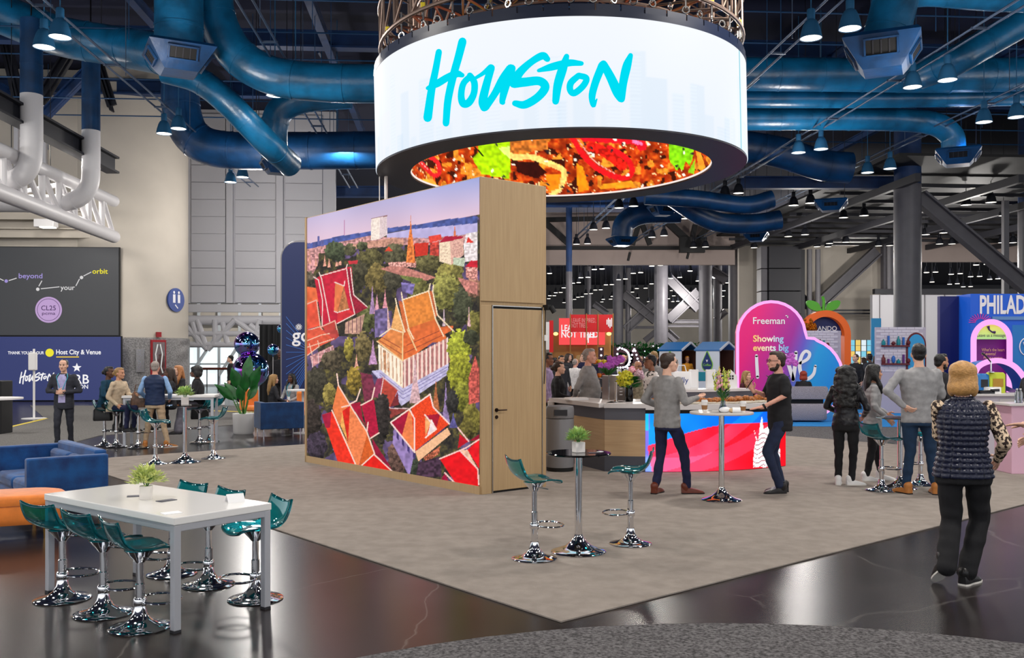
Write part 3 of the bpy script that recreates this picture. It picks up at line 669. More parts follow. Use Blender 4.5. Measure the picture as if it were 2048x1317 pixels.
def fp(q, col, am=.12): put(pip(PX, PY, f6(*q)), col, N(5,3), am)
fp(((735,-60),(970,-60),(965,120),(800,140),(735,150)), (206,112,40), .4)
fl(((640,60),(740,160),(860,165),(960,200),(1060,250),(1050,330),(1000,390)), 36, (252,206,110)); 
fp(((760,190),(900,200),(960,260),(900,300),(780,260)), (52,14,10))
fp(((950,270),(1050,270),(1030,360),(970,380)), (238,130,20)); fp(((1140,200),(1180,230),(1220,370),(1150,380)), (246,140,20))
fl(((1110,40),(1180,150),(1260,230),(1370,285),(1450,290),(1480,240),(1440,170),(1340,110)), 34, (236,24,30)); fl(((1190,40),(1330,50),(1500,60),(1540,100)), 60, (226,20,36)); fl(((1230,100),(1320,140),(1420,220)), 60, (226,30,20), .4)
fl(((1150,60),(1250,190),(1380,270)), 5, (255,160,150)); fl(((1490,70),(1535,85)), 20, (250,120,170))
fl(((160,160),(215,230),(270,280),(300,260),(290,200),(240,160)), 26, (226,34,40)); fl(((170,180),(230,240)), 4, (255,160,150))
fp(((500,-80),(735,-80),(732,300),(560,270),(505,180),(545,130)), (168,216,10), .2); fp(((660,110),(735,100),(735,180)), (220,246,120)); fl(((500,90),(545,130),(570,160)), 8, (20,30,10))
fp(((1700,60),(1862,90),(1850,170),(1830,220),(1805,190),(1790,250),(1765,225),(1755,250),(1710,190)), (126,206,20), .25); fp(((1820,260),(1865,180),(1860,270)), (140,200,30))
fp(((1870,130),(1900,140),(1930,230),(1890,250)), (240,150,40)); fp(((150,300),(260,300),(290,340),(180,330)), (250,170,60)); fp(((1300,330),(1480,310),(1500,350),(1280,365)), (240,150,30))
rs = random.Random(9)
for k in range(120):
    x, y = rs.uniform(790,1440), rs.uniform(200,395); an = rs.uniform(0,3.1); lx, ly = math.cos(an), math.sin(an)
    u_ = (PX-x)*lx+(PY-y)*ly; w_ = -(PX-x)*ly+(PY-y)*lx; m_ = (u_/3.8)**2+(w_/2.1)**2 < 1
    img[m_] = (255,246,224) if rs.random() < .62 else (44,36,40)
vs = np.stack([ri*np.cos(TH), ri*np.sin(TH), ZR], -1).reshape(-1,3); idx = np.arange((NA+1)*(NZ+1)).reshape(NZ+1, NA+1)
fs = np.stack([idx[:-1,:-1], idx[1:,:-1], idx[1:,1:], idx[:-1,1:]], -1).reshape(-1,4)
me = bpy.data.meshes.new('inner_screen'); me.from_pydata(vs.tolist(), [], fs.tolist()); me.update(); set_pix(me, np.clip(img,0,255).reshape(-1,3))
screen_mat('screen_inner', 1.35); link('inner_screen', me, 'screen_inner', hoop, 80)
MB().arc(ri+.01, Rr-.012, .0, .03, 0, 2*math.pi, 120).build('underside', 'ring_dark', hoop, 60)
MB().arc(ri-.004, ri+.02, .03, .06, 0, 2*math.pi, 120).build('inner_rim', glow('rim_glow', (255,240,232), 1.0), hoop, 60)
MB().arc(ri+.01, Rr+.006, HH-.05, HH+.035, 0, 2*math.pi, 120).build('top_rim', 'ring_navy', hoop, 60)
me = MB().box((0,0,0),(.34,.02,.1)).mesh('rim_plate')
for k in range(54):
    a = 2*math.pi*k/54; o = link('rim_plate', me, None if k else 'ring_navy', hoop, 0); o.location = ((Rr-.02)*math.cos(a),(Rr-.02)*math.sin(a),HH+.08); o.rotation_euler = (0,0,a+R(90))
# lettering
strokes = [[(217,200,58),(190,350,62),(150,550,70),(115,800,80)],[(432,105,76),(395,250,72),(345,430,70),(300,640,68),(282,850,62)],
 [(115,530,36),(200,490,66),(300,430,66),(380,400,66),(430,412,44)],
 [(505,420,58),(440,490,58),(420,600,62),(440,670,70),(490,660,70),(535,580,62),(540,480,62),(500,415,58)],
 [(550,438,30),(620,395,40),(690,338,56)],[(695,345,66),(655,480,72),(618,640,80),(630,705,78)],[(640,705,70),(720,590,66),(800,450,80),(870,350,80)],[(880,350,76),(830,480,84),(795,640,56),(800,660,46)],
 [(1205,265,56),(1160,235,70),(1060,290,64),(960,380,76),(900,470,90)],[(900,485,90),(1000,475,84),(1130,465,80),(1185,520,80),(1120,610,76),(1000,680,74),(910,668,56)],
 [(1125,370,34),(1250,335,70),(1400,300,66),(1515,305,44)],[(1380,240,50),(1345,350,82),(1300,500,80),(1280,650,64)],
 [(1490,415,56),(1420,480,62),(1412,545,60),(1450,575,60),(1530,510,60),(1560,440,58),(1490,415,56)],
 [(1655,630,14),(1625,690,40),(1612,600,64),(1645,470,70),(1705,320,74)],[(1715,310,70),(1780,430,82),(1840,560,90),(1872,625,70)],[(1880,630,64),(1895,480,76),(1928,330,80),(1962,232,46)]]
mb = MB()
for k, s_ in enumerate(strokes):
    vs, fs = stroke2d(s_, 7)
    q = [ring_hit(830+x/4.551, 60+y/4.551, Rr+.006+.0004*k) for x, y in vs]; mb.add(q, fs)
mb.build('lettering', glow('led_turquoise', (0,222,244), 1.0), hoop, 0)

# circular lifting truss above the ring screen
mat('truss_steel', (150,128,116), .35, .85); mat('strap_yellow', (220,196,40), .5)
rig = tag(thing('lifting_truss','x','x',(DC.x,DC.y,zt+.35)), 'circular steel lifting truss with shackles above the ring screen', 'truss'); rig.rotation_euler = hoop.rotation_euler
for r_, z_ in ((2.45,.1),(3.08,.1),(2.45,.75),(3.08,.75)): MB().tube([(r_*math.cos(a*2*math.pi/72), r_*math.sin(a*2*math.pi/72), z_) for a in range(72)], .032, 8, closed=True).build('chord', 'truss_steel', rig)
for k in range(36):
    a, b = 2*math.pi*k/36, 2*math.pi*(k+1)/36; cs = lambda r_, t_, z_: Vector((r_*math.cos(t_), r_*math.sin(t_), z_))
    mb = MB(); mb.tube([cs(2.45,a,.1), cs(3.08,b,.1)], .02, 6); mb.tube([cs(2.45,a,.1), cs(3.08,a,.1)], .022, 6); mb.tube([cs(3.08,a,.1), cs(3.08,b,.75)], .02, 6); mb.tube([cs(2.45,a,.1), cs(2.45,b,.75)], .02, 6); mb.tube([cs(3.08,a,.1), cs(3.08,a,.75)], .02, 6)
    mb.build('lacing', 'truss_steel', rig)
tor = lambda r_, t_: MB().tube([(r_*math.cos(j*2*math.pi/14), 0, r_*math.sin(j*2*math.pi/14)) for j in range(14)], t_, 6, closed=True)
m1 = tor(.05,.013).mesh('shackle_ring'); m2 = MB().tube([(0,0,0),(0,0,.34)],.016,6).mesh('chain'); m3 = MB().box((0,0,0),(.07,.05,.1)).mesh('strap')
for k in range(64):
    a = 2*math.pi*k/64; q = ((Rr-.1)*math.cos(a), (Rr-.1)*math.sin(a))
    o = link('shackle_ring', m1, None if k else 'steel_brushed', rig); o.location = (*q,-.12); o.rotation_euler = (0,0,a+R(90)+(k % 3-1)*.5)
    if k % 2 == 0:
        o = link('chain', m2, None if k else 'steel_brushed', rig); o.location = (*q,-.1)
    if k % 4 == 0:
        o = link('strap', m3, None if k else 'strap_yellow', rig, 0, .01); o.location = (*q,.16)
for k in range(8):
    a = 2*math.pi*(k+.5)/8; b_ = [(2.75*math.cos(a)+dx, 2.75*math.sin(a)+dy) for dx in (-.15,.15) for dy in (-.15,.15)]; mb = MB()
    for q in b_: mb.tube([(*q,.2),(*q,3.6)],.026,8)
    for j in range(10): mb.tube([(*b_[0],.3+j*.32),(*b_[1],.46+j*.32)],.014,6); mb.tube([(*b_[2],.3+j*.32),(*b_[0],.46+j*.32)],.014,6); mb.tube([(*b_[3],.3+j*.32),(*b_[1],.46+j*.32)],.014,6)
    mb.build('mast', 'truss_steel', rig)
# two thin drop lines hanging from the ring
for px, lab in ((759,'thin cable hanging at the left edge of the ring screen'),(772,'pale drop pipe hanging under the left of the ring screen')):
    a, b = W(px,349,16.0), W(px,402,16.0); tag(MB().tube([a,b],.008 if px == 759 else .03,8).build('drop_line', 'white'), lab, 'cable')
# ------------------------------------------------------------------ ceiling services
def bframe(p): return rot2((p.x, p.y), -BR)          # world -> hall axes
def hall(x, y, z): a = rot2((x, y), BR); return Vector((a[0], a[1], z))
def duct(label, pts, r, m='duct_blue', ribs=True, name='air_duct', n=22):
    P = [Vector(q) for q in spline([tuple(W(*q)) for q in pts], 8)]
    t = tag(thing(name,'x','x',P[0]), label, 'duct' if name == 'air_duct' else 'pipe')
    Q = [p-P[0] for p in P]; MB().tube(Q, r, n).build('duct_run', m, t, 50)
    if ribs:
        acc = 0; nx = 1.1
        for i in range(1, len(Q)-1):
            acc += (Q[i]-Q[i-1]).length
            if acc > nx:
                nx += 1.3; d = (Q[i+1]-Q[i-1]).normalized()*.03
                rr = r[min(int(i/len(Q)*len(r)), len(r)-1)] if isinstance(r, list) else r
                MB().tube([Q[i]-d, Q[i]+d], rr*1.025, n).build('seam_band', m, t, 50)
    for f_ in (.3,.7):
        q_ = Q[int(f_*(len(Q)-1))]; rr = r[0] if isinstance(r, list) else r; MB().tube([q_+Vector((0,0,rr*.9)), Vector((q_.x,q_.y,13.05-P[0].z))],.012,5).build('hanger_rod', 'beam_dark', t)
    return t
def diffuser(label, px, py, d, w, h, yaw, m='duct_deep'):
    p = W(px,py,d); t = tag(thing('air_diffuser','x','x',p, yaw), label, 'air diffuser'); w2 = w/2
    mb = MB(); mb.rings([[(x*k*w2, y*k*w2, z) for x, y in ((-1,-1),(1,-1),(1,1),(-1,1))] for z, k in ((h/2,.92),(h*.38,1),(-h*.32,.62),(-h/2,.5))]); mb.build('hopper', m, t, 0)
    sl = math.atan2(.38*w2, .7*h)
    MB().tube([(w2*.8,w2*.8,h*.4),(w2*.8,w2*.8,13.05-p.z)],.012,5).build('hanger_rod', 'beam_dark', t)
    for k in range(4):
        a = k*math.pi/2; Mx = Matrix.Rotation(a,4,'Z') @ Matrix.Translation((0,-w2*.82-.012,.03*h)) @ Matrix.Rotation(sl,4,'X')
        o = MB().box((0,0,0),(w*.42,.02,h*.5)).build('vent', 'black', t, 0); o.matrix_local = Mx
        mb = MB(); fw = w*.42; fh = h*.5
        for q, s_ in (((0,-.015,fh/2),(fw+.06,.05,.04)),((0,-.015,-fh/2),(fw+.06,.05,.04)),((fw/2,-.015,0),(.04,.05,fh)),((-fw/2,-.015,0),(.04,.05,fh))): mb.box(q, s_)
        o = mb.build('vent_frame', m, t, 0); o.matrix_local = Mx
        for j in (-1,0,1):
            o = MB().box((j*fw*.25,-.01,0),(.03,.03,fh*.8)).build('louvre', 'steel_dark', t, 0); o.matrix_local = Mx
    return t
duct('wide blue duct entering at the top left corner', [(-80,-10,26),(20,35,26),(120,72,26),(230,92,26),(335,110,25)], .55)
duct('blue topped white pipe at the far left bending left at the bottom', [(63,40,25.5),(63,110,25.5),(63,190,25.5)], .29, 'duct_deep', name='service_pipe')
t = duct('blue topped white pipe, second from the left, beside the corner pier', [(182,120,29),(182,190,29),(182,262,29)], .275, 'duct_deep', name='service_pipe')
def pipe_low(label, pts, r): return duct(label, pts, r, 'pipe_white', True, 'service_pipe')
pipe_low('white wrapped lower leg of the leftmost pipe with elbow', [(63,190,25.5),(63,290,25.5),(58,330,25.5),(38,354,25.5),(0,362,25.5),(-80,362,25.5)], .29)
pipe_low('white wrapped lower leg of the second pipe curving left behind the truss', [(182,262,29),(182,330,29),(178,372,29),(155,398,29),(110,407,29),(20,407,29),(-60,407,29)], .275)
duct('blue supply duct dropping into the big left diffuser box', [(357,-40,22),(358,30,22),(358,100,22)], [.56]*17)
diffuser('blue diffuser box under the big left drop duct', 358, 122, 22, 1.5, .62, R(28))
duct('large blue duct bending right toward the ring screen', [(425,-60,23),(432,30,23),(470,105,23),(540,150,23),(640,165,23),(770,168,23)], .47)
duct('slim blue duct sloping down to the right below the big left diffuser', [(330,140,24),(395,160,24),(455,205,24),(530,282,24.5),(580,330,26)], .34)
duct('deep blue duct elbow hanging left and running right to the ring screen', [(362,140,31),(363,220,31),(388,276,31),(450,300,31),(600,302,31),(780,300,31)], .62, 'duct_deep')
duct('short blue elbow duct feeding the small diffuser left of the picture wall', [(700,190,26),(610,198,26),(562,220,26),(548,262,26),(550,318,26)], .38)
diffuser('small blue diffuser box above the white panelled wall', 554, 334, 26, .86, .4, R(25))
duct('thick blue duct running right from the ring screen', [(1470,148,28),(1700,150,28),(1900,152,28),(2120,146,28)], .5)
duct('middle blue duct of the three stacked right of the ring screen', [(1470,198,29),(1760,198,29),(2120,192,29)], .28)
duct('lowest blue duct right of the ring screen turning down to a diffuser', [(1470,238,30),(1700,238,30),(1850,244,30),(1900,268,30),(1908,300,30)], .37)
duct('diagonal blue duct at the upper right edge', [(2130,0,25),(2010,65,25),(1910,122,25),(1840,150,26)], .4)
duct('blue supply duct dropping into the big right diffuser box', [(1800,-40,21),(1786,20,21),(1770,80,21)], [.5]*17)
duct('blue duct along the top right edge joining the big drop', [(1790,-5,21.4),(1860,-14,21.4),(1960,-6,21.4),(2100,0,21.4)], .3)
diffuser('blue diffuser box under the big right drop duct', 1766, 112, 21, 1.62, .74, R(-25))
diffuser('dark blue diffuser box low at the right edge', 1916, 316, 30, 1.35, .5, R(-25))
duct('dark blue duct low behind the ring screen on the right', [(1470,290,36),(1560,305,36),(1640,330,36),(1700,336,36)], .6, 'duct_deep')
duct('dark blue hooked duct over the far lamps', [(1360,425,44),(1285,428,44),(1250,446,44),(1243,476,44)], .5, 'duct_deep')
diffuser('dark diffuser under the hooked far duct', 1243, 484, 44, 1.2, .4, R(15)); diffuser('dark blue diffuser just under the ring screen rim', 1326, 421, 42, 1.15, .5, R(15))
duct('ribbed blue duct under the right of the ring screen', [(1290,392,38),(1390,398,38),(1490,410,38),(1545,398,38)], .36, 'duct_deep')
duct('large dark blue duct passing above the hooked duct', [(1330,385,40),(1420,440,40),(1500,448,40),(1560,440,40)], .42, 'duct_deep')
diffuser('dark diffuser with a pink lit edge left of the thick column', 1662, 412, 38, 1.3, .45, R(-20)); diffuser('small dark diffuser above the clad pier', 1512, 474, 46, 1.2, .45, R(-20))

# bell lamps
lamp = thing('bell_lamp','x','x')
MB().lathe([(.07,.62),(.075,.62),(.085,.6),(.085,.4),(.07,.39)],16).build('neck', 'lamp_bell', lamp)
MB().lathe([(.07,.4),(.12,.37),(.165,.28),(.205,.14),(.228,.02),(.235,0),(.22,.0),(.2,.12),(.15,.27),(.06,.36)],24,caps=False).build('bell', 'lamp_bell', lamp)
MB().tube([(0,0,.6),(0,0,4.55)],.014,6).build('stem', 'lamp_bell', lamp)
MB().lathe([(.0,.012),(.215,.012),(.215,.03),(.0,.03)],24,caps=False).build('lens', 'lamp_white', lamp)
near = [(88,95,'leftmost blue bell lamp at the top left corner'),(120,75,'blue bell lamp second from the left at the top left corner'),(328,268,'left bell lamp of the pair in front of the corner pier'),(357,258,'right bell lamp of the pair in front of the corner pier'),(461,365,'left lamp of the low dark pair over the white panelled wall'),(485,355,'right lamp of the low dark pair over the white panelled wall'),(550,192,'left bell lamp of the pair on the large bending duct'),(591,182,'right bell lamp of the pair on the large bending duct'),(643,318,'left bell lamp of the pair just left of the ring screen'),(674,311,'right bell lamp of the pair just left of the ring screen'),
 (1622,77,'left big bell lamp of the pair left of the right diffuser box'),(1700,58,'right big bell lamp of the pair left of the right diffuser box'),(1825,175,'left bell lamp of the pair under the right diffuser box'),(1895,161,'right bell lamp of the pair under the right diffuser box'),(1968,245,'left bell lamp of the pair at the right edge'),(2033,235,'right bell lamp of the pair at the right edge'),(1597,306,'left lamp of the pair right of the ring screen rim'),(1642,299,'right lamp of the pair right of the ring screen rim'),(1735,346,'left lamp of the pair above the thick column'),(1780,338,'right lamp of the pair above the thick column')]
for i, (x, y, lab) in enumerate(near):
    o = lamp if i == 0 else dup(lamp); o.location = WZ(x,y,8.5); tag(o, lab, 'lamp', 'large bell lamps of this hall')
mid = [(1238,416.5),(1267,413),(1187,460),(1212,457),(1153,489),(1175,488),(1369,438),(1397,434),(1304,475),(1328,472),(1387,495.5),(1411,494.5),(1450,391),(1477,387),(1587,411.5),(1621,407),(1484,455),(1511,452),(1687,436),(1728,432),(1576.5,473.7),(1610,470),(1508,496),(1659,487.5),(1691.6,485),(1634,494),(1656,494),(1757,492.5),(1779.5,491.7),(1932,410.7),(1982,405.5),(2007,432),(1851.6,470),(1887,466.5),(1921,480.6),(1879,488.6),(1904,488.6),(2003.6,486),(2026,486)]
ldk = dup(lamp, (0,0,0)); 
for ch in ldk.children:
    if 'lens' not in ch.name: ch.data = ch.data.copy(); ch.data.materials[0] = MATS['lamp_bell_dark']
for i, (x, y) in enumerate(mid):
    k_ = sorted(mid).index((x,y))+1; sfx = 'th' if 10 < k_ < 14 else {1:'st',2:'nd',3:'rd'}.get(k_ % 10,'th')
    o = ldk if i == 0 else dup(ldk); o.location = WZ(x,y,8.5); tag(o, f'dark bell lamp under the lower ceiling, {k_}{sfx} from the left of that kind', 'lamp', 'dark bell lamps of the middle bays')
far5 = [(97,843),(550,803),(628,797),(415,887),(487,882),(333,943),(392,937),(945,842),(1020,835),(797,907),(865,900),(668,960),(728,957),(1132,768),(1220,760),(1520,818),(560,1012),(615,1010),(465,1052),(517,1048),(385,1085),(427,1080),(350,1108),(640,1107),(627,1134),(715,1105),(980,997),(1070,993),(935,1033),(990,1093),(1130,950),(1415,883),(1325,893),(1335,1018),(1355,1072),(1300,1100),(1345,1130),(1395,1127),(1530,1033),(1475,1100),(160,1040),(210,1037),(100,1070),(145,1070),(88,1100),(240,990),(243,1140),(733,1077),(1100,1130),(1600,920),(1895,940),(1860,1020),(1850,1075)]
far8 = [(1345,738),(1410,735),(1523,751),(1588,746),(1663,768),(1728,766),(1800,787),(1860,783),(1385,807),(1512,823),(1567,819),(1918,802),(1970,801),(1703,683),(1780,678),(1610,842),(1663,840)]
fl_ = [(1080+x/5.065, 380+y/5.065) for x, y in far5] + [(1480+x/3.606, 340+y/3.606) for x, y in far8]
me = MB().lathe([(.05,.5),(.1,.4),(.18,.05),(.2,0),(.2,-.02)],12).mesh('bell'); me.materials.append(MATS['lamp_bell_dark'])
ml = MB().lathe([(.2,-.05),(.2,-.02)],12).mesh('lens'); ml.materials.append(MATS['lamp_white'])
msx = MB().tube([(0,0,.45),(0,0,4.55)],.02,5).mesh('stem'); msx.materials.append(MATS['lamp_bell_dark'])
for x, y in fl_:
    t = thing('bell_lamp','small lit lamp in the black ceiling of the next hall','lamp',WZ(x,y,8.5),0,'lamps of the next hall')
    link('bell', me, None, t); link('lens', ml, None, t, 0); link('stem', msx, None, t, 0)
# lamp rails: twin conduits along the hall
mat('conduit', (92,108,132), .35, .6)
def rail(px, py, y0, y1, lab, z=9.12, px2=None):
    p = WZ(px,py,8.5); xb = bframe(p)[0]; a = hall(xb,y0,z)
    t = tag(thing('lamp_rail','x','x',a,BR), lab, 'rail')
    for dx in (-.17,.17): MB().tube([(dx,0,0),(dx,y1-y0,0)],.028,8).build('conduit', 'conduit', t)
    k = 2.0
    while k < y1-y0: MB().box((0,k,0),(.42,.05,.05)).build('spreader', 'conduit', t, 0); k += 4
    k = 1.0
    while k < y1-y0: MB().tube([(0,k,.02),(0,k,13-z)],.012,6).build('hanger_rod', 'conduit', t); k += 6
rail(104,85,6,41,'lamp rail running back from the top left corner'); rail(570,188,8,41,'lamp rail crossing the large bending duct'); rail(1660,68,8,58,'lamp rail right of the ring screen')
rail(1860,168,10,60,'lamp rail under the right diffuser box'); rail(2000,240,12,62,'lamp rail nearest the right edge')
rail(1252,415,24,58,'lamp rail beneath the ring screen to the far truss'); rail(1383,436,30,60,'far lamp rail above the coffee kiosks')
# lower bay framing on the right
fr = tag(thing('roof_framing','x','x',hall(12,38,0),BR), 'grey purlins and beams of the lower ceiling on the right', 'roof frame')
p = bframe(W(1790,385,38)); x0 = p[0]-12
for k, dx in enumerate((0,4.2,8.4,12.6,16.8,21,25.2,30,35)): MB().box((x0+dx,12,8.72),(.22,30,.32)).build('beam', 'steel_dark', fr, 0)
for k in range(14): MB().box((x0+20,1+k*2.1,9.15),(41,.1,.16)).build('purlin', 'steel_dark', fr, 0)
MB().box((x0+20,12,9.5),(42,31,.1)).build('deck', 'black', fr, 0)
# blue beams and bracing of the main ceiling
def steel(label, a, b, w, m, name='steel_beam'): 
    a, b = Vector(a), Vector(b); t = tag(thing(name,'x','x',a), label, 'beam'); b = b-a; z = Vector((0,0,1))
    MB().bar((0,0,0), b, w*.25, w*.8).build('web', m, t, 0)
    MB().bar(Vector((0,0,w*.45)), b+z*w*.45, w*.8, w*.12).build('flange', m, t, 0); MB().bar(Vector((0,0,-w*.45)), b-z*w*.45, w*.8, w*.12).build('flange', m, t, 0)
for y, nm in ((19,'nearest'),(25,'second'),(31,'third'),(37,'fourth')): steel(f'blue roof beam crossing the whole ceiling, {nm} from the camera', hall(-24,y,12.2), hall(40,y,12.2), .55, 'beam_blue')
for x, nm in ((-17,'far left'),(-9,'left'),(-4,'just left of the ring screen'),(7.5,'just right of the ring screen'),(13,'right'),(19,'far right')): steel(f'blue lengthwise roof joist, {nm}', hall(x,8,11.9), hall(x,46,11.9), .3, 'beam_blue')
steel('blue cross beam behind the left end of the picture wall', W(668,384,44), W(770,384,44), .5, 'beam_blue')
steel('blue cross beam passing behind the thick column', W(1480,366,39.4), W(1790,366,39.4), .5, 'beam_blue')
steel('dark violet cross beam under the ring screen rim', W(1070,402,52), W(1330,402,52), .65, 'beam_blue')
for i, (a, b, w, m) in enumerate((((6,60),(42,222),.5,'beam_dark'),((140,105),(84,196),.5,'beam_dark'),((190,128),(80,240),.42,'beam_blue'),((200,135),(224,212),.42,'beam_dark'),((265,58),(312,8),.5,'beam_blue'),((585,-5),(640,95),.6,'beam_blue'))):
    lab = ['black brace at the far left','short black brace between the two white pipes','blue brace crossing the second white pipe','black brace right of the second white pipe','dark blue brace left of the big drop duct','blue brace left of the ring screen top','blue brace left of the thick column','dark brace below the stacked right ducts'][i]
    steel(lab, W(*a,33), W(*b,33), w, m, 'steel_brace')
steel('black sloping beam behind the white pipes at the left wall', W(-20,199,24), W(226,331,31.3), .55, 'beam_dark')
# fine hanger rods and cross wires filling the dark ceiling
mat('wire_blue', (30,70,110), .5)
rs = random.Random(3); wr = tag(thing('hanger_wires','x','x',(0,0,0)), 'thin blue hanger rods and cross wires in the dark ceiling', 'wires'); mb = MB()
for k in range(70):
    q = hall(rs.uniform(-16,24), rs.uniform(20,40), 0); mb.tube([(q.x,q.y,rs.uniform(9.4,10.5)),(q.x,q.y,13)],.012,5)
for k in range(9): y = 19+k*2.4; mb.tube([hall(-22,y,10.8),hall(30,y,10.8)],.025,5)
o = mb.build('wire', 'wire_blue', wr); o['kind'] = 'stuff'
# white pipe truss at the left wall
tr = tag(thing('pipe_truss','x','x',hall(-12,20,0)), 'white tubular truss running back along the left wall', 'truss'); L0 = tr.location
lo0, lo1 = W(-40,369,23.6), W(228,474,34.2); up0, up1 = W(-40,283,23.6), W(228,403,33.6)
MB().tube([lo0-L0,lo1-L0],.23,16).build('chord', 'pipe_white', tr); MB().tube([up0-L0,up1-L0],.2,16).build('chord', 'pipe_white', tr)
for k in range(8):
    f = k/8; g_ = (k+1)/8; a = lo0.lerp(lo1,f)-L0; b = up0.lerp(up1,f)-L0; c_ = lo0.lerp(lo1,g_)-L0
    MB().tube([a,b],.1,10).build('strut', 'pipe_white', tr); MB().tube([b,c_],.09,10).build('diagonal', 'pipe_white', tr)
for k in range(4): f = .1+k*.25; a = up0.lerp(up1,f)-L0; MB().tube([a,a+Vector((-2.2,1.2,-.1))],.08,8).build('outrigger', 'pipe_white', tr)
# gantry soffits and work light behind the truss
for py, lab in ((396,'upper cream walkway beam behind the truss'),(432,'middle cream walkway beam behind the truss'),(468,'lower cream walkway beam above the dark screen')):
    a, b = W(-60,py,35.6), W(232,py+2,36.4); t = tag(thing('walkway_beam','x','x',a), lab, 'beam'); MB().bar((0,0,0), b-a, .35, .3).build('web', 'cream', t, 0); MB().bar(Vector((0,0,.18)), b-a+Vector((0,0,.18)), .8, .05).build('flange', 'cream', t, 0)
t = tag(thing('work_light','x','x',W(92,447,35.1)), 'small white box light under the walkway', 'light'); MB().box((0,0,0),(.75,.4,.3)).build('housing', 'white', t, 0, .02); MB().box((.1,-.05,-.17),(.5,.3,.03)).build('lens', 'lamp_white', t, 0)
for i in range(5):
    a = W(20+i*52,150,36.2); t = None
    MB().box((0,0,0),(.16,.16,5)).build('mullion', 'panel_white', wl, 0).location = Vector(((i-1.2)*1.05+3.2,-.35,3.2))
# wall screens on the left
def wscreen(label, x0, x1, y0, y1, d, m):
    a, b = W(x0,y1,d), W(x1,y0,d); w, h = b.x-a.x, b.z-a.z; t = tag(thing('wall_screen','x','x',((a.x+b.x)/2,d+(a.x+b.x)/2*0,a.z),BR), label, 'screen')
    MB().box((0,.08,h/2),(w,.16,h)).build('panel', m, t, 0); MB().box((0,.1,h/2),(w+.06,.1,h+.06)).build('bezel', 'black', t, 0)
    return t, w, h, lambda px, py: Vector(((px-(x0+x1)/2)*d/F, -.004, (y1-py)*d/F))
mat('led_charcoal', (52,53,55), .6, emit=(54,55,58), es=.75); mat('led_navy', (38,44,84), .6, emit=(42,50,92), es=.95)
def put_text(t, body, size, pos, m, bold=0.0, align='CENTER', xs=1.0, name='lettering', rz=0, fit=None): 
    M = Matrix.Translation(pos) @ Matrix.Rotation(rz,4,'Z') @ Matrix.Rotation(R(90),4,'X'); return letters(MB(), body, size, M, bold, align, xs, 1.0, fit).build(name, m, t, 0)
glow('led_white', (246,244,246), 1.0); glow('led_lilac', (160,146,210), 1.0); glow('led_yellow', (238,226,60), 1.0); glow('led_gold', (232,196,70), 1.0); glow('led_grey', (216,214,214), 1.0)
def disc(t, pos, r, m, name, n=32, y=-.001):
    return MB().add([pos+Vector((r*math.cos(a*2*math.pi/n), y, r*math.sin(a*2*math.pi/n))) for a in range(n)], [tuple(range(n))]).build(name, m, t, 0)
t, w, h, q = wscreen('dark grey upper screen with constellation words', -60, 233, 495, 671, 35.6, 'led_charcoal')
put_text(t, 'beyond', .27, q(62,557), 'led_lilac', .012, fit=.885); put_text(t, 'your', .27, q(134,580), 'led_grey', .012, fit=.54); put_text(t, 'orbit', .27, q(197,547), 'led_yellow', .014, fit=.58)
mb = MB()
for a, b in (((-10,552),(10,562)),((20,562),(35,557)),((84,562),(78,573)),((82,578),(118,574)),((150,572),(157,558)),((165,552),(180,544))):
    A, B = q(*a), q(*b); mb.bar(A, B, .03, .012, up=(0,1,0))
mb.build('link_lines', 'led_grey', t, 0)
for a, m_ in (((15,563),'led_lilac'),((76,579),'led_grey'),((161,555),'led_grey')): disc(t, q(*a), .065, m_, 'star_dot')
glow('led_violet', (190,160,206), 1.0); glow('led_ink', (74,52,92), 1.0)
disc(t, q(97,620), .5, 'led_violet', 'badge', 40); put_text(t, 'CL25', .26, q(97,621)+Vector((0,-.006,0)), 'led_ink', .006); put_text(t, 'pcma', .17, q(97,630)+Vector((0,-.006,0)), 'led_ink', .006, xs=1.4)
mb = MB(); mb.tube([q(97,620)+Vector((.42*math.cos(a/40*2*math.pi), -.006, .42*math.sin(a/40*2*math.pi))) for a in range(40)], .008, 4, closed=True); mb.build('badge_ring', 'led_ink', t, 0)
t, w, h, q = wscreen('navy lower screen thanking the host city and venue', -60, 237, 674, 801, 35.2, 'led_navy')
put_text(t, 'THANK YOU TO OUR', .16, q(53,709), 'led_white', .018, fit=1.33); put_text(t, 'Host City & Venue', .25, q(155,709), 'led_white', .02, fit=1.66); disc(t, q(99,706), .155, 'led_yellow', 'dot')
A, B = q(112,714.5), q(156,714.5); MB().bar(A, B, .04, .012, up=(0,1,0)).build('underline', 'led_gold', t, 0)
sm = MB()
for s_ in strokes:
    vs, fs = stroke2d(s_, 4); sm.add([q(40+(x-80)*.0357, 740+(y-60)*.0357) for x, y in vs], fs)
sm.build('city_name', 'led_white', t, 0)
put_text(t, 'GRB', .5, q(152,768), 'led_white', .012, xs=.95); put_text(t, 'HOUSTON', .22, q(146,778), 'led_white', .012)
st = [(.18*(1 if i % 2 == 0 else .42)*math.sin(i*math.pi/5), .18*(1 if i % 2 == 0 else .42)*math.cos(i*math.pi/5)) for i in range(10)]
c_ = q(152,736); MB().ext(st, .004, Matrix.Translation(c_) @ Matrix.Rotation(R(90),4,'X')).build('star', 'led_white', t, 0)
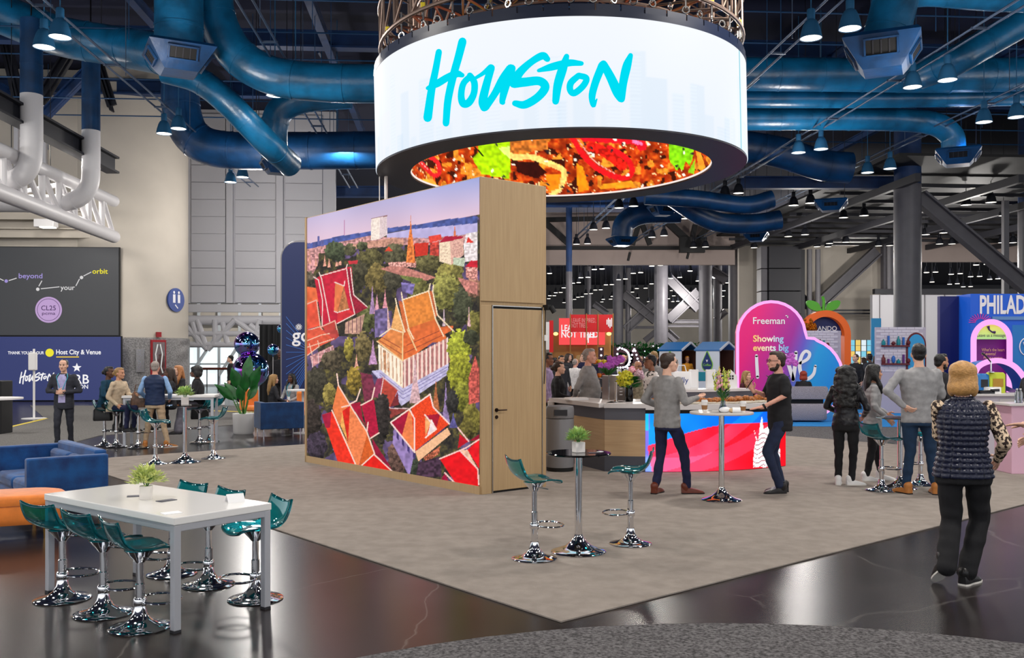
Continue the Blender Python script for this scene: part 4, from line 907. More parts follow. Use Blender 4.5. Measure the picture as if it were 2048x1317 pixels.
# ------------------------------------------------------------------ bar stools
mat('acrylic', (26,164,176), .03, trans=.9, ior=1.42)
def make_stool(hs, ring):
    t = thing('bar_stool','x','x')
    MB().lathe([(.0,0),(.196,0),(.2,.006),(.192,.012),(.15,.02),(.105,.034),(.066,.062),(.044,.1),(.036,.15)],40,caps=False).build('base', 'chrome', t)
    MB().lathe([(.03,.14),(.03,ring+.12),(.024,ring+.125),(.024,hs-.07)],20).build('column', 'chrome', t)
    fr = MB(); fr.tube([(.135+.125*math.cos(a*2*math.pi/36), .155*math.sin(a*2*math.pi/36), ring) for a in range(36)], .009, 8, closed=True); o = fr.build('foot_ring', 'chrome', t)
    MB().lathe([(.036,ring-.03),(.042,ring-.02),(.042,ring+.02),(.036,ring+.03)],18).build('collar', 'chrome', o)
    MB().lathe([(.03,hs-.1),(.045,hs-.08),(.1,hs-.016),(.085,hs-.012)],20).build('bracket', 'chrome', t)
    MB().tube([(.0,-.03,hs-.06),(.02,-.16,hs-.055),(.05,-.2,hs-.06)],.006,6).build('lift_lever', 'chrome', t)
    prof = [tuple(q) for q in spline([(.215,-.03),(.19,-.008),(.1,.004),(.0,0),(-.09,.006),(-.15,.045),(-.185,.11),(-.21,.19)], 4)]; n = len(prof)
    def fn(u, v):
        k = v*(n-1); i = min(int(k), n-2); f = k-i; x = prof[i][0]*(1-f)+prof[i+1][0]*f; z = prof[i][1]*(1-f)+prof[i+1][1]*f
        hw = .205 - .03*max(0,(.5-v)*2)**3 - .012*max(0,(v-.8)*5)**2; yy = (u-.5)*2; 
        return (x - .02*yy*yy*(1 if v < .3 else -.6*min(1,(v-.3)*2)), yy*hw, hs + z + .022*yy*yy)
    o = MB().grid(fn, 12, n-1).build('seat', 'acrylic', t, 60); sm = o.modifiers.new('thick','SOLIDIFY'); sm.thickness = .012; sm.offset = -1
    return t
st_lo = make_stool(.53,.17); st_hi = make_stool(.69,.29); used = set()
def stool(src, p, face, label, group):
    o = src if src.name not in used else dup(src); used.add(src.name); o.location = (p.x,p.y,.012 if group != 'stools at the white table' else 0); o.rotation_euler = (0,0,face); return tag(o, label, 'stool', group)
TA = R(52.5)
for (x, y), lab in zip(((125,1199),(207,1228),(280,1256)),('back','middle','nearest')): stool(st_lo, G(x,y), TA+R((8,0,-12)[('back','middle','nearest').index(lab)]), f'teal acrylic bar stool on the left side of the white table, the {lab} of three', 'stools at the white table')
for (x, y), lab in zip(((344,1149),(417,1171),(511,1199)),('back','middle','nearest')): stool(st_lo, G(x,y), TA+math.pi+R((0,-4,-16)[('back','middle','nearest').index(lab)]), f'teal acrylic bar stool on the right side of the white table, the {lab} of three', 'stools at the white table')
stool(st_hi, G(1069,1121), R(20), 'teal acrylic bar stool in front of the oak door, left of the black round table', 'tall teal stools')
stool(st_hi, G(1261,1091), R(168), 'teal acrylic bar stool with its back to the man in the grey sweater', 'tall teal stools')
stool(st_hi, G(311,930), R(5), 'tall teal stool on the beige carpet left of the far plant table', 'tall teal stools')
stool(st_hi, G(427,919), R(185), 'tall teal stool on the beige carpet right of the far plant table', 'tall teal stools')
for x, y, f, lab in ((209,893,20,'teal stool under the woman in the teal top'),(233,895,15,'teal stool under the woman in the beige sweater'),(277,897,25,'empty teal stool left of the man in the navy vest'),(399,887,180,'teal stool under the woman in the black jacket'),(420,884,170,'teal stool partly hidden behind the woman in the black jacket')): stool(st_hi, G(x,y), R(f), lab, 'tall teal stools')
stool(st_hi, G(1763,984), R(15), 'teal stool beside the woman in the black puffer jacket', 'tall teal stools'); stool(st_hi, G(1841,972), R(165), 'teal stool behind the legs of the tall man in grey', 'tall teal stools')

# ------------------------------------------------------------------ tables
def round_table(p, h, r, br, top, label, t_=.03):
    t = tag(thing('round_table','x','x',(p.x,p.y,.012)), label, 'table')
    MB().lathe([(0,0),(br,0),(br+.004,.006),(br-.01,.016),(br*.75,.03),(br*.5,.055),(br*.3,.095),(.042,.14),(.036,.16)],44,caps=False).build('base', 'chrome', t)
    MB().lathe([(.034,.14),(.034,h-t_)],22).build('column', 'chrome', t); MB().lathe([(.12,h-t_-.012),(.12,h-t_)],22).build('mount_plate', 'chrome', t)
    MB().lathe([(0,h-t_),(r-.008,h-t_),(r,h-t_+.008),(r,h-.006),(r-.006,h),(0,h)],56,caps=False).build('table_top', top, t); return t
mat('glass_black', (14,14,15), .04, trans=.35, spec=.8); mat('table_grey', (206,200,196), .3); mat('glass_clear', (215,232,230), .02, trans=.96)
P1 = G(1157,1107); round_table(P1, .90, .295, .245, 'glass_black', 'round black glass bar table with a small potted plant', .018)
P2 = G(1443,1003); round_table(P2, 1.085, .385, .24, 'table_grey', 'tall round pale table between the two standing men')
P3 = G(370,927); round_table(P3, .95, .29, .25, 'glass_black', 'tall round dark table with a plant in front of the seated group', .018)
P4 = G(1800,979); round_table(P4, .95, .3, .22, 'glass_clear', 'glass topped round table in front of the tall man in grey', .018)
# long white table
nr = WZ(348,1037,.747); ax = Vector((math.cos(TA+R(90)), math.sin(TA+R(90)),0)); sx = Vector((math.cos(TA), math.sin(TA),0)); LT, WT = 1.72, .77
wt = tag(thing('dining_table','x','x',(nr.x,nr.y,0),TA), 'long white gloss table with silver square legs', 'table')
MB().box((WT/2,LT/2,.722),(WT,LT,.05)).build('table_top', 'white_gloss', wt, 0, .006)
mat('frame_silver', (182,184,192), .35, .25)
for (a, b) in (((.03,.03),(WT-.03,.03)),((.03,LT-.03),(WT-.03,LT-.03)),((.03,.03),(.03,LT-.03)),((WT-.03,.03),(WT-.03,LT-.03))): MB().bar((*a,.674),(*b,.674),.045,.045).build('rail', 'frame_silver', wt, 0, .004)
for x in (.03,WT-.03):
    for y in (.03,LT-.03):
        l = MB().box((x,y,.355),(.05,.05,.68)).build('leg', 'frame_silver', wt, 0, .004); MB().box((x,y,.008),(.052,.052,.016)).build('foot', 'steel_dark', l, 0)
# high table of the seated group, far left
p = G(330,893); t = tag(thing('communal_table','x','x',(p.x,p.y+.35,0),R(10)), 'pale high table where the group of visitors sits', 'table')
MB().box((0,0,.97),(1.75,.7,.05)).build('table_top', 'white', t, 0, .006)
for x in (-.82,.82):
    for y in (-.3,.3): MB().box((x,y,.47),(.05,.05,.94)).build('leg', 'frame_silver', t, 0)
for y in (-.3,.3): MB().bar((-.82,y,.92),(.82,y,.92),.04).build('rail', 'frame_silver', t, 0)

# ------------------------------------------------------------------ plants and small things
def leaf(mb, base, d, L, w, up=Vector((0,0,1))):
    d = d.normalized(); s_ = d.cross(up)
    if s_.length < 1e-3: s_ = Vector((1,0,0))
    s_.normalize(); n = s_.cross(d); m_ = base+d*L*.5+n*L*.06; mb.add([base, m_+s_*w/2, base+d*L-n*L*.12, m_-s_*w/2], [(0,1,2),(0,2,3)])
def foliage(n, r, L, w, rs, squash=.85, z0=0):
    mb = MB()
    for k in range(n):
        a = rs.uniform(0,6.283); e = math.asin(rs.uniform(-.15,1)); rad = r*rs.uniform(.35,1)
        q = Vector((math.cos(a)*math.cos(e)*rad, math.sin(a)*math.cos(e)*rad, z0+math.sin(e)*rad*squash)); d = (q-Vector((0,0,z0-r*.3))).normalized()+Vector((rs.uniform(-.6,.6),rs.uniform(-.6,.6),rs.uniform(-.3,.6)))
        leaf(mb, q, d, L*rs.uniform(.7,1.3), w*rs.uniform(.7,1.2))
    return mb
mat('leaf_pale', (226,230,140), .5, noise_=(30,.0), col2=(160,182,110)); mat('leaf_mint', (140,190,120), .5, noise_=(30,0), col2=(196,214,120)); mat('leaf_dark', (28,92,38), .35, noise_=(8,.3)); mat('stem_green', (70,120,50), .5); mat('ceramic', (236,230,226), .3); mat('soil', (60,48,38), .9)
def pot_plant(p, label, pot, r, n, m, h=.11, w=.05, rs=random.Random(5), L=.06):
    t = tag(thing('potted_plant','x','x',p), label, 'plant')
    if pot == 'round': MB().lathe([(0,0),(w*.88,0),(w*.94,.004),(w,h),(w*.9,h),(w*.86,h*.7),(0,h*.7)],24,caps=False).build('pot', 'ceramic', t)
    else: MB().box((0,0,h/2),(w*1.7,w*1.7,h), R(20)).build('pot', 'ceramic', t, 0, .006)
    foliage(n, r, L, L*.5, rs, .95, h+r*.25).build('foliage', m, t, 0); mb = MB()
    for k in range(14): a = rs.uniform(0,6.28); mb.tube([(0,0,h*.7),(math.cos(a)*r*.3,math.sin(a)*r*.3,h+r*.4),(math.cos(a)*r*.75,math.sin(a)*r*.75,h+r*rs.uniform(.3,1))],.003,5)
    mb.build('stems', 'stem_green', t); return t
pp = WZ(292,999,.747); pot_plant(pp, 'pale green bushy plant in a white pot on the long white table', 'round', .108, 330, 'leaf_pale', .098, .048, L=.05)
pot_plant((P1.x,P1.y,.912), 'small mint green plant in a square white pot on the black table', 'square', .088, 260, 'leaf_mint', .095, .055, random.Random(2), .055)
pot_plant((P3.x+.0,P3.y,.962), 'small green plant in a white pot on the far round table', 'square', .13, 200, 'leaf_mint', .13, .07, random.Random(3), .07)
mat('paper', (238,238,240), .6); mat('navy_card', (34,34,58), .5); mat('phone_black', (18,18,22), .2)
def card(p, size, rz, m, label, cat='card', fold=False):
    t = tag(thing('card','x','x',p,rz), label, cat); mb = MB()
    if fold: mb.rings([[(-size[0]/2,y,z),(size[0]/2,y,z),(size[0]/2,y+.003,z+.0015),(-size[0]/2,y+.003,z+.0015)] for y, z in ((-size[1]/2,.0005),(0,.055),(size[1]/2,.0005))])
    else: mb.box((0,0,.002),(*size,.003))
    mb.build('sheet', m, t, 0); return t
card(WZ(273,993,.747), (.13,.07), R(20), 'navy_card', 'dark navy card behind the plant on the white table'); card(WZ(333,1002,.747), (.13,.07), R(55), 'navy_card', 'dark navy card right of the plant on the white table')
card(WZ(343,1027,.747), (.12,.09), R(40), 'paper', 'white card near the front corner of the white table'); card(WZ(470,1004,.747), (.12,.11), R(30), 'paper', 'folded white card at the right end of the white table', 'card', True)
card((P1.x+.13,P1.y-.05,.912), (.09,.06), R(15), 'navy_card', 'dark card on the black round table'); card((P1.x+.2,P1.y+.05,.912), (.05,.04), R(40), 'paper', 'small white card on the black round table')
# coffee cups etc. on the tall pale table
mat('cup_white', (240,236,232), .4); mat('kraft', (150,106,66), .7)
def cup(p, label, s=1.0):
    t = tag(thing('coffee_cup','x','x',p), label, 'cup')
    MB().lathe([(0,0),(.028*s,0),(.041*s,.115*s),(0,.115*s)],22,caps=False).build('cup', 'cup_white', t); MB().lathe([(.0312*s,.02*s),(.0385*s,.075*s)],22,caps=False).build('sleeve', 'kraft', t)
    MB().lathe([(.0435*s,.11*s),(.0445*s,.118*s),(.04*s,.122*s),(.038*s,.138*s),(.034*s,.14*s),(0,.132*s)],22,caps=False).build('lid', 'white', t); return t
T2 = 1.085+.012
cup(WZ(1409,823,T2), 'takeaway cup with white lid left of the flower vase'); cup(WZ(1486,825,T2), 'takeaway cup by the hand of the man in the black shirt', .95)
def spike(mb, base, top, n, r, rs):
    for k in range(n):
        f = k/n; c = Vector(base).lerp(Vector(top), f); a = rs.uniform(0,6.28); rr = r*(1-.75*f); mb.ell(c+Vector((math.cos(a)*rr,math.sin(a)*rr,0)), (rr*.75,rr*.75,rr*.9), None, 6, 5)
mat('petal_pink', (232,140,168), .5, noise_=(30,.0), col2=(246,196,206)); mat('petal_lime', (206,216,96), .5); mat('petal_purple', (184,84,190), .45, noise_=(20,.2)); mat('petal_yellow', (196,190,40), .55, noise_=(30,.25)); mat('petal_mauve', (196,160,176), .55, noise_=(30,.2)); mat('vase_glass', (206,216,226), .03, trans=.95)
rs = random.Random(12); p = WZ(1446,825,T2); v = tag(thing('flower_vase','x','x',p), 'glass vase of pink and lime snapdragons on the tall pale table', 'vase')
MB().lathe([(.045,0),(.052,.01),(.05,.05),(.026,.11),(.03,.14),(.027,.14),(.023,.11),(.045,.05),(.045,.012)],26,caps=False).build('vase', 'vase_glass', v)
mb = MB(); mp = MB(); ml_ = MB(); mg = MB()
for k in range(11):
    a = k*.571*2; rr = rs.uniform(.05,.13); tip = Vector((math.cos(a)*rr, math.sin(a)*rr, rs.uniform(.4,.52))); mid_ = tip*.5; mid_.z = tip.z*.6
    mb.tube([(0,0,.01),(mid_.x*.3,mid_.y*.3,.16),mid_,tip],.0035,5); spike(mp if k % 2 else ml_, mid_+Vector((0,0,.0)), tip+Vector((0,0,.05)), 16, .026, rs)
    if k % 2: spike(ml_, tip-Vector((0,0,.02)), tip+Vector((0,0,.06)), 8, .014, rs)
for k in range(50): a = rs.uniform(0,6.28); q = Vector((math.cos(a)*.03, math.sin(a)*.03, rs.uniform(.14,.3))); leaf(mg, q, Vector((math.cos(a),math.sin(a),1.1)), .08, .025)
mb.build('stems', 'stem_green', v); mp.build('pink_blooms', 'petal_pink', v); ml_.build('lime_blooms', 'petal_lime', v); mg.build('leaves', 'leaf_dark', v, 0)
t = tag(thing('paper_bag','x','x',WZ(1450,826,T2),R(15)), 'crumpled pale paper wrap beside the flower vase', 'wrapper')
MB().ell((0,0,.035),(.075,.05,.036)).build('wrap', 'paper', t).data.transform(Matrix.Identity(4))
t = tag(thing('sandwich_wrap','x','x',WZ(1468,826.3,T2),R(-10)), 'half wrapped sandwich right of the flower vase', 'food'); mat('bread', (206,176,136), .8, noise_=(25,.2)); MB().ell((0,0,.028),(.07,.04,.03)).build('sandwich', 'bread', t); MB().rings([[(x,.045*math.cos(a),.03+.036*math.sin(a)) for a in [i*.524 for i in range(12)]] for x in (-.02,.075)],caps=False).build('wrap', 'paper', t)
card(WZ(1403,823,T2)+Vector((.09,.06,0)), (.09,.06), R(10), 'phone_black', 'dark wallet behind the left takeaway cup', 'wallet')

# ------------------------------------------------------------------ sofas and ottoman
def velvet(name, a, b):
    m = mat(name, a, .75, noise_=(5,0), col2=b, sheen=.25, bump=(60,.15)); return m
velvet('velvet_blue', (2,44,98), (4,76,138)); velvet('velvet_dark', (4,42,84), (8,58,108)); mat('velvet_orange', (226,126,48), .7, noise_=(9,.12), sheen=.4); mat('leg_gold', (176,132,60), .25, .9)
a = WZ(56,919,.70); sf = tag(thing('sofa','x','x',(a.x,a.y,0),BOOTH), 'blue velvet two-seat sofa with square arms at the left edge', 'sofa')
MB().box((.4,.06,.41),(.82,.12,.58)).build('arm', 'velvet_blue', sf, 30, .02); MB().box((.4,1.72,.41),(.82,.12,.58)).build('arm', 'velvet_blue', sf, 30, .02)
MB().box((.76,.89,.43),(.13,1.56,.62)).build('backrest', 'velvet_blue', sf, 30, .025); MB().box((.38,.89,.2),(.74,1.56,.16)).build('seat_base', 'velvet_blue', sf, 30, .015)
for y in (.5,1.28): MB().box((.36,y,.345),(.66,.76,.15)).build('seat_cushion', 'velvet_blue', sf, 30, .05, 4); MB().box((.66,y,.52),(.12,.74,.26)).build('back_cushion', 'velvet_blue', sf, 30, .05, 4)
for x in (.08,.74):
    for y in (.08,1.7): MB().lathe([(.016,0),(.022,.13)],10,(x,y,0)).build('leg', 'leg_gold', sf)
o_ = G(98,1078); ot = tag(thing('ottoman','x','x',(o_.x,o_.y,0),R(24)), 'orange upholstered ottoman bench with gold tapered legs', 'ottoman')
def rrect(w, d, r, n=8):
    q = []
    for cx, cy, a0 in ((w/2-r,d/2-r,0),(-w/2+r,d/2-r,90),(-w/2+r,-d/2+r,180),(w/2-r,-d/2+r,270)): q += [(cx+r*math.cos(R(a0+90*i/n)), cy+r*math.sin(R(a0+90*i/n))) for i in range(n+1)]
    return q
def slab(mb, pts, prof, c=(0,0)):
    """rounded block: outline scaled in by inset at each height"""
    cx = sum(p[0] for p in pts)/len(pts); cy = sum(p[1] for p in pts)/len(pts); w = max(p[0] for p in pts)-cx
    return mb.rings([[(c[0]+cx+(p[0]-cx)*(1-i/w), c[1]+cy+(p[1]-cy)*(1-i/w), z) for p in pts] for z, i in prof])
pts = rrect(1.5,.62,.26)
slab(MB(), pts, [(.15,.03),(.155,.02),(.22,0),(.32,0),(.335,.012)], (-.62,.28)).build('body', 'velvet_orange', ot, 50); slab(MB(), pts, [(.335,.01),(.34,-.012),(.36,-.02),(.40,-.012),(.425,.02),(.435,.08)], (-.62,.28)).build('cushion', 'velvet_orange', ot, 50)
for k in range(30):
    if k % 2: continue
    f = k/30; i_ = int(f*len(pts)); q = pts[i_]; MB().tube([(-.62+q[0],.28+q[1],.17),(-.62+q[0],.28+q[1],.33)],.012,6).build('pleat', 'velvet_orange', ot)
for x in (-1.2,-.04):
    for y in (.06,.5): MB().lathe([(.009,0),(.02,.16)],10,(x,y,0)).build('leg', 'leg_gold', ot)
t_ = G(523,876); ac = tag(thing('armchair','x','x',(t_.x,t_.y,0),R(28)), 'boxy navy blue armchair seen from behind, by the leafy plant', 'armchair')
MB().box((.46,.08,.46),(.95,.14,.58)).build('backrest', 'velvet_dark', ac, 30, .015); MB().box((.06,.42,.46),(.12,.62,.58)).build('arm', 'velvet_dark', ac, 30, .015); MB().box((.87,.42,.46),(.12,.62,.58)).build('arm', 'velvet_dark', ac, 30, .015); MB().box((.46,.42,.32),(.72,.6,.2)).build('seat_cushion', 'velvet_dark', ac, 30, .03)
for x in (.06,.86):
    for y in (.05,.66): MB().lathe([(.012,0),(.014,.18)],10,(x,y,0)).build('leg', 'chrome', ac)
for px, py, rz, lab in ((512,872,R(60),'orange lounge chair behind the navy armchair'),(604,868,R(-20),'orange lounge chair cut by the picture wall edge')):
    p = G(px,py); p = Vector(((px-CX)*24/F, 24, 0)) if px < 600 else Vector(((px-CX)*22.5/F, 22.5, 0))
    c_ = tag(thing('lounge_chair','x','x',p,rz), lab, 'chair'); MB().box((0,.25,.62),(.6,.14,.55)).build('backrest', 'velvet_orange', c_, 30, .06, 4); MB().box((0,0,.4),(.6,.55,.14)).build('seat', 'velvet_orange', c_, 30, .05, 4)
    for x in (-.24,.24):
        for y in (-.22,.22): MB().lathe([(.012,0),(.015,.34)],8,(x,y,0)).build('leg', 'leg_gold', c_)
t = tag(thing('side_table','x','x',Vector(((606-CX)*21/F,21,0))), 'low white round side table cut by the picture wall edge', 'table'); MB().lathe([(0,.97),(.35,.97),(.35,1.0),(0,1.0)],28,caps=False).build('table_top', 'white', t); MB().lathe([(.22,0),(.22,.02),(.03,.04),(.03,.97)],20).build('pedestal', 'white', t)
t = tag(thing('side_table','x','x',Vector(((-14-CX)*17/F,17,0))), 'white round table top cut by the left picture edge', 'table'); MB().lathe([(0,.97),(.5,.97),(.5,1.0),(0,1.0)],32,caps=False).build('table_top', 'white', t); MB().lathe([(.25,0),(.25,.02),(.03,.04),(.03,.97)],20).build('pedestal', 'chrome', t)
t = tag(thing('speaker_box','x','x',Vector(((-8-CX)*21/F,21,0))), 'black box stand at the left edge behind the white table', 'stand'); MB().box((0,0,.6),(.5,.5,1.2)).build('body', 'black', t, 0, .02); MB().box((0,-.26,.7),(.4,.02,.8)).build('grille', 'steel_dark', t, 0)
p = G(68,838); t = tag(thing('sanitizer_stand','x','x',p), 'white hand sanitizer post on a flat foot left of the suited man', 'stand'); MB().lathe([(.32,0),(.32,.015),(.3,.02)],28).build('foot', 'white', t); MB().tube([(0,0,.02),(0,0,1.95)],.03,12).build('post', 'white', t); MB().box((0,-.06,1.6),(.2,.16,.5)).build('dispenser', 'white', t, 0, .03)
# big leafy plant in a white planter
p = G(487,868); bp = tag(thing('planter_plant','x','x',p), 'tall banana-leaf plant in a white cylinder planter', 'plant')
MB().lathe([(0,0),(.2,0),(.225,.04),(.24,.46),(.22,.46),(.2,.4),(0,.4)],30,caps=False).build('planter', 'white', bp)
rs = random.Random(8)
def big_leaf(base, tip, w, m='leaf_dark'):
    base, tip = Vector(base), Vector(tip); d = tip-base; s_ = d.cross(Vector((0,-1,.3))).normalized(); n = 10
    def fn(u, v): k = math.sin(math.pi*min(1,max(.0,v))**.8)*w/2*(1-.2*v); yy = (u-.5)*2; return base+d*v+s_*(yy*k)+Vector((0,.02*abs(yy),.05*abs(yy)*w*2-.12*v*v*d.length))
    return fn
for (x, z), w in (((-.25,1.55),.3),((.12,1.85),.28),((.42,1.6),.28),((-.45,1.2),.26),((-.62,1.18),.22),((.05,1.45),.24),((.3,1.2),.22),((-.1,1.15),.22)):
    b_ = Vector((x*.35,0,z*.62)); MB().tube([(0,0,.4),(x*.15,0,z*.4),b_],.014,6).build('stalk', 'stem_green', bp); MB().grid(big_leaf(b_,(x,rs.uniform(-.15,.1),z),w),6,10).build('leaf', 'leaf_dark', bp, 60)
# ------------------------------------------------------------------ bar
BC = Vector((2.25,17.3,0)); BRad = 3.3
mat('laminate_grey', (88,88,98), .35); mat('counter_white', (212,208,208), .3); mat('plinth_grey', (70,72,82), .4)
bar = tag(thing('bar_counter','x','x',BC), 'grey and oak bar counter section with a pale top behind the grey bin', 'bar counter')
a0, a1, a2 = R(-104.7), R(-94), R(-50)
p1 = Vector((BRad*math.cos(a0), BRad*math.sin(a0),0)); p0 = Vector((.72,15.9,0))-BC
def face_(z0, z1, m, nm, off=0):
    MB().arc(BRad-.06+off, BRad+off, z0, z1, a0, a1, 10).build(nm, m, bar)
    d = (p0-p1).normalized(); n = Vector((d.y,-d.x,0)); n = n if n.x < 0 else -n
    q = [p1+n*off, p0+n*off, p0-n*.06, p1-n*.06]; MB().ext([(v.x,v.y) for v in q], z1-z0, Matrix.Translation((0,0,z0))).build(nm, m, bar, 0, fix=True)
face_(.8,.985,'laminate_grey','upper_band'); face_(.25,.8,'oak_flat','wood_band',-.004); face_(0.012,.25,'plinth_grey','plinth')
q = [p1+Vector((-.09,-.03,0)), p0+Vector((-.09,0,0)), p0+Vector((.6,.1,0)), p1+Vector((.55,.55,0))]; MB().ext([(v.x,v.y) for v in q], .065, Matrix.Translation((0,0,.985))).build('countertop', 'counter_white', bar, 0, fix=True)
MB().arc(BRad-.62, BRad+.07, .985, 1.05, a0, a1, 10).build('countertop', 'counter_white', bar)
MB().box(p0+Vector((-.05,.0,.5)),(.1,.3,.98)).build('end_leg', 'counter_white', bar, 0)
led = tag(thing('lit_counter','x','x',BC), 'curved bar front lit with a waving blue and red flag picture', 'bar counter')
NA, NZ = 180, 60; th = np.linspace(a1, a2, NA+1); zz = np.linspace(.02,.9,NZ+1); TH, ZR = np.meshgrid(th, zz)
Xw, Yw = BC.x+BRad*np.cos(TH), BC.y+BRad*np.sin(TH); PX = CX+F*Xw/Yw; PY = HY-(ZR-CH)*F/Yw
img = np.zeros(PX.shape+(3,)); t_ = np.clip((PX-1290)/260,0,1)[...,None]
blue = np.array([20,150,245])*(1-t_)+np.array([0,92,236])*t_; red = np.array([250,54,90])*(1-t_)+np.array([232,8,30])*t_
wave = 878-10*np.sin((PX-1340)/60)-(PX-1340)*.17; img[:] = np.where((PY > wave)[...,None], red, blue)
img[pip(PX,PY,[(1285,820),(1300,830),(1296,900),(1305,950),(1285,950)])] = (120,110,220); m_ = (PX < 1297)&(PY < 862); img[m_] = (40,190,240)
img += ((N(30,2)-.5)*24)[...,None]
for k in range(2): x0 = 1340+k*70; m_ = np.abs(PY-(925-.25*(PX-x0)-.002*(PX-x0)**2)) < 16; img[m_] += np.array([4,26,34])
fl_w = pip(PX,PY,[(1506,935),(1508,900),(1512,880),(1508,860),(1516,885),(1520,850),(1524,832),(1527,860),(1540,850),(1560,900),(1560,935)]); img[fl_w] = (250,248,250)
for k in range(8): m_ = fl_w & (np.abs(PY-(870+k*9+3*np.sin(PX/4))) < .9); img[m_] = (150,30,50)
vs = np.stack([BRad*np.cos(TH), BRad*np.sin(TH), ZR],-1).reshape(-1,3); idx = np.arange((NA+1)*(NZ+1)).reshape(NZ+1,NA+1); fs = np.stack([idx[:-1,:-1],idx[:-1,1:],idx[1:,1:],idx[1:,:-1]],-1).reshape(-1,4)
me = bpy.data.meshes.new('led_front'); me.from_pydata(vs.tolist(),[],fs.tolist()); me.update(); set_pix(me, np.clip(img,0,255).reshape(-1,3)); screen_mat('screen_flag',1.3); link('led_front', me, 'screen_flag', led, 80)
MB().arc(BRad-.1, BRad-.01, .012, .95, a1, a2, 40).build('carcass', 'black', led)
MB().arc(BRad-.66, BRad+.07, .96, 1.04, a1, a2, 40).build('countertop', 'counter_white', led); MB().arc(BRad-1.0, BRad-.62, .012, 1.2, a1+.05, a2, 40).build('inner_riser', 'laminate_grey', led); MB().arc(BRad-1.05, BRad-.6, 1.2, 1.24, a1+.05, a2, 40).build('riser_shelf', 'counter_white', led)
# inner counter where the drinks stand
ic = tag(thing('back_counter','x','x',(1.75,15.3,0)), 'low inner bar counter under the flowers and coffee urn', 'counter'); MB().box((.35,.2,.5),(1.6,.6,.97)).build('carcass', 'laminate_grey', ic, 0); MB().box((.35,.2,1.01),(1.66,.66,.05)).build('countertop', 'counter_white', ic, 0, .005)
# pastries on the lit counter
mat('pastry', (158,92,34), .5, noise_=(40,.45)); mat('parchment', (232,222,204), .7)
rs = random.Random(21); pb = thing('pastry','brown baked pastry in paper on the lit counter','pastry',(0,0,0),0,'pastries on the lit counter')
mb = MB(); mb.ell((0,0,.045),(.075,.05,.045)); mb.ell((.03,.02,.06),(.05,.035,.03)); mb.build('crust', 'pastry', pb); MB().lathe([(.06,.0),(.09,.006),(.1,.03)],10,caps=False).build('paper_liner', 'parchment', pb, 0); first = True
for k in range(46):
    a = a1+.06+(a2-a1-.1)*((k//2)+rs.uniform(-.2,.2))/23; rr = BRad-.12-(k % 2)*.2-rs.uniform(0,.06)
    o = pb if first else dup(pb); first = False; o.location = BC+Vector((rr*math.cos(a),rr*math.sin(a),1.04)); o.rotation_euler = (0,0,rs.uniform(0,6.28)); s_ = rs.uniform(.8,1.25); o.scale = (s_,s_,s_*rs.uniform(.8,1.2))
# menu cards
for px, lab in ((1387,'white menu box on the bar shelf, left one'),(1421,'white menu box on the bar shelf, right one')):
    p = W(px,762,15.0); t = tag(thing('menu_box','x','x',(p.x,p.y,1.24),R(-6)), lab, 'menu'); MB().box((0,0,.155),(.15,.1,.31)).build('box', 'white', t, 0, .004); MB().box((0,-.052,.155),(.11,.004,.26)).build('sheet', 'paper', t, 0)
p = W(1462,766,15.2); t = tag(thing('house_card','x','x',(p.x,p.y,1.24),R(5)), 'white house shaped stand card behind the snapdragons', 'card'); MB().ext([(-.1,0),(.1,0),(.1,.2),(0,.3),(-.1,.2)],.02,Matrix.Rotation(R(90),4,'X')).build('board', 'white', t, 0)
for dx in (-.022,.022):
    for dz in (.16,.2): MB().box((dx,-.022,dz),(.03,.006,.03)).build('pane', 'steel_dark', t, 0)
p = W(1362,754,15.0); t = tag(thing('tote_bag','x','x',(p.x,p.y,1.24)), 'white canvas tote bag with blue script', 'bag'); slab(MB(), rrect(.34,.14,.06), [(0,.02),(.02,0),(.26,.0),(.28,.01)]).build('bag', 'paper', t, 50); MB().tube([(-.08,-.05,.27),(-.05,-.05,.38),(.05,-.05,.38),(.08,-.05,.27)],.008,6).build('handle', 'paper', t); mat('ink_blue',(40,70,140),.6); put_text(t, 'tally', .13, Vector((0,-.078,.1)), 'ink_blue')
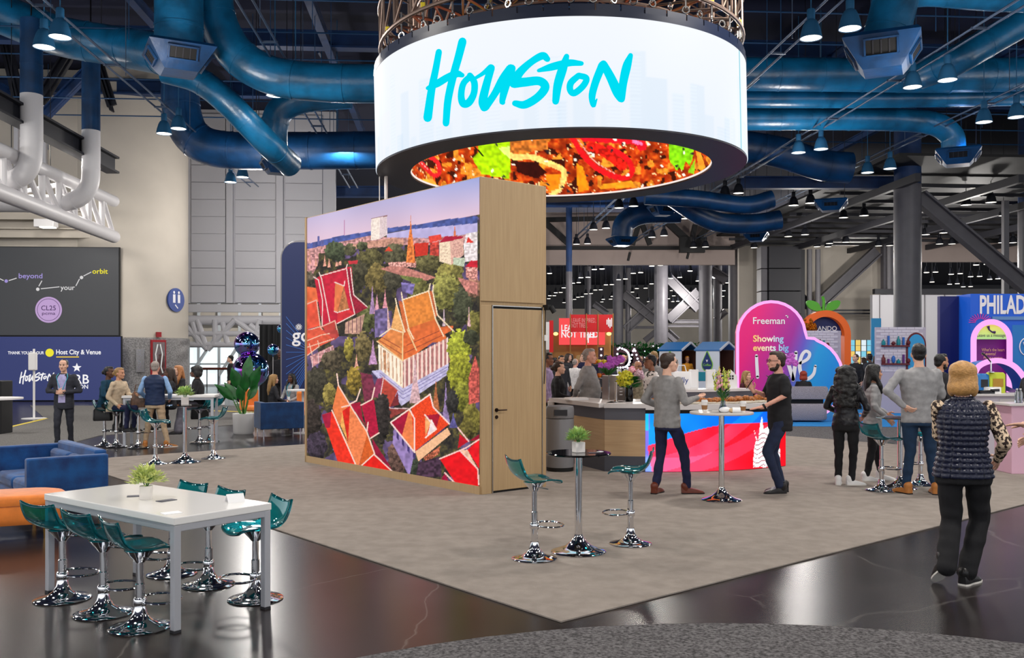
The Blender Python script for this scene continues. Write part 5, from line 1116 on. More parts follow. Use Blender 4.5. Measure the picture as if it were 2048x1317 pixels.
# coffee urn, tap, planter orchids, hydrangea
p = W(1227,790,15.3); t = tag(thing('coffee_urn','x','x',(p.x,p.y,1.035),R(20)), 'brushed steel coffee urn under the purple orchid', 'urn'); mat('steel_warm',(150,136,128),.3,.8); MB().box((0,0,.21),(.3,.26,.42)).build('body', 'steel_warm', t, 0, .01)
for dx in (-.145,.145): MB().box((dx,-.13,.21),(.02,.02,.42)).build('corner_post', 'steel_brushed', t, 0)
for k in range(4): MB().box((.07,-.135,.1+k*.05),(.05,.006,.012)).build('level_mark', 'white', t, 0)
p = W(1232,800,14.5); t = tag(thing('bar_tap','x','x',(p.x,p.y,1.05)), 'shiny chrome tap column on the bar', 'tap'); MB().lathe([(.045,0),(.045,.015),(.022,.03),(.022,.3),(.027,.31),(.0,.33)],16,caps=False).build('column', 'chrome', t)
def orchid(p, label, sc, pot):
    t = tag(thing('orchid','x','x',p), label, 'orchid'); rs = random.Random(int(p[0]*100))
    if pot == 'wood': MB().box((0,0,.14),(.16,.16,.28)).build('planter', 'oak', t, 0, .005)
    else: MB().lathe([(.1,0),(.13,.02),(.15,.24),(.13,.24)],20).build('planter', 'steel_brushed', t)
    mb = MB(); bl = MB(); lf = MB()
    for k in range(3):
        pts = [Vector((0,0,.24)), Vector((.02-.05*k,0,.45*sc)), Vector((-.02+.08*k,-.02,.62*sc)), Vector((.1+.08*k,-.04,.56*sc))]; mb.tube([tuple(q) for q in spline([tuple(q) for q in pts],4)],.005,5)
        for j in range(6):
            c = pts[1].lerp(pts[2],j/5) if j < 3 else pts[2].lerp(pts[3],(j-2)/3); c = c+Vector((rs.uniform(-.05,.05),rs.uniform(-.06,0),rs.uniform(-.04,.05)))
            for q in range(5): an = q*1.2566; bl.ell(c+Vector((math.cos(an)*.03,0,math.sin(an)*.03)),(.028,.008,.028),None,7,4)
    for k in range(10): a = k*.63; leaf(lf, Vector((0,0,.26)), Vector((math.cos(a),math.sin(a),1.0)), .26, .07)
    mb.build('stems', 'stem_green', t); bl.build('blooms', 'petal_purple', t); lf.build('leaves', 'leaf_dark', t, 0); return t
orchid(W(1216,770,15.6)-Vector((0,0,.12)), 'purple orchid in a pale wooden planter on the urn', .9, 'wood')
p = W(1556,766,14.95); orchid((p.x,p.y,1.04), 'purple orchid in a silver planter behind the bearded man', 1.15, 'silver')
p = W(1258,803,14.7); t = tag(thing('hydrangea_vase','x','x',(p.x,p.y,1.05)), 'black vase of yellow-green hydrangea and mauve blooms on the bar', 'vase'); MB().lathe([(.06,0),(.065,.02),(.06,.2),(.05,.24)],20).build('vase', 'black_gloss', t)
rs = random.Random(4)
def puff(c, r, n, m, nm):
    mb = MB()
    for k in range(n):
        d = Vector((rs.gauss(0,1),rs.gauss(0,1),rs.gauss(0,1))).normalized(); mb.ell(Vector(c)+d*r*rs.uniform(.8,1), (r*.2,r*.2,r*.2), None, 6, 4)
    mb.ell(c,(r*.88,)*3,None,10,8); mb.build(nm, m, t)
puff((-.07,-.03,.36),.13,70,'petal_yellow','hydrangea_bloom'); puff((.16,0,.42),.085,40,'petal_mauve','mauve_bloom'); puff((.05,.05,.5),.06,30,'petal_pink','pink_bloom'); mb = MB()
for k in range(60): a = rs.uniform(0,6.28); leaf(mb, Vector((math.cos(a)*.06,math.sin(a)*.06,rs.uniform(.2,.36))), Vector((math.cos(a),math.sin(a),.5)), .16, .05)
mb.build('leaves', 'leaf_dark', t, 0)
# fruit stand
p = W(1198,790,17); t = tag(thing('fruit_stand','x','x',(p.x,p.y,.0)), 'tiered wire stand that holds the fruit behind the grey-haired man', 'stand')
for dx in (-.2,.2):
    for dy in (-.12,.12): MB().tube([(dx,dy,0),(dx,dy,1.75)],.01,6).build('post', 'steel_dark', t)
for z in (.75,1.1,1.35,1.6): MB().box((0,0,z),(.44,.28,.02)).build('shelf', 'steel_dark', t, 0)
mat('orange_fruit',(226,120,30),.4,noise_=(20,.1)); mat('lemon',(226,200,50),.4,noise_=(20,.1)); mat('red_apple',(150,36,28),.35,noise_=(10,.3)); fr0 = {}
for z, kinds in ((1.12,('red_apple','orange_fruit','lemon')),(1.37,('orange_fruit','red_apple')),(1.62,('lemon','orange_fruit','lemon'))):
    for i in range(5):
        for j in range(2):
            m_ = kinds[(i+j) % len(kinds)]
            if m_ not in fr0:
                mb = MB(); mb.lathe([(0,.0),(.02,.002),(.038,.02),(.044,.044),(.038,.07),(.02,.084),(.006,.078)],12,caps=False); fr0[m_] = mb.build('fruit', m_); o = fr0[m_]
            else: o = fr0[m_].copy(); COL.objects.link(o)
            o.location = p+Vector((-.17+i*.085,-.07+j*.1,0)); o.location.z = z-.002
            nm_ = {'orange_fruit':'orange','lemon':'lemon','red_apple':'red apple'}[m_]; o.name = nm_.replace(' ','_'); tag(o, f'{nm_} on the tiered fruit stand behind the bar', 'fruit', f'{nm_}s on the fruit stand')
# folded napkins on the left bar end
p = W(1152,797,15.2); t = tag(thing('napkin_stack','x','x',(p.x,p.y,1.05),R(20)), 'flat white cloth on the left end of the bar', 'napkin'); slab(MB(), rrect(.42,.24,.08), [(0,0),(.025,0),(.04,.03)]).build('cloth', 'paper', t, 50)
# waste bin
p = G(1120,943); t = tag(thing('waste_bin','x','x',(p.x,p.y,.012)), 'grey cylindrical waste bin between the oak wall and the bar', 'bin'); mat('bin_grey',(128,128,132),.3)
MB().lathe([(0,.02),(.2,.02),(.205,.0),(.21,.06),(.0,.07)],32,caps=False).build('base', 'black', t); MB().lathe([(.212,.06),(.215,.08),(.215,.78),(.21,.8)],32).build('body', 'bin_grey', t); MB().lathe([(.213,.81),(.217,.82),(.217,.95),(.205,.99),(.15,1.0),(0,1.0)],32,caps=False).build('lid', 'bin_grey', t); MB().box((0,-.205,.9),(.2,.03,.09)).build('flap', 'steel_dark', t, 0)
# ------------------------------------------------------------------ people
for n_, c_ in (('skin_light',(226,178,154)),('skin_tan',(196,142,112)),('skin_brown',(140,92,68)),('skin_deep',(92,60,46)),('skin_rosy',(218,160,140))): mat(n_, c_, .55, noise_=(30,.05))
for n_, c_, r_ in (('hair_black',(16,14,16),.35),('hair_brown',(50,34,26),.45),('hair_grey',(150,140,134),.6),('hair_blonde',(190,142,84),.4),('hair_dirty',(150,116,70),.4),('hair_ginger',(170,112,66),.45),('hair_red',(150,52,24),.45)): mat(n_, c_, r_, noise_=(40,.14), bump=(70,.4))
def cloth(name, col, rough=.85, k=.12, **kw): return mat(name, col, rough, noise_=(18,k), bump=(220,.25), **kw)
cloth('wool_grey',(140,138,138)); cloth('knit_grey',(150,149,151)); cloth('tee_black',(26,26,30)); cloth('suit_dark',(46,48,58)); cloth('shirt_lilac',(176,170,214)); cloth('shirt_sky',(140,176,222)); cloth('navy_vest',(12,36,74),.6); cloth('khaki',(182,158,130)); cloth('navy_pants',(24,28,62)); cloth('denim',(30,40,68)); cloth('denim_teal',(16,44,72)); cloth('black_pants',(20,20,24)); cloth('charcoal',(40,40,46)); cloth('beige_knit',(196,176,150)); cloth('teal_knit',(14,60,84)); cloth('grey_pants',(112,110,122)); cloth('white_shirt',(226,222,222)); cloth('burgundy',(64,18,28)); cloth('yellow_coat',(222,150,40)); cloth('lavender_shirt',(160,140,176)); cloth('camo',(150,140,118),.85,.35)
mat('puffer_black',(22,20,26),.32,bump=(12,.5)); mat('quilt_navy',(30,34,56),.3,bump=(60,.15)); mat('leather_brown',(104,46,28),.35); mat('leather_tan',(176,112,52),.45); mat('leather_black',(20,18,20),.35); mat('sneaker_white',(232,230,230),.5); mat('sole_white',(226,222,216),.6); mat('eye_dark',(24,18,16),.2); mat('lip',(150,76,70),.5); mat('lanyard',(60,170,196),.5)
m = mat('leopard',(226,202,174),.7); nt = m.node_tree; bs = nt.nodes['Principled BSDF']; tc = nt.nodes.new('ShaderNodeTexCoord'); nz = nt.nodes.new('ShaderNodeTexNoise'); nz.inputs['Scale'].default_value = 34; nt.links.new(tc.outputs['Object'], nz.inputs['Vector']); cr = nt.nodes.new('ShaderNodeValToRGB'); nt.links.new(nz.outputs['Fac'], cr.inputs[0])
cr.color_ramp.elements[0].position = .47; cr.color_ramp.elements[0].color = (*lin((46,30,26)),1); cr.color_ramp.elements[1].position = .53; cr.color_ramp.elements[1].color = (*lin((232,206,176)),1); nt.links.new(cr.outputs[0], bs.inputs['Base Color'])
m = mat('floral',(236,230,228),.7); nt = m.node_tree; bs = nt.nodes['Principled BSDF']; tc = nt.nodes.new('ShaderNodeTexCoord'); nz = nt.nodes.new('ShaderNodeTexNoise'); nz.inputs['Scale'].default_value = 16; nt.links.new(tc.outputs['Object'], nz.inputs['Vector']); cr = nt.nodes.new('ShaderNodeValToRGB'); nt.links.new(nz.outputs['Fac'], cr.inputs[0])
cr.color_ramp.elements[0].position = .4; cr.color_ramp.elements[0].color = (*lin((40,40,34)),1); cr.color_ramp.elements[1].position = .44; cr.color_ramp.elements[1].color = (*lin((238,232,230)),1); nt.links.new(cr.outputs[0], bs.inputs['Base Color'])

def cap(mb, p0, p1, r0, r1, n=12):
    """tapered limb with round ends"""
    p0, p1 = Vector(p0), Vector(p1); d = (p1-p0); L = d.length
    if L < 1e-5: return mb.ell(p0, (r0,)*3)
    d.normalize(); pts = []; rr = []
    for k in range(4): a = math.pi/2*(1-k/3.3); pts.append(p0-d*r0*math.sin(a)); rr.append(max(.004, r0*math.cos(a)))
    for f in (0,.5,1): pts.append(p0.lerp(p1,f)); rr.append(r0+(r1-r0)*f)
    for k in range(4): a = math.pi/2*((k+1)/4.2); pts.append(p1+d*r1*math.sin(a)); rr.append(max(.004, r1*math.cos(a)))
    return mb.tube(pts, rr, n)
MALE = [(-.30,.170,.118),(-.1,.172,.122),(.1,.165,.118),(.3,.158,.114),(.5,.168,.120),(.7,.186,.124),(.85,.190,.112),(.94,.150,.092),(1.0,.088,.074),(1.05,.066,.066)]
FEM = [(-.30,.178,.122),(-.1,.182,.126),(.1,.162,.112),(.3,.140,.100),(.5,.148,.112),(.66,.160,.128),(.82,.164,.108),(.93,.126,.085),(1.0,.075,.066),(1.05,.058,.058)]
def hand(mb, w, d, n, side, curl=.35, s=1.0):
    d = Vector(d).normalized(); n = Vector(n); n = (n-d*n.dot(d)).normalized(); x = d.cross(n)*side; w = Vector(w)
    Mx = Matrix((x, d, n)).transposed(); mb.ell(w+d*.045*s, (.04*s,.052*s,.016*s), Mx, 10, 7); cap(mb, w-d*.02, w+d*.02*s, .027*s, .026*s, 8)
    for k, (off, L) in enumerate(((-.029,.066),(-.01,.076),(.01,.072),(.028,.058))):
        b = w+d*.082*s+x*off*s; a1_ = curl*.7; a2_ = curl*1.8; d1 = d*math.cos(a1_)+n*math.sin(a1_)+x*off*2.2; d2 = d*math.cos(a2_)+n*math.sin(a2_)+x*off*1.5
        e = b+d1.normalized()*L*.55*s; mb.tube([b-d*.015*s, b, e, e+d2.normalized()*L*.5*s],[.0095*s,.0095*s,.0085*s,.006*s],7)
    b = w+d*.025*s-x*.034*s; e = b+(d*.6-x*.8+n*.25).normalized()*.042*s; mb.tube([b-d*.01, b, e, e+(d*.9-x*.25+n*.3).normalized()*.034*s],[.012*s,.012*s,.0105*s,.007*s],7)
def foot(t, ank, ang, m, sole='leather_black', s=1.0, pitch=0):
    o = thing_part('shoe', t, ank, ang, pitch)
    pts = [(-.03,.075),(-.042,.04),(-.04,-.03),(-.05,-.11),(-.046,-.17),(-.02,-.205),(.015,-.205),(.04,-.17),(.045,-.1),(.036,-.03),(.04,.04),(.028,.075)]
    pts = [tuple(q) for q in spline(pts+[pts[0]],3)][:-1]; hs = [(.018,.0),(.045,.004),(.07,.02)]
    mb = MB(); rg = []
    for z, i in ((.012,.0),(.035,.0),(.055,.006),(.072,.016)):
        rg.append([(p[0]*(1-i*12), p[1]*(1-i*4)+i*.4, z*(1 if p[1] > -.05 else max(.42,1-(-.05-p[1])*3.4)) ) for p in pts])
    mb.rings(rg); cap(mb, (0,.03,.05), (0,.035,.1), .045, .05, 10); me = mb.mesh('shoe'); me.transform(o); q = link('shoe', me, m, t, 50)
    sm = MB(); sm.rings([[(p[0]*1.06,p[1]*1.03,z) for p in pts] for z in (0,.014)]); me = sm.mesh('sole'); me.transform(o); link('sole', me, sole, q, 0)
def thing_part(nm, t, ank, ang, pitch): return Matrix.Translation((ank[0],ank[1],ank[2]-.085)) @ Matrix.Rotation(ang,4,'Z') @ Matrix.Translation((0,-.12,0)) @ Matrix.Rotation(pitch,4,'X') @ Matrix.Translation((0,.12,0))
HEADP = [(-.116,.022,-.078,-.036),(-.104,.042,-.092,.0),(-.08,.056,-.098,.03),(-.05,.064,-.098,.058),(-.02,.070,-.096,.08),(.01,.073,-.093,.09),(.04,.076,-.096,.097),(.07,.073,-.09,.096),(.095,.058,-.068,.08),(.111,.034,-.036,.046),(.118,.008,-.008,.014)]
def make_head(detail):
    mb = MB(); mb.rings([[(hw*math.sin(a), (yf+yb)/2-(yb-yf)/2*math.cos(a), z) for a in [2*math.pi*j/18 for j in range(18)]] for z, hw, yf, yb in HEADP])
    mb.tube([(0,-.088,.012),(0,-.104,-.016),(0,-.115,-.034),(0,-.1,-.046)],[.008,.011,.0155,.009],8)
    for s_ in (-1,1): mb.ell((s_*.077,.008,-.012),(.011,.02,.032),Matrix.Rotation(s_*.35,3,'Z'),8,6); mb.ell((s_*.018,-.1,-.038),(.01,.01,.008),None,7,5); mb.ell((s_*.044,-.07,-.03),(.024,.022,.024),None,8,6)
    mb.ell((0,-.086,-.098),(.022,.018,.016),None,8,6); mb.ell((0,-.093,-.066),(.026,.009,.014),None,8,6); mb.ell((0,-.088,.028),(.05,.012,.012),None,8,6)
    mb.tube([(0,.02,-.06),(0,.025,-.12),(0,.035,-.2)],[.05,.053,.06],12)
    return mb
def hair_mesh(style, rs):
    mb = MB()
    if style == 'none': return None
    e = lambda c, r: mb.ell(c, r, None, 14, 10)
    if style in ('short','cap','fade'):
        e((0,.02,.043),(.083,.104,.086)); e((0,.06,-.02),(.07,.05,.06)); 
        if style == 'short': e((0,-.03,.095),(.06,.06,.035))
        for s_ in (-1,1): e((s_*.068,.02,.02),(.014,.04,.04))
    if style == 'thin': e((0,.035,.025),(.081,.092,.07)); e((0,.065,-.02),(.068,.045,.06)); e((0,.03,.07),(.06,.07,.052))
    if style in ('bob','long','wavy','straight'):
        e((0,.022,.038),(.094,.112,.096)); e((0,-.03,.085),(.07,.06,.04))
        for s_ in (-1,1): e((s_*.082,.02,-.03),(.024,.07,.1))
        e((0,.085,-.02),(.088,.05,.11))
    if style == 'bob':
        for s_ in (-1,1): e((s_*.08,.03,-.08),(.034,.075,.07))
        e((0,.085,-.08),(.1,.06,.07)); e((0,.04,.05),(.105,.118,.09))
    if style in ('long','straight'):
        mb.tube([(0,.085,0),(0,.115,-.15),(0,.13,-.3),(0,.13,-.42 if style == 'straight' else -.36)],[.085,.105,.1,.06],14,flat=.5)
        for s_ in (-1,1): cap(mb, (s_*.085,.03,-.04),(s_*.1,.03,-.26),.032,.028)
    if style == 'wavy':
        for s_ in (-1,1):
            mb.tube([(s_*.085,.02,0),(s_*.1,-.01,-.1),(s_*.115,-.05,-.2),(s_*.1,-.075,-.32)],[.03,.036,.038,.02],10)
        mb.tube([(0,.085,0),(0,.105,-.15),(0,.115,-.3)],[.085,.105,.07],14,flat=.5)
    if style == 'curly':
        e((0,.025,.035),(.108,.12,.1))
        for k in range(150):
            f = rs.random(); z = .08-f*.55; r_ = .1+.05*min(1,f*2); a = rs.uniform(-.25,math.pi+.25); e((math.cos(a)*r_, .03+math.sin(a)*r_*.75+.03*f, z), (.03+rs.uniform(0,.018),)*3)
    if style == 'afro': e((0,.025,.035),(.118,.128,.108)); [e((s_*.085,.03,-.04),(.045,.075,.08)) for s_ in (-1,1)]; e((0,.08,-.03),(.1,.06,.09)); e((0,-.06,.075),(.08,.05,.04))
    if style == 'bun': e((0,.022,.038),(.086,.106,.09)); e((0,.06,-.02),(.072,.05,.06)); e((0,.135,-.005),(.048,.045,.045)); e((0,-.03,.09),(.06,.06,.035))
    return mb
SEED = [0]
def person(label, loc, face, h=1.75, hip=(0,0,.93), lean=(0,0), L=None, Rr_=None, legs=None, feet=None, yaw=0, pitch=0, bw=1.0, fem=False, skin='skin_light', top='tee_black', sleeve='long', sleeve_m=None, hem=-.22, pants='denim', wide=0, shoes='leather_black', sole='leather_black', hair='short', hair_m='hair_brown', belly=0, quilt=False, panel=None, lanyard=False, beard=False, glasses=False, capm=None, watch=False, lower=True, vox=.016, hands=True, curl=(.4,.4), hdir=None, group=None, hn=None, fpitch=(0,0), shoulder=0):
    SEED[0] += 1; rs = random.Random(SEED[0]); s = h/1.75
    t = tag(thing('person','x','x',loc,face), label, 'person', group); t.scale = (s,s,s)
    hip = Vector(hip); nb = hip+Vector((lean[0],lean[1],.53)); prof = FEM if fem else MALE
    cs, sn = math.cos(shoulder), math.sin(shoulder)
    def ringpt(f, a, off=0):
        for i in range(len(prof)-1):
            if prof[i+1][0] >= f or i == len(prof)-2: break
        f0, w0, d0 = prof[i]; f1, w1, d1 = prof[i+1]; k = max(0,min(1,(f-f0)/(f1-f0))); w = (w0+(w1-w0)*k)*bw+off; d = (d0+(d1-d0)*k)*(1+(bw-1)*.8)+off
        b = belly*max(0,1-abs(f-.25)/.5); c = hip.lerp(nb,f); x = w*math.sin(a); y = -d*math.cos(a)-(b if math.cos(a) > 0 else 0)*max(0,math.cos(a))
        g = max(0,min(1,f)); c2, s2 = math.cos(shoulder*g), math.sin(shoulder*g); return Vector((c.x+x*c2-y*s2, c.y+x*s2+y*c2, c.z))
    sh = [nb+Vector((q*.178*bw*(.9 if fem else 1)*cs, q*.178*bw*sn, -.055)) for q in (1,-1)]
    zo = hip.z-.93; sit = hip.z < .9; L = L or ((.26,.02 if not sit else -.06,1.13+zo),(.27 if not sit else .16,-.05 if not sit else -.3,(.88 if not sit else 1.03)+zo)); Rr_ = Rr_ or ((-.26,.02 if not sit else -.06,1.13+zo),(-.27 if not sit else -.16,-.05 if not sit else -.3,(.88 if not sit else 1.03)+zo)); arms = [[Vector(q) for q in L],[Vector(q) for q in Rr_]]
    legs = legs or (((.1,-.01,.5),(.11,.02,.085)),((-.1,-.01,.5),(-.11,.02,.085))); legs = [[Vector(q) for q in l] for l in legs]
    hj = [hip+Vector((q*.088*bw,0,-.03)) for q in (1,-1)]
    # body
    mb = MB(); mb.rings([[ringpt(f,2*math.pi*j/14,-.02) for j in range(14)] for f in (-.1,.1,.3,.5,.7,.85,.94,1.0,1.06)]); mb.ell(hip,(.14*bw,.1*bw,.12))
    for i in (0,1):
        mb.ell(sh[i],(.05,)*3); cap(mb, sh[i], arms[i][0], .044, .036); cap(mb, arms[i][0], arms[i][1], .037, .027)
        if lower: cap(mb, hj[i], legs[i][0], .075, .05); cap(mb, legs[i][0], legs[i][1], .052, .035)
    hc = nb+Vector((0,-.025,.172)); HM_ = Matrix.Translation(hc) @ Matrix.Translation((0,.02,-.09)) @ Matrix.Rotation(yaw,4,'Z') @ Matrix.Rotation(pitch,4,'X') @ Matrix.Translation((0,-.02,.09))
    cap(mb, nb+Vector((0,.0,-.02)), hc+Vector((0,.02,-.08)), .058, .052)
    body = bake(mb, .022, 3); hd = bake(make_head(1), .009 if vox < .02 else .014, 2, .4); hd.transform(HM_)
    bm = bmesh.new(); bm.from_mesh(body); bm.from_mesh(hd)
    if hands:
        hb = MB()
        for i in (0,1):
            d = (arms[i][1]-arms[i][0]) if not hdir or not hdir[i] else Vector(hdir[i]); n = Vector(hn[i]) if hn and hn[i] else Vector((-1 if i == 0 else 1, 0, -.3)); hand(hb, arms[i][1], d, n, 1 if i == 0 else -1, curl[i])
        hm = hb.mesh('h'); bm.from_mesh(hm); bpy.data.meshes.remove(hm)
    me = bpy.data.meshes.new('body'); bm.to_mesh(me); bm.free(); bpy.data.meshes.remove(body); bpy.data.meshes.remove(hd); bo = link('body', me, skin, t, 70)
    # face details
    mb = MB(); ey = MB(); lp = MB()
    for q in (-1,1): ey.ell((q*.031,-.0945,.006),(.012,.006,.006),None,8,6); ey.box((q*.032,-.101,.026),(.03,.006,.006))
    lp.ell((0,-.1005,-.066),(.022,.005,.007),None,8,6)
    for b_, m_, nm in ((ey,'eye_dark','eyes'),(lp,'lip','mouth')): e_ = b_.mesh(nm); e_.transform(HM_); link(nm, e_, m_, bo)
    hm_ = hair_mesh(hair, rs)
    if hm_: hme = bake(hm_, .012, 2, .5, (.006,(28,28,10),SEED[0])); hme.transform(HM_); link('hair', hme, hair_m, t, 70)
    if beard: b_ = MB(); b_.ell((0,-.034,-.088),(.062,.066,.04),None,14,10); [b_.ell((q*.066,-.01,-.05),(.008,.03,.04),None,10,8) for q in (-1,1)]; bme = bake(b_,.01,2,.5,(.004,(40,40,40),3)); bme.transform(HM_); link('beard', bme, hair_m, t, 70)
    if glasses:
        g = MB()
        for q in (-1,1): g.tube([(q*.034+.023*math.cos(a*.628),-.108,.004+.018*math.sin(a*.628)) for a in range(10)],.0025,5,closed=True); g.tube([(q*.058,-.106,.008),(q*.08,-.02,.008),(q*.082,.02,.0)],.0025,5)
        g.tube([(-.012,-.109,.006),(.012,-.109,.006)],.0025,5); gm = g.mesh('glasses'); gm.transform(HM_); link('glasses', gm, 'black', t)
    if capm:
        g = MB(); g.lathe([(.09,.045),(.092,.07),(.08,.105),(.045,.13),(0,.136)],20,(0,.015,0),caps=False); g.rings([[(x,y,z) for x, y in [(.08*math.sin(a),-.06-.115*math.cos(a)*(1 if math.cos(a) > 0 else .2)) for a in [j*.3927 for j in range(16)]]] for z in (.05,.056)]); gm = g.mesh('cap'); gm.transform(HM_); link('cap', gm, capm, t, 50)
    # garments
    mb = MB(); fs_ = [hem,-.1,.1,.3,.5,.7,.85,.94,1.0,1.04]; fs_ = [f for f in fs_ if f >= hem]; rg = [[ringpt(f,2*math.pi*j/22,.012 if f < .97 else .008) for j in range(22)] for f in fs_]; mb.rings(rg)
    sm = mb if (sleeve_m is None and sleeve != 'none') else MB(); full = sleeve == 'long'
    if not (sleeve == 'none' and sleeve_m is None):
        for i in (0,1):
            sm.ell(sh[i]+Vector((0,0,.0)),(.064,.062,.062)); e1 = arms[i][0]; w1 = arms[i][1]
            if sleeve == 'short': cap(sm, sh[i], sh[i].lerp(e1,.85), .06, .058)
            else: cap(sm, sh[i], e1, .06, .052); cap(sm, e1, e1.lerp(w1,.97), .051, .038)
    if sleeve == 'none' and sleeve_m is None:
        for i in (0,1): mb.ell(sh[i]-Vector((.02 if i == 0 else -.02,0,0)),(.05,.06,.055))
    tm = bake(mb, .0085 if quilt else vox, 4, .5, None if quilt else (.010,(9,9,20),SEED[0]))
    if quilt:
        n = len(tm.vertices); co = np.empty(n*3,'f'); tm.vertices.foreach_get('co',co); co = co.reshape(-1,3); nm = np.empty(n*3,'f'); tm.vertices.foreach_get('normal',nm); nm = nm.reshape(-1,3)
        an = np.arctan2(co[:,0]-hip.x, -(co[:,1]-hip.y)); q = np.abs(np.sin(co[:,2]*math.pi/.042))**.45*np.abs(np.sin(an*8))**.4; co += nm*(q*.02-.01)[:,None]; tm.vertices.foreach_set('co',co.ravel()); tm.update()
    to = link('vest' if quilt else 'top', tm, top, t, 70)
    if sleeve_m is not None and sleeve != 'none':
        for i in (0,1):
            q_ = MB(); q_.ell(sh[i]*1.0,(.052,.052,.052)); cap(q_, sh[i], arms[i][0], .054, .056); cap(q_, arms[i][0], arms[i][0].lerp(arms[i][1],.97), .053, .04); link('sleeve', bake(q_, vox, 4, .5, (.008,(12,12,16),SEED[0]+i)), sleeve_m, t, 70)
    if panel:                                       # open front: shirt strip from collar to waist
        f0, f1, w0, w1, pm = panel; pmb = MB(); pmb.grid(lambda u, v: ringpt(f0+(f1-f0)*v, (u-.5)*2*(w0+(w1-w0)*v), .019), 6, 10); link('shirt_front', pmb.mesh('shirt_front'), pm, t, 60)
    if lanyard:
        g = MB(); [g.tube([ringpt(1.03,q*.9,.02),ringpt(.9,q*.55,.026),ringpt(.6,q*.25,.028),ringpt(.38,q*.06,.03)],.007,6) for q in (-1,1)]; lo_ = link('lanyard', g.mesh('lanyard'), 'lanyard', t); c_ = ringpt(.3,0,.035); link('badge', MB().box(c_,(.085,.006,.11)).mesh('badge'), 'paper', t, 0)
    if lower:
        mb = MB(); mb.ell(hip+Vector((0,0,-.02)),(.165*bw,.122*bw,.13)); mb.rings([[ringpt(f,2*math.pi*j/18,.004) for j in range(18)] for f in (-.25,-.1,.02)])
        for i in (0,1):
            k, a = legs[i]; cap(mb, hj[i], k, .09*bw, .066+wide*.6); e_ = a+(k-a).normalized()*.015; cap(mb, k, e_, .064+wide*.6, .05+wide)
        link('trousers', bake(mb, vox, 3, .5, (.012,(7,7,13),SEED[0]+5)), pants, t, 70)
        ft = feet or (0,0)
        for i in (0,1): foot(t, legs[i][1], ft[i], shoes, sole, 1, fpitch[i])
    if watch: a = arms[0]; d = (a[1]-a[0]).normalized(); c_ = a[1]-d*.02; link('watch', MB().tube([c_-d*.012,c_+d*.012],.033,14).mesh('watch'), 'black', t)
    return t
def seat_legs(kx=.12, ky=-.40, kz=None, hz=.78, fz=.36, fy=-.36): kz = kz or hz-.03; return (((kx,ky,kz),(kx,fy,fz)),((-kx,ky,kz),(-kx,fy,fz)))
def gp(px, py, z=.012): p = G(px,py); p.z = z; return p
def dp(px, d, z=0): return Vector(((px-CX)*d/F, d, z))
# --- the two men at the tall pale table
person('man in a grey sweater and navy trousers gesturing at the tall table', gp(1334,990), R(128), 1.80, L=((.33,.06,1.16),(.2,-.16,1.06)), Rr_=((-.28,-.02,1.15),(-.22,-.31,1.2)), legs=(((.10,.0,.5),(.10,.10,.085)),((-.14,-.16,.5),(-.16,-.2,.085))), feet=(R(20),R(-35)), yaw=R(-14), top='wool_grey', pants='navy_pants', shoes='leather_brown', hair='short', hair_m='hair_brown', hn=(None,(0,0,1)), curl=(.4,.25), hem=-.2, bw=1.04)
person('bearded man in glasses and black short-sleeve shirt leaning on the tall table', gp(1560,988), R(-84), 1.82, L=((.25,-.03,1.22),(.2,-.3,1.075)), Rr_=((-.24,-.1,1.2),(-.12,-.3,1.27)), legs=(((.09,-.2,.52),(.05,-.02,.085)),((-.09,-.06,.5),(-.08,.06,.085))), feet=(R(5),R(-10)), lean=(0,-.02), skin='skin_rosy', top='tee_black', sleeve='short', pants='denim', hair='short', hair_m='hair_brown', beard=True, glasses=True, watch=True, hdir=((.0,-1,-.12),(-.1,-.5,.8)), hn=((0,.0,-1),(.6,-.6,0)), curl=(.12,.5), bw=1.06, hem=-.3, belly=.02)
p = gp(1560,988); t = tag(thing('phone','x','x',Vector((p.x-.36,p.y+.1,1.42)),R(20)), 'black phone held by the bearded man', 'phone'); t.rotation_euler = (R(35),R(-15),R(60)); MB().box((0,0,0),(.075,.009,.155)).build('body', 'phone_black', t, 0, .004); MB().box((0,-.005,0),(.068,.002,.145)).build('glass', 'black_gloss', t, 0)
# --- woman walking in front, right
person('woman with a blonde bob in a quilted navy vest walking away in black trousers', gp(1926,1168,0), R(168), 1.73, L=((.14,-.15,1.16),(.0,-.28,1.12)), Rr_=((-.29,.05,1.13),(-.3,-.16,.98)), legs=(((.08,-.02,.5),(.17,.2,.15)),((-.15,-.1,.5),(-.02,.02,.085))), feet=(R(12),R(-38)), fpitch=(R(38),0), yaw=R(-22), pitch=R(6), bw=1.16, fem=True, top='quilt_navy', sleeve='long', sleeve_m='leopard', quilt=True, hem=-.17, pants='black_pants', wide=.026, shoes='leather_black', sole='sole_white', hair='bob', hair_m='hair_blonde', vox=.012)
# person cut by the right edge, reaching in
person('person at the right edge reaching a hand into the picture, in blue jeans', dp(2158,7.6), R(-93), 1.72, L=((.2,-.26,1.2),(.14,-.5,1.25)), Rr_=((-.25,-.08,1.15),(-.2,-.3,1.1)), hdir=((0,-1,.05),None), hn=((.2,.1,-1),None), curl=(.15,.4), fem=True, top='charcoal', pants='denim_teal', shoes='leather_tan', hair='long', hair_m='hair_brown', legs=(((.08,-.1,.5),(.08,-.2,.085)),((-.1,0,.5),(-.1,.1,.085))))
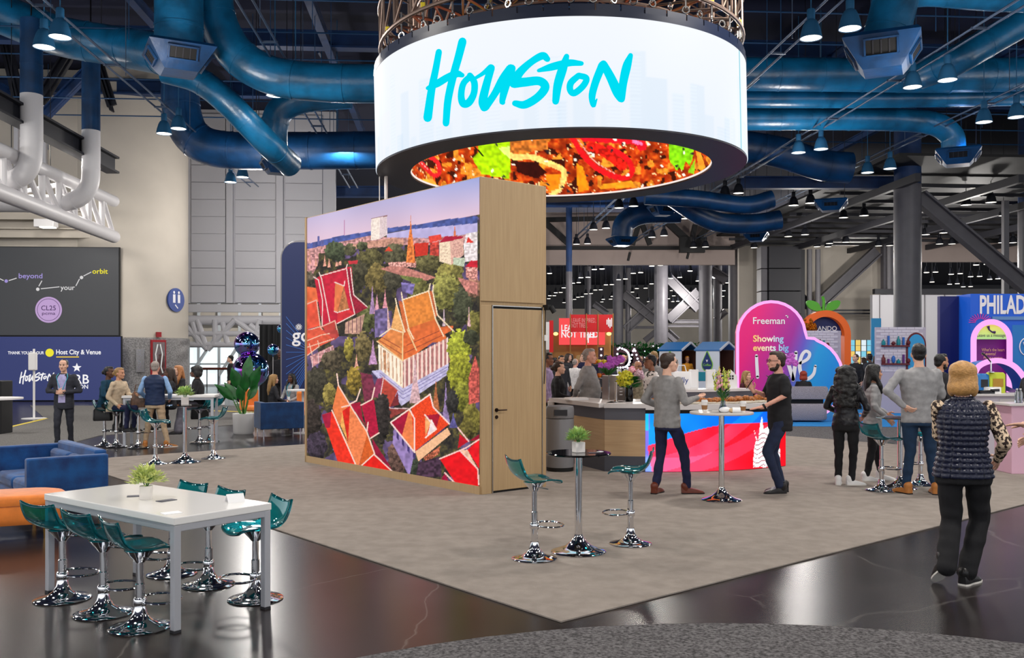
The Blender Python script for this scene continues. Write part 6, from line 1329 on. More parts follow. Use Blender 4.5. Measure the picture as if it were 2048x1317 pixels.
# --- group at the right
person('woman with long curly black hair in a black puffer jacket and white sneakers', gp(1692,972), R(150), 1.63, L=((.28,-.02,1.15),(.16,-.22,1.05)), Rr_=((-.3,.0,1.13),(-.2,-.24,1.0)), fem=True, bw=1.08, skin='skin_tan', top='puffer_black', pants='black_pants', shoes='sneaker_white', sole='sole_white', hair='curly', hair_m='hair_black', hem=-.12, feet=(R(10),R(-60)), legs=(((.1,.0,.5),(.1,.05,.085)),((-.1,-.02,.5),(-.08,.0,.085))))
person('dark-haired woman in a grey zip top and black trousers beside the puffer jacket woman', gp(1745,963), R(78), 1.64, L=((.27,-.03,1.14),(.2,-.24,1.0)), Rr_=((-.26,.02,1.13),(-.2,-.18,.95)), fem=True, skin='skin_tan', top='knit_grey', pants='black_pants', shoes='sneaker_white', sole='sole_white', hair='wavy', hair_m='hair_black', hem=-.3, yaw=R(10), feet=(R(-10),R(10)), legs=(((.1,-.06,.5),(.1,-.14,.085)),((-.1,.02,.5),(-.1,.1,.085))))
person('tall dark-haired man in a grey shirt with one hand on his hip', gp(1838,990), R(176), 1.92, L=((.40,.1,1.2),(.21,.12,1.03)), Rr_=((-.27,-.04,1.15),(-.18,-.26,1.08)), bw=1.14, top='knit_grey', pants='denim_teal', shoes='leather_tan', hair='short', hair_m='hair_black', hem=-.2, yaw=R(-12), skin='skin_light', legs=(((.1,-.0,.5),(.15,.0,.085)),((-.13,-.0,.5),(-.17,.03,.085))), feet=(R(25),R(-10)), hdir=((-.8,.2,-.5),None), curl=(.6,.4))
person('dark-haired man mostly hidden behind the tall man in grey', dp(1880,14.6), R(100), 1.80, skin='skin_tan', top='charcoal', pants='black_pants', hair='short', hair_m='hair_black', vox=.022, beard=True)
person('person with long brown hair at the right edge behind the pink podium', dp(2066,14.9), R(-70), 1.7, fem=True, top='charcoal', pants='black_pants', hair='long', hair_m='hair_brown', vox=.02)
# --- staff and guests at the bar
person('grey-haired man in a grey sweater standing behind the bar with hands behind his back', dp(1176,16.3), R(72), 1.89, L=((.26,.1,1.12),(.1,.2,.96)), Rr_=((-.26,.12,1.13),(-.08,.21,.97)), top='wool_grey', pants='charcoal', hair='short', hair_m='hair_grey', skin='skin_rosy', belly=.1, bw=1.1, hem=-.25)
person('dark-haired woman in black at the left end of the bar', dp(1116,16.9), R(80), 1.66, fem=True, top='tee_black', pants='black_pants', hair='bun', hair_m='hair_brown', bw=1.08, vox=.02, Rr_=((-.26,-.02,1.13),(-.2,-.26,1.06)))
person('man with glasses half hidden by the oak wall edge', dp(1093,18.4), R(85), 1.82, top='lavender_shirt', pants='black_pants', hair='short', hair_m='hair_black', skin='skin_brown', vox=.022, glasses=True)
person('man in a black cap and white floral shirt behind the bar', dp(1303,16.4), R(-75), 1.78, top='floral', pants='black_pants', hair='fade', hair_m='hair_black', skin='skin_brown', capm='black', vox=.02)
person('elderly man with glasses behind the flowers at the bar', dp(1275,18.6), R(20), 1.66, top='camo', pants='khaki', hair='thin', hair_m='hair_grey', skin='skin_tan', vox=.022, glasses=True)
person('person with fair hair behind the man in the black cap', dp(1308,19.6), R(170), 1.86, top='wool_grey', pants='denim', hair='short', hair_m='hair_dirty', vox=.024)
person('person in a mauve shirt beyond the man in the grey sweater', dp(1349,20.5), R(150), 1.7, top='lavender_shirt', pants='denim', hair='short', hair_m='hair_grey', vox=.024)
# --- far left group
person('man in a dark suit over a lilac shirt walking with clasped hands', gp(128,897,0), R(8), 1.70, L=((.3,.0,1.13),(.045,-.2,1.1)), Rr_=((-.3,.0,1.13),(-.045,-.2,1.12)), hdir=((-.9,-.3,.1),(.9,-.3,.0)), hn=((0,1,0),(0,1,0)), curl=(.7,.7), skin='skin_light', top='suit_dark', pants='suit_dark', hair='fade', hair_m='hair_black', panel=(1.0,-.05,.42,.34,'shirt_lilac'), lanyard=True, hem=-.3, bw=1.05, legs=(((.1,.04,.5),(.09,.14,.1)),((-.09,-.12,.5),(-.09,-.1,.085))))
person('grey-haired man in a navy vest and khaki trousers standing with his back turned', gp(310,895,0), R(184), 1.66, L=((.3,-.0,1.14),(.24,-.2,1.0)), Rr_=((-.3,-.0,1.14),(-.24,-.2,1.0)), bw=1.12, top='navy_vest', sleeve_m='shirt_sky', pants='khaki', shoes='leather_tan', sole='sole_white', hair='fade', hair_m='hair_grey', skin='skin_rosy', hem=-.14, legs=(((.13,0,.5),(.2,.0,.085)),((-.16,0,.5),(-.26,.02,.085))), feet=(R(30),R(-50)))
person('fair-haired woman in a beige sweater sitting on a stool in the far group', gp(231,894,0), R(75), 1.6, hip=(0,0,.86), lean=(0,-.08), legs=seat_legs(hz=.86,fz=.42), L=((.24,-.16,1.08),(.14,-.38,1.1)), Rr_=((-.26,-.02,1.07),(-.2,-.2,.9)), fem=True, bw=1.14, skin='skin_tan', top='beige_knit', pants='navy_pants', hair='bun', hair_m='hair_dirty', vox=.018)
person('woman in a teal top sitting behind the beige sweater woman', gp(208,892,0), R(80), 1.62, hip=(0,0,.86), lean=(0,-.1), legs=seat_legs(hz=.86,fz=.42), L=((.24,-.16,1.08),(.14,-.38,1.1)), Rr_=((-.24,-.14,1.08),(-.14,-.36,1.05)), fem=True, skin='skin_deep', top='teal_knit', pants='black_pants', hair='bun', hair_m='hair_black', vox=.02)
person('woman with short dark hair in a black jacket and grey trousers on a stool', gp(400,887,0), R(-72), 1.62, hip=(0,0,.86), lean=(0,-.06), legs=(((.12,-.36,.84),(.12,-.44,.3)),((-.1,-.36,.84),(-.1,-.44,.3))), L=((.24,-.12,1.08),(.16,-.34,1.06)), Rr_=((-.24,-.14,1.08),(-.14,-.36,1.05)), fem=True, skin='skin_deep', top='tee_black', pants='grey_pants', wide=.05, hair='afro', hair_m='hair_black', panel=(1.0,.2,.35,.2,'white_shirt'), vox=.018)
person('woman with long ginger hair seated behind the black jacket woman', dp(358,19.8), R(-40), 1.62, hip=(0,0,.86), legs=seat_legs(hz=.86), fem=True, top='charcoal', pants='black_pants', hair='wavy', hair_m='hair_ginger', vox=.02, panel=(1.0,.3,.3,.2,'white_shirt'))
person('dark-haired woman half hidden by the man in the navy vest', dp(341,19.2), R(-60), 1.58, hip=(0,0,.86), legs=seat_legs(hz=.86), fem=True, top='charcoal', pants='black_pants', skin='skin_deep', hair='long', hair_m='hair_brown', vox=.022)
person('woman with long straight brown hair in a dark jacket on the navy armchair', dp(546,22.0), R(120), 1.6, hip=(0,0,.62), legs=seat_legs(hz=.6,fz=.12,fy=-.42,kz=.55), fem=True, top='charcoal', pants='black_pants', hair='straight', hair_m='hair_dirty', vox=.02)
person('woman with long black hair and a lanyard in a light grey top facing the camera', dp(584,23.0), R(-25), 1.62, hip=(0,0,.6), legs=seat_legs(hz=.6,fz=.1,fy=-.42,kz=.55), fem=True, skin='skin_deep', top='knit_grey', pants='grey_pants', shoes='sneaker_white', hair='wavy', hair_m='hair_black', lanyard=True, vox=.02)
person('person in black with a cap walking near the leafy plant', dp(462,32.5), R(-70), 1.75, top='tee_black', pants='black_pants', shoes='sneaker_white', hair='fade', hair_m='hair_black', capm='black', legs=(((.1,-.15,.5),(.1,-.3,.1)),((-.1,.05,.5),(-.1,.3,.12))), vox=.024)
person('person dressed all in black standing at the dark drape', dp(560,28.4), R(10), 1.95, top='tee_black', pants='black_pants', hair='fade', hair_m='hair_black', skin='skin_deep', vox=.024)
# --- booth visitors
person('woman with long blonde hair in burgundy seated in front of the pink sign', dp(1492,21.5), R(40), 1.62, hip=(0,0,.7), legs=seat_legs(hz=.66,fz=.1,fy=-.42,kz=.6), fem=True, top='burgundy', pants='black_pants', hair='wavy', hair_m='hair_dirty', vox=.02)
person('red-haired woman in black sitting on the grey booth sofa', dp(1607,25.15), R(160), 1.62, hip=(0,0,.62), legs=seat_legs(hz=.6,fz=.1,fy=-.4,kz=.55), fem=True, top='tee_black', pants='black_pants', hair='bob', hair_m='hair_red', vox=.02)
person('man in black standing among the visitors right of the pink sign', dp(1712,30), R(-60), 1.8, top='tee_black', pants='black_pants', hair='fade', hair_m='hair_brown', vox=.026)
person('hooded yellow figure inside the left coffee kiosk', dp(1374,36.4), R(10), 1.72, top='yellow_coat', pants='yellow_coat', hair='short', hair_m='yellow_coat', skin='skin_tan', vox=.026)  # statue-like yellow figure made with the person builder
# --- bystanders: a few models, copied into the crowd
protos = []
for tp, pn, hr, hmn, sk_, fm in (('charcoal','black_pants','short','hair_black','skin_tan',False),('navy_pants','navy_pants','short','hair_brown','skin_light',False),('tee_black','denim','wavy','hair_dirty','skin_light',True),('white_shirt','black_pants','thin','hair_grey','skin_rosy',False),('charcoal','grey_pants','long','hair_brown','skin_light',True),('suit_dark','suit_dark','short','hair_black','skin_deep',False)):
    protos.append(person('x', (0,0,0), 0, 1.75, top=tp, pants=pn, hair=hr, hair_m=hmn, skin=sk_, fem=fm, vox=.03, hands=True))
desc = ['in a charcoal top','in navy','with wavy fair hair','with grey hair and white shirt','with long brown hair','in a dark suit']
spots = [(1122,26),(1108,30),(1136,31),(1150,27),(1158,34),(1166,30),(1188,36),(1212,33),(1224,27),(1239,38),(1246,31),(1262,36),(1277,40),(1290,33),(1302,42),(1316,38),(1142,42),(1200,44),(1232,48),(1256,50),(1285,50),(1103,40),(1740,31),(1752,34),(1728,38),(1765,30),(1131,36),(1179,46)]
rs = random.Random(33); cnt = {}
for k, (px, d) in enumerate(spots):
    j = (k*5+k//6) % 6; where = 'right of the pink sign' if px > 1700 else ('below the red booth' if px < 1200 else 'behind the bar flowers')
    lab = f'distant visitor {desc[j]} in the crowd {where}'
    o = protos[j] if j not in cnt else dup(protos[j]); cnt[j] = 1; o.location = dp(px,d); o.rotation_euler = (0,0,rs.uniform(-3,3)); sc_ = rs.uniform(.93,1.05); o.scale = (sc_,)*3; tag(o, lab, 'person', lab)
# ------------------------------------------------------------------ booths and signs behind
def loc_xz(px, py, ox, d): return ((px-ox)*d/F, CH+(HY-py)*d/F)
def upright(pts, t): return MB().ext(pts, t, Matrix.Rotation(R(90),4,'X'))        # XZ outline pushed to -y
def grad_mat(name, stops, axis=0, lo=-1, hi=1, emit=0, rough=.4):
    m = bpy.data.materials.new(name); m.use_nodes = True; nt = m.node_tree; b = nt.nodes['Principled BSDF']; b.inputs['Roughness'].default_value = rough
    tc = nt.nodes.new('ShaderNodeTexCoord'); sp = nt.nodes.new('ShaderNodeSeparateXYZ'); nt.links.new(tc.outputs['Object'], sp.inputs[0])
    add = nt.nodes.new('ShaderNodeMath'); add.operation = 'MULTIPLY_ADD'; add.inputs[1].default_value = -.35 if axis == 'xz' else 0; nt.links.new(sp.outputs['Z'], add.inputs[0]); nt.links.new(sp.outputs['X' if axis in (0,'xz') else 'Z'], add.inputs[2])
    mr = nt.nodes.new('ShaderNodeMapRange'); mr.inputs[1].default_value = lo; mr.inputs[2].default_value = hi; nt.links.new(add.outputs[0] if axis == 'xz' else sp.outputs['X' if axis == 0 else 'Z'], mr.inputs[0])
    cr = nt.nodes.new('ShaderNodeValToRGB'); nt.links.new(mr.outputs[0], cr.inputs[0]); e = cr.color_ramp.elements
    while len(e) < len(stops): e.new(.5)
    for k, (p_, c_) in enumerate(stops): e[k].position = p_; e[k].color = (*lin(c_),1)
    nt.links.new(cr.outputs[0], b.inputs['Base Color'])
    if emit: nt.links.new(cr.outputs[0], b.inputs['Emission Color']); b.inputs['Emission Strength'].default_value = emit/EXF
    MATS[name] = m; return m
glow('neon_pink', (246,170,236), 1.15); mat('print_white', (240,238,242), .5)
# pink and blue cloud sign
dF = 26.0; ox = 1570; base = dp(ox,dF); fs_ = tag(thing('booth_sign','x','x',base), 'cloud shaped pink to blue booth sign with a glowing pink rim', 'sign')
out = [(1471,842),(1470,760),(1470,690)]+[(1537+67*math.cos(R(a)),672-67*math.sin(R(a))) for a in range(175,-1,-12)]+[(1607,677),(1622,678)]+[(1604+75*math.cos(R(a)),758-80*math.sin(R(a))) for a in range(72,-52,-12)]+[(1640,828),(1636,842)]
P = [loc_xz(x,y,ox,dF) for x, y in out]; P = [(x,max(.02,z)) for x, z in P]
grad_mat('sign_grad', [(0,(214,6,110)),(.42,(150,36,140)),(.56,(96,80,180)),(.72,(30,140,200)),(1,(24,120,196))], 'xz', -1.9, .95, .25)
upright(P, .3).build('board', 'sign_grad', fs_, 0, fix=True)
MB().tube([(x,-.3,z) for x, z in P], .042, 8).build('lit_rim', 'neon_pink', fs_)
def sgn(t, body, px, py, size, m, bold, ox, d, y=-.315, align='LEFT', xs=1.0, fit=None): x, z = loc_xz(px,py,ox,d); return put_text(t, body, size, Vector((x,y,z)), m, bold, align, xs, fit=fit)
sgn(fs_, 'Freeman', 1499, 649, .265, 'print_white', .012, ox, dF, fit=.885); x, z = loc_xz(1562,637,ox,dF); MB().box((x+.07,-.31,z+.06),(.07,.01,.025)).build('corner_mark', 'print_white', fs_, 0); MB().box((x+.095,-.31,z+.035),(.025,.01,.07)).build('corner_mark', 'print_white', fs_, 0)
grad_mat('print_grad', [(0,(250,200,90)),(.45,(246,236,226)),(.6,(190,220,240)),(1,(40,150,226))], 0, -1.0, .15, .15)
sgn(fs_, 'Showing', 1500, 684, .25, 'print_grad', .022, ox, dF, fit=.85); sgn(fs_, 'events big', 1500, 702, .25, 'print_grad', .022, ox, dF, fit=.99)
for s_ in ([(315,620,28),(318,700,30),(325,820,30)],[(585,620,30),(625,740,36),(655,840,34)],[(655,845,34),(672,720,36),(682,590,32)],[(722,690,26),(790,650,30),(808,600,30),(772,578,28),(735,620,32),(716,710,34),(735,800,34),(790,835,34),(845,790,30),(862,715,24)]):
    vs, f2 = stroke2d(s_, 6); MB().add([(lambda q: Vector((q[0],-.32,q[1])))(loc_xz(1440+x/4.703,580+y/4.703,ox,dF)) for x, y in vs], f2).build('script_stroke', 'print_white', fs_, 0)
mat('boucle_grey', (150,144,152), .9, noise_=(60,.25), bump=(120,.5)); p = dp(1606,24.6); so = tag(thing('booth_sofa','x','x',p), 'low grey booth sofa with rounded seat and back in front of the cloud sign', 'sofa')
slab(MB(), rrect(1.15,.7,.2), [(.06,.04),(.1,0),(.44,0),(.5,.05)]).build('seat', 'boucle_grey', so, 50); slab(MB(), rrect(1.15,.26,.12), [(.62,.02),(.66,0),(.9,0),(.95,.04)], (0,-.24)).build('backrest', 'boucle_grey', so, 50); MB().box((0,-.22,.56),(.9,.1,.16)).build('back_support', 'black', so, 0)
# coffee kiosks
mat('kiosk_white', (206,210,220), .5); mat('kiosk_blue', (26,112,186), .4); mat('kiosk_slate', (96,140,196), .4); mat('kiosk_inside', (74,42,34), .6); mat('logo_navy', (20,44,104), .5); mat('logo_green', (130,190,60), .5); mat('teal_panel',(20,130,150),.5)
def kiosk(px, d, roof, label):
    t = tag(thing('coffee_kiosk','x','x',dp(px,d),R(44)), label, 'kiosk'); w, dp_, ze, za = 1.05, 1.05, 1.98, 2.26
    MB().box((0,dp_/2,ze/2),(.05,dp_,ze)).build('side_wall', 'kiosk_white', t, 0); MB().box((w,dp_/2,ze/2),(.05,dp_,ze)).build('side_wall', 'kiosk_white', t, 0)
    [MB().box((x_,dp_/2,.98),(.012,dp_-.06,1.95)).build('inner_lining', 'kiosk_inside', t, 0) for x_ in (.034,w-.034)]; MB().box((w/2,dp_-.03,1.0),(w,.05,2.0)).build('back_wall', 'kiosk_inside', t, 0); MB().box((w/2,dp_/2,.04),(w,dp_,.08)).build('floor_plate', 'kiosk_white', t, 0)
    for x0, x1 in ((-.06,w/2),(w+.06,w/2)):
        m_ = MB(); m_.bar((x0,dp_/2,ze-.03),(x1,dp_/2,za),.06,dp_+.12,up=(0,1,0)); m_.build('roof_slope', roof, t, 0)
    for x0, x1 in ((-.06,w/2),(w+.06,w/2)): MB().bar((x0,-.06,ze-.03),(x1,-.06,za),.07,.06,up=(0,1,0)).build('gable_trim', 'kiosk_white', t, 0)
    MB().ext([(0.02,ze),(w-.02,ze),(w/2,za-.04)],.03,Matrix.Translation((0,dp_-.02,0)) @ Matrix.Rotation(R(90),4,'X')).build('gable', 'kiosk_inside', t, 0)
    MB().box((w/2,.15,1.0),(w-.06,.35,.04)).build('shelf', 'kiosk_white', t, 0); MB().ell((w*.25,.3,ze-.12),(.05,.05,.06)).build('lamp_bulb', glow('bulb_warm',(255,210,120),2.5), t)
    MB().box((-.035,dp_/2,.95),(.02,dp_-.1,.34)).build('side_band', 'teal_panel', t, 0)
    drop = lambda k: [(0,.52*k)]+[(.27*k*math.sin(a), -.05*k-.27*k*math.cos(a)) for a in [2.2-i*.35 for i in range(13)]]
    M_ = Matrix.Translation((-.03,dp_/2,1.45)) @ Matrix.Rotation(R(-90),4,'Z') @ Matrix.Rotation(R(90),4,'X')
    MB().ext([(x*.95,z) for x, z in drop(1.0)],.012,M_).build('logo_outline', 'logo_green', t, 0); MB().ext([(x*.95,z) for x, z in drop(.86)],.02,M_).build('logo_drop', 'logo_navy', t, 0)
    letters(MB(),'Coffee',.13,M_ @ Matrix.Translation((0,-.1,.024)),.01).build('logo_text', 'logo_green', t, 0); letters(MB(),'v',.2,M_ @ Matrix.Translation((0,.05,.024)),.02).build('logo_mark', 'print_white', t, 0)
kiosk(1363,36,'kiosk_blue','white coffee kiosk with a bright blue pitched roof'); kiosk(1439,35,'kiosk_slate','white coffee kiosk with a pale blue roof beside the cloud sign')
# red booth
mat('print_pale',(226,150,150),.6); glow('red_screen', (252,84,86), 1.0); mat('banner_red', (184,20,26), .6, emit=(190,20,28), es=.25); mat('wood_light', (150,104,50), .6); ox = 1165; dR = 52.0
rb = tag(thing('red_booth','x','x',dp(ox,dR)), 'red booth with glowing coral panels and white slogan lettering', 'booth')
def rbx(nm, x0, x1, y0, y1, y, m, t_=.1): a, b = loc_xz(x0,y1,ox,dR), loc_xz(x1,y0,ox,dR); MB().box(((a[0]+b[0])/2,y,(a[1]+b[1])/2),(b[0]-a[0],t_,b[1]-a[1])).build(nm, m, rb, 0)
rbx('timber_wall',1100,1226,664,790,1.0,'wood_light'); rbx('lit_panel',1119,1212,636,690,.6,'red_screen'); rbx('banner',1139,1195,630,665,-.2,'banner_red'); rbx('banner',1195,1226,630,665,-.2,'banner_red'); rbx('side_banner',1098,1106,642,705,-.4,'banner_red'); rbx('side_screen',1088,1098,645,700,-.4,'white')
for x in (1140,1172,1195,1225): rbx('post',x-1,x+1,628,760,-.3,'wood_light',.08)
for x in (1112,1219): MB().ell((loc_xz(x,668,ox,dR)[0],.3,loc_xz(x,668,ox,dR)[1]),(.14,.14,.1)).build('spot_lamp', glow('bulb_warm',(255,210,120),2.5), rb)
sgn(rb,'LEAVE',1123,662,.5,'led_white',.02,ox,dR,.54,fit=1.0); sgn(rb,'NOT TIRED',1123,675,.5,'led_white',.02,ox,dR,.54,fit=2.1); sgn(rb,'LEAVE INSPIRED,',1142,646,.36,'print_pale',.004,ox,dR,-.27,fit=1.36); sgn(rb,'NOT TIRED.',1142,656,.36,'print_pale',.004,ox,dR,-.27,fit=.9)
for k, (x, h0, h1) in enumerate(((1213,640,650),(1216,637,654),(1219,640,657),(1222,637,654),(1225,640,650))): rbx('heart_mark',x-1.1,x+1.1,h0,h1,-.28,'print_white',.03)
for k, (x, h0, h1) in enumerate(((1175,668,680),(1178,666,686),(1181,668,676),(1188,664,676))): rbx('hand_mark',x-1.1,x+1.1,h0,h1,.53,'led_white',.03)
# bulb letters behind the bar
mat('marquee_face',(60,30,40),.5); glow('bulb_white',(240,240,255),2.2)
for ch, px, sz, lab in (('I',1202,.62,'lit bulb letter I behind the bar'),('D',1246,.62,'lit bulb letter D behind the bar'),('A',1268,.62,'lit bulb letter A behind the bar')):
    p = W(px,736,22.5); t = tag(thing('bulb_letter','x','x',(p.x,22.5,0)), lab, 'letter sign'); mb = MB(); vs, f2 = text2d(ch, sz, .02); put_text(t, ch, sz*1.1, Vector((0,0,p.z)), 'marquee_face', .05, name='face'); MB().box((0,.1,p.z/2),(.05,.05,p.z)).build('stand', 'steel_dark', t, 0)
    pth = {'I':[(0,0),(0,.45)],'D':[(-.13,0),(.05,.02),(.14,.12),(.15,.24),(.12,.36),(.03,.44),(-.13,.45),(-.13,0)],'A':[(-.16,0),(-.08,.22),(0,.45),(.08,.22),(.16,0)]}[ch]; mb = MB()
    for q in spline(pth,3): mb.ell((q[0],-.04,p.z+q[1]),(.026,.026,.026),None,6,5)
    mb.build('bulbs', 'bulb_white', t)
# greenery hedge with fairy lights in the far hall
hd = tag(thing('hedge','x','x',dp(1290,56)), 'dark green hedge with fairy lights behind the crowd', 'hedge'); rs = random.Random(2); mb = MB()
for k in range(3500): q = Vector((rs.uniform(-3.2,6),rs.uniform(-.3,.3),rs.uniform(.3,2.4))); leaf(mb, q, Vector((rs.uniform(-1,1),rs.uniform(-1,.2),rs.uniform(-.4,1))), .28, .12)
o = mb.build('leaves', 'leaf_dark', hd, 0); o['kind'] = 'stuff'; MB().box((1.4,.5,1.1),(9.2,.1,2.2)).build('backing', 'black', hd, 0); mb = MB()
for k in range(40): mb.ell((rs.uniform(-3,6),-.4,rs.uniform(.8,2.4)),(.04,.04,.04),None,5,4)
o = mb.build('fairy_lights', 'bulb_white', hd); o['kind'] = 'stuff'
# orange fruit arch
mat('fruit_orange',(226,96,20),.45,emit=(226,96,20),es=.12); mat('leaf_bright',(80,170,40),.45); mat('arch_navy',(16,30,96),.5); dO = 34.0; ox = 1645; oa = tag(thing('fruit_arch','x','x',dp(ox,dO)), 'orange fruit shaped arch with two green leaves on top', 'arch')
c_ = loc_xz(1645,671,ox,dO); r0 = 49*dO/F
pts = [(c_[0]+r0*math.cos(a*math.pi/24), c_[1]+r0*math.sin(a*math.pi/24)) for a in range(25)]; inn = [(c_[0]+r0*.74*math.cos(a*math.pi/24), c_[1]+r0*.74*math.sin(a*math.pi/24)) for a in range(24,-1,-1)]
upright([(r0,.02)]+pts+[(-r0,.02),(-r0*.74,.02)]+inn+[(r0*.74,.02)],.4).build('arch_ring', 'fruit_orange', oa, 0, fix=True); upright([(c_[0]+r0*.76*math.cos(a*math.pi/24), c_[1]+r0*.76*math.sin(a*math.pi/24)-.0) for a in range(25)],.1).build('name_panel', 'arch_navy', oa, 0, fix=True)
sgn(oa,'ORLANDO',1640,662,.24,'print_white',.01,ox,dO,-.13,'CENTER',fit=1.15); top_ = c_[1]+r0
for s_ in (-1,1):
    L_ = [(s_*.05,top_+.0),(s_*.2,top_+.28),(s_*.5,top_+.38),(s_*.62,top_+.3),(s_*.5,top_+.08),(s_*.25,top_-.02)]; upright([tuple(q) for q in spline(L_,4)],.12).build('leaf', 'leaf_bright', oa, 0, fix=True)
MB().tube([(0,-.1,top_-.02),(.02,-.1,top_+.35),(-.03,-.1,top_+.52)],.055,8).build('stalk', 'leaf_bright', oa)
mat('glitter',(226,120,30),.25,.6,noise_=(30,.7)); rs = random.Random(6); mb = MB()
for k in range(90): d = Vector((rs.gauss(0,1),rs.gauss(0,1),rs.gauss(0,1))).normalized()*rs.uniform(.1,.34); mb.ell(Vector((loc_xz(1616,658,ox,dO)[0],-.7,loc_xz(1616,658,ox,dO)[1]))+d,(.06,.06,.06),None,6,4)
t = tag(thing('glitter_ball','x','x',dp(1616,33.2)), 'glittering orange bauble cluster at the left of the fruit arch', 'ornament'); mb.v = [(v[0]-loc_xz(1616,658,ox,dO)[0], v[1]+.7, v[2]) for v in mb.v]; mb.build('baubles', 'glitter', t); MB().tube([(0,0,0),(0,0,2.6)],.03,8).build('stand', 'leg_gold', t)
# illustrated brick panels
mat('brick_white',(206,200,212),.6); mat('mortar',(180,172,188),.8); mat('shelf_maroon',(96,22,32),.5); mat('print_teal',(20,130,140),.5); mat('print_blue',(40,100,180),.5); mat('print_purple',(96,40,120),.5); mat('door_cyan',(44,150,206),.5)
def brick_panel(px0, px1, py0, d, label, items, door=None):
    w = (px1-px0)*d/F; zt_ = CH+(HY-py0)*d/F; t = tag(thing('brick_panel','x','x',dp((px0+px1)/2,d)), label, 'partition'); MB().box((0,.06,zt_/2),(w,.1,zt_)).build('board', 'mortar', t, 0)
    bw_, bh = .26, .085; z = .02; r_ = 0; me = MB().box((0,0,0),(bw_-.014,.014,bh-.014)).mesh('brick'); n = 0; zlo = zt_-1.35
    z = zlo
    while z < zt_-bh/2:
        x = -w/2+bw_/2-(bw_/2 if r_ % 2 else 0)
        while x < w/2-bw_*.2:
            if x-bw_/2 > -w/2-.01 and x+bw_/2 < w/2+.01: o = link('brick', me, None if n else 'brick_white', t, 0); o.location = (x,.005,z+bh/2); n += 1
            x += bw_
        z += bh; r_ += 1
    for z_ in items:
        MB().box((-w*.12,-.04,z_),(w*.55,.1,.05)).build('shelf', 'shelf_maroon', t, 0); rs = random.Random(int(z_*100))
        for k in range(6):
            x = -w*.36+k*w*.1; h_ = rs.uniform(.1,.3); m_ = rs.choice(['print_teal','print_blue','print_purple','shelf_maroon']); mb = MB()
            if k % 3 == 0: mb.lathe([(.05,0),(.06,.03),(.055,h_*.6),(.02,h_*.75),(.02,h_)],12,(x,-.04,z_+.025))
            elif k % 3 == 1: mb.box((x,-.04,z_+.025+h_/2),(.05,.06,h_))
            else: mb.ell((x,-.04,z_+.025+h_*.45),(.06,.04,h_*.45))
            mb.build('ornament', m_, t, 40)
    if door is not None: upright([(door+.3*math.cos(a*math.pi/12)*1.0, zt_-.55+.3*math.sin(a*math.pi/12)*1.3) for a in range(13)]+[(door-.3,.05),(door+.3,.05)],.03).build('arch_frame', 'shelf_maroon', t, 0, fix=True); upright([(door+.25*math.cos(a*math.pi/12), zt_-.55+.25*math.sin(a*math.pi/12)*1.35) for a in range(13)]+[(door-.25,.05),(door+.25,.05)],.04).build('arch_door', 'door_cyan', t, 0, fix=True)
    return t
brick_panel(1606,1682,662,31,'white brick patterned panel with ornament shelf under the fruit arch',(2.0,))
brick_panel(1752,1852,655,28,'white brick patterned panel with two ornament shelves and an arched blue door',(2.05,1.5),.45)
t = tag(thing('poster_panel','x','x',dp(1752,36)), 'plain sky blue panel behind the brick patterned wall', 'panel'); MB().box((0,0,1.6),(.38,.06,3.2)).build('board', 'door_cyan', t, 0); MB().box((0,0,.03),(.5,.4,.06)).build('foot', 'steel_dark', t, 0)
t = tag(thing('stained_panel','x','x',dp(1716,44)), 'bright stained glass style panel beyond the visitors', 'panel'); glow('glass_cyan',(130,206,230),1); glow('glass_gold',(240,206,110),1); glow('glass_pale',(226,240,246),1); k = 0
for i in range(5):
    for j in range(6): MB().box((-.55+i*.27,0,1.0+j*.27),(.25,.03,.25)).build('pane', ('glass_cyan','glass_pale','glass_gold')[(i*2+j*j) % 3], t, 0)
for i in range(6): MB().box((-.685+i*.27,-.02,1.675),(.03,.06,1.65)).build('lead_bar', 'steel_dark', t, 0)
MB().box((0,0,.42),(1.4,.06,.84)).build('plinth', 'white', t, 0)
# blue city booth on the right
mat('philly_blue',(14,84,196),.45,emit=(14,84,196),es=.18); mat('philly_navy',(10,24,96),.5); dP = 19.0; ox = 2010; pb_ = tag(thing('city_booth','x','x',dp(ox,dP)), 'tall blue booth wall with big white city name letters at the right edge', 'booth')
a = loc_xz(1941,588,ox,dP); MB().box((a[0]+1.6,.3,a[1]/2),(3.2,.6,a[1])).build('front_wall', 'philly_blue', pb_, 0); b = loc_xz(1902,588,ox,dP)
MB().box((b[0]+.21,.55,a[1]/2-.01),(.42,.12,a[1]-.02)).build('side_wall', 'philly_navy', pb_, 0)
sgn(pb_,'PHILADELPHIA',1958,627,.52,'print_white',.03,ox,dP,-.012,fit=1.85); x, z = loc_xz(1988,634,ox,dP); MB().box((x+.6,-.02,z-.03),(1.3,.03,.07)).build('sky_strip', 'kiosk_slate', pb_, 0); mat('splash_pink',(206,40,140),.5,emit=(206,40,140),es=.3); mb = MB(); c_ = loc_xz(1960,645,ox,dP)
for k in range(13): a_ = R(k*180/12); mb.tube([(c_[0]+.1*math.cos(a_),-.02,c_[1]+.07*math.sin(a_)),(c_[0]+.24*math.cos(a_),-.02,c_[1]+.18*math.sin(a_))],.007,5)
mb.build('burst', 'splash_pink', pb_, 0)
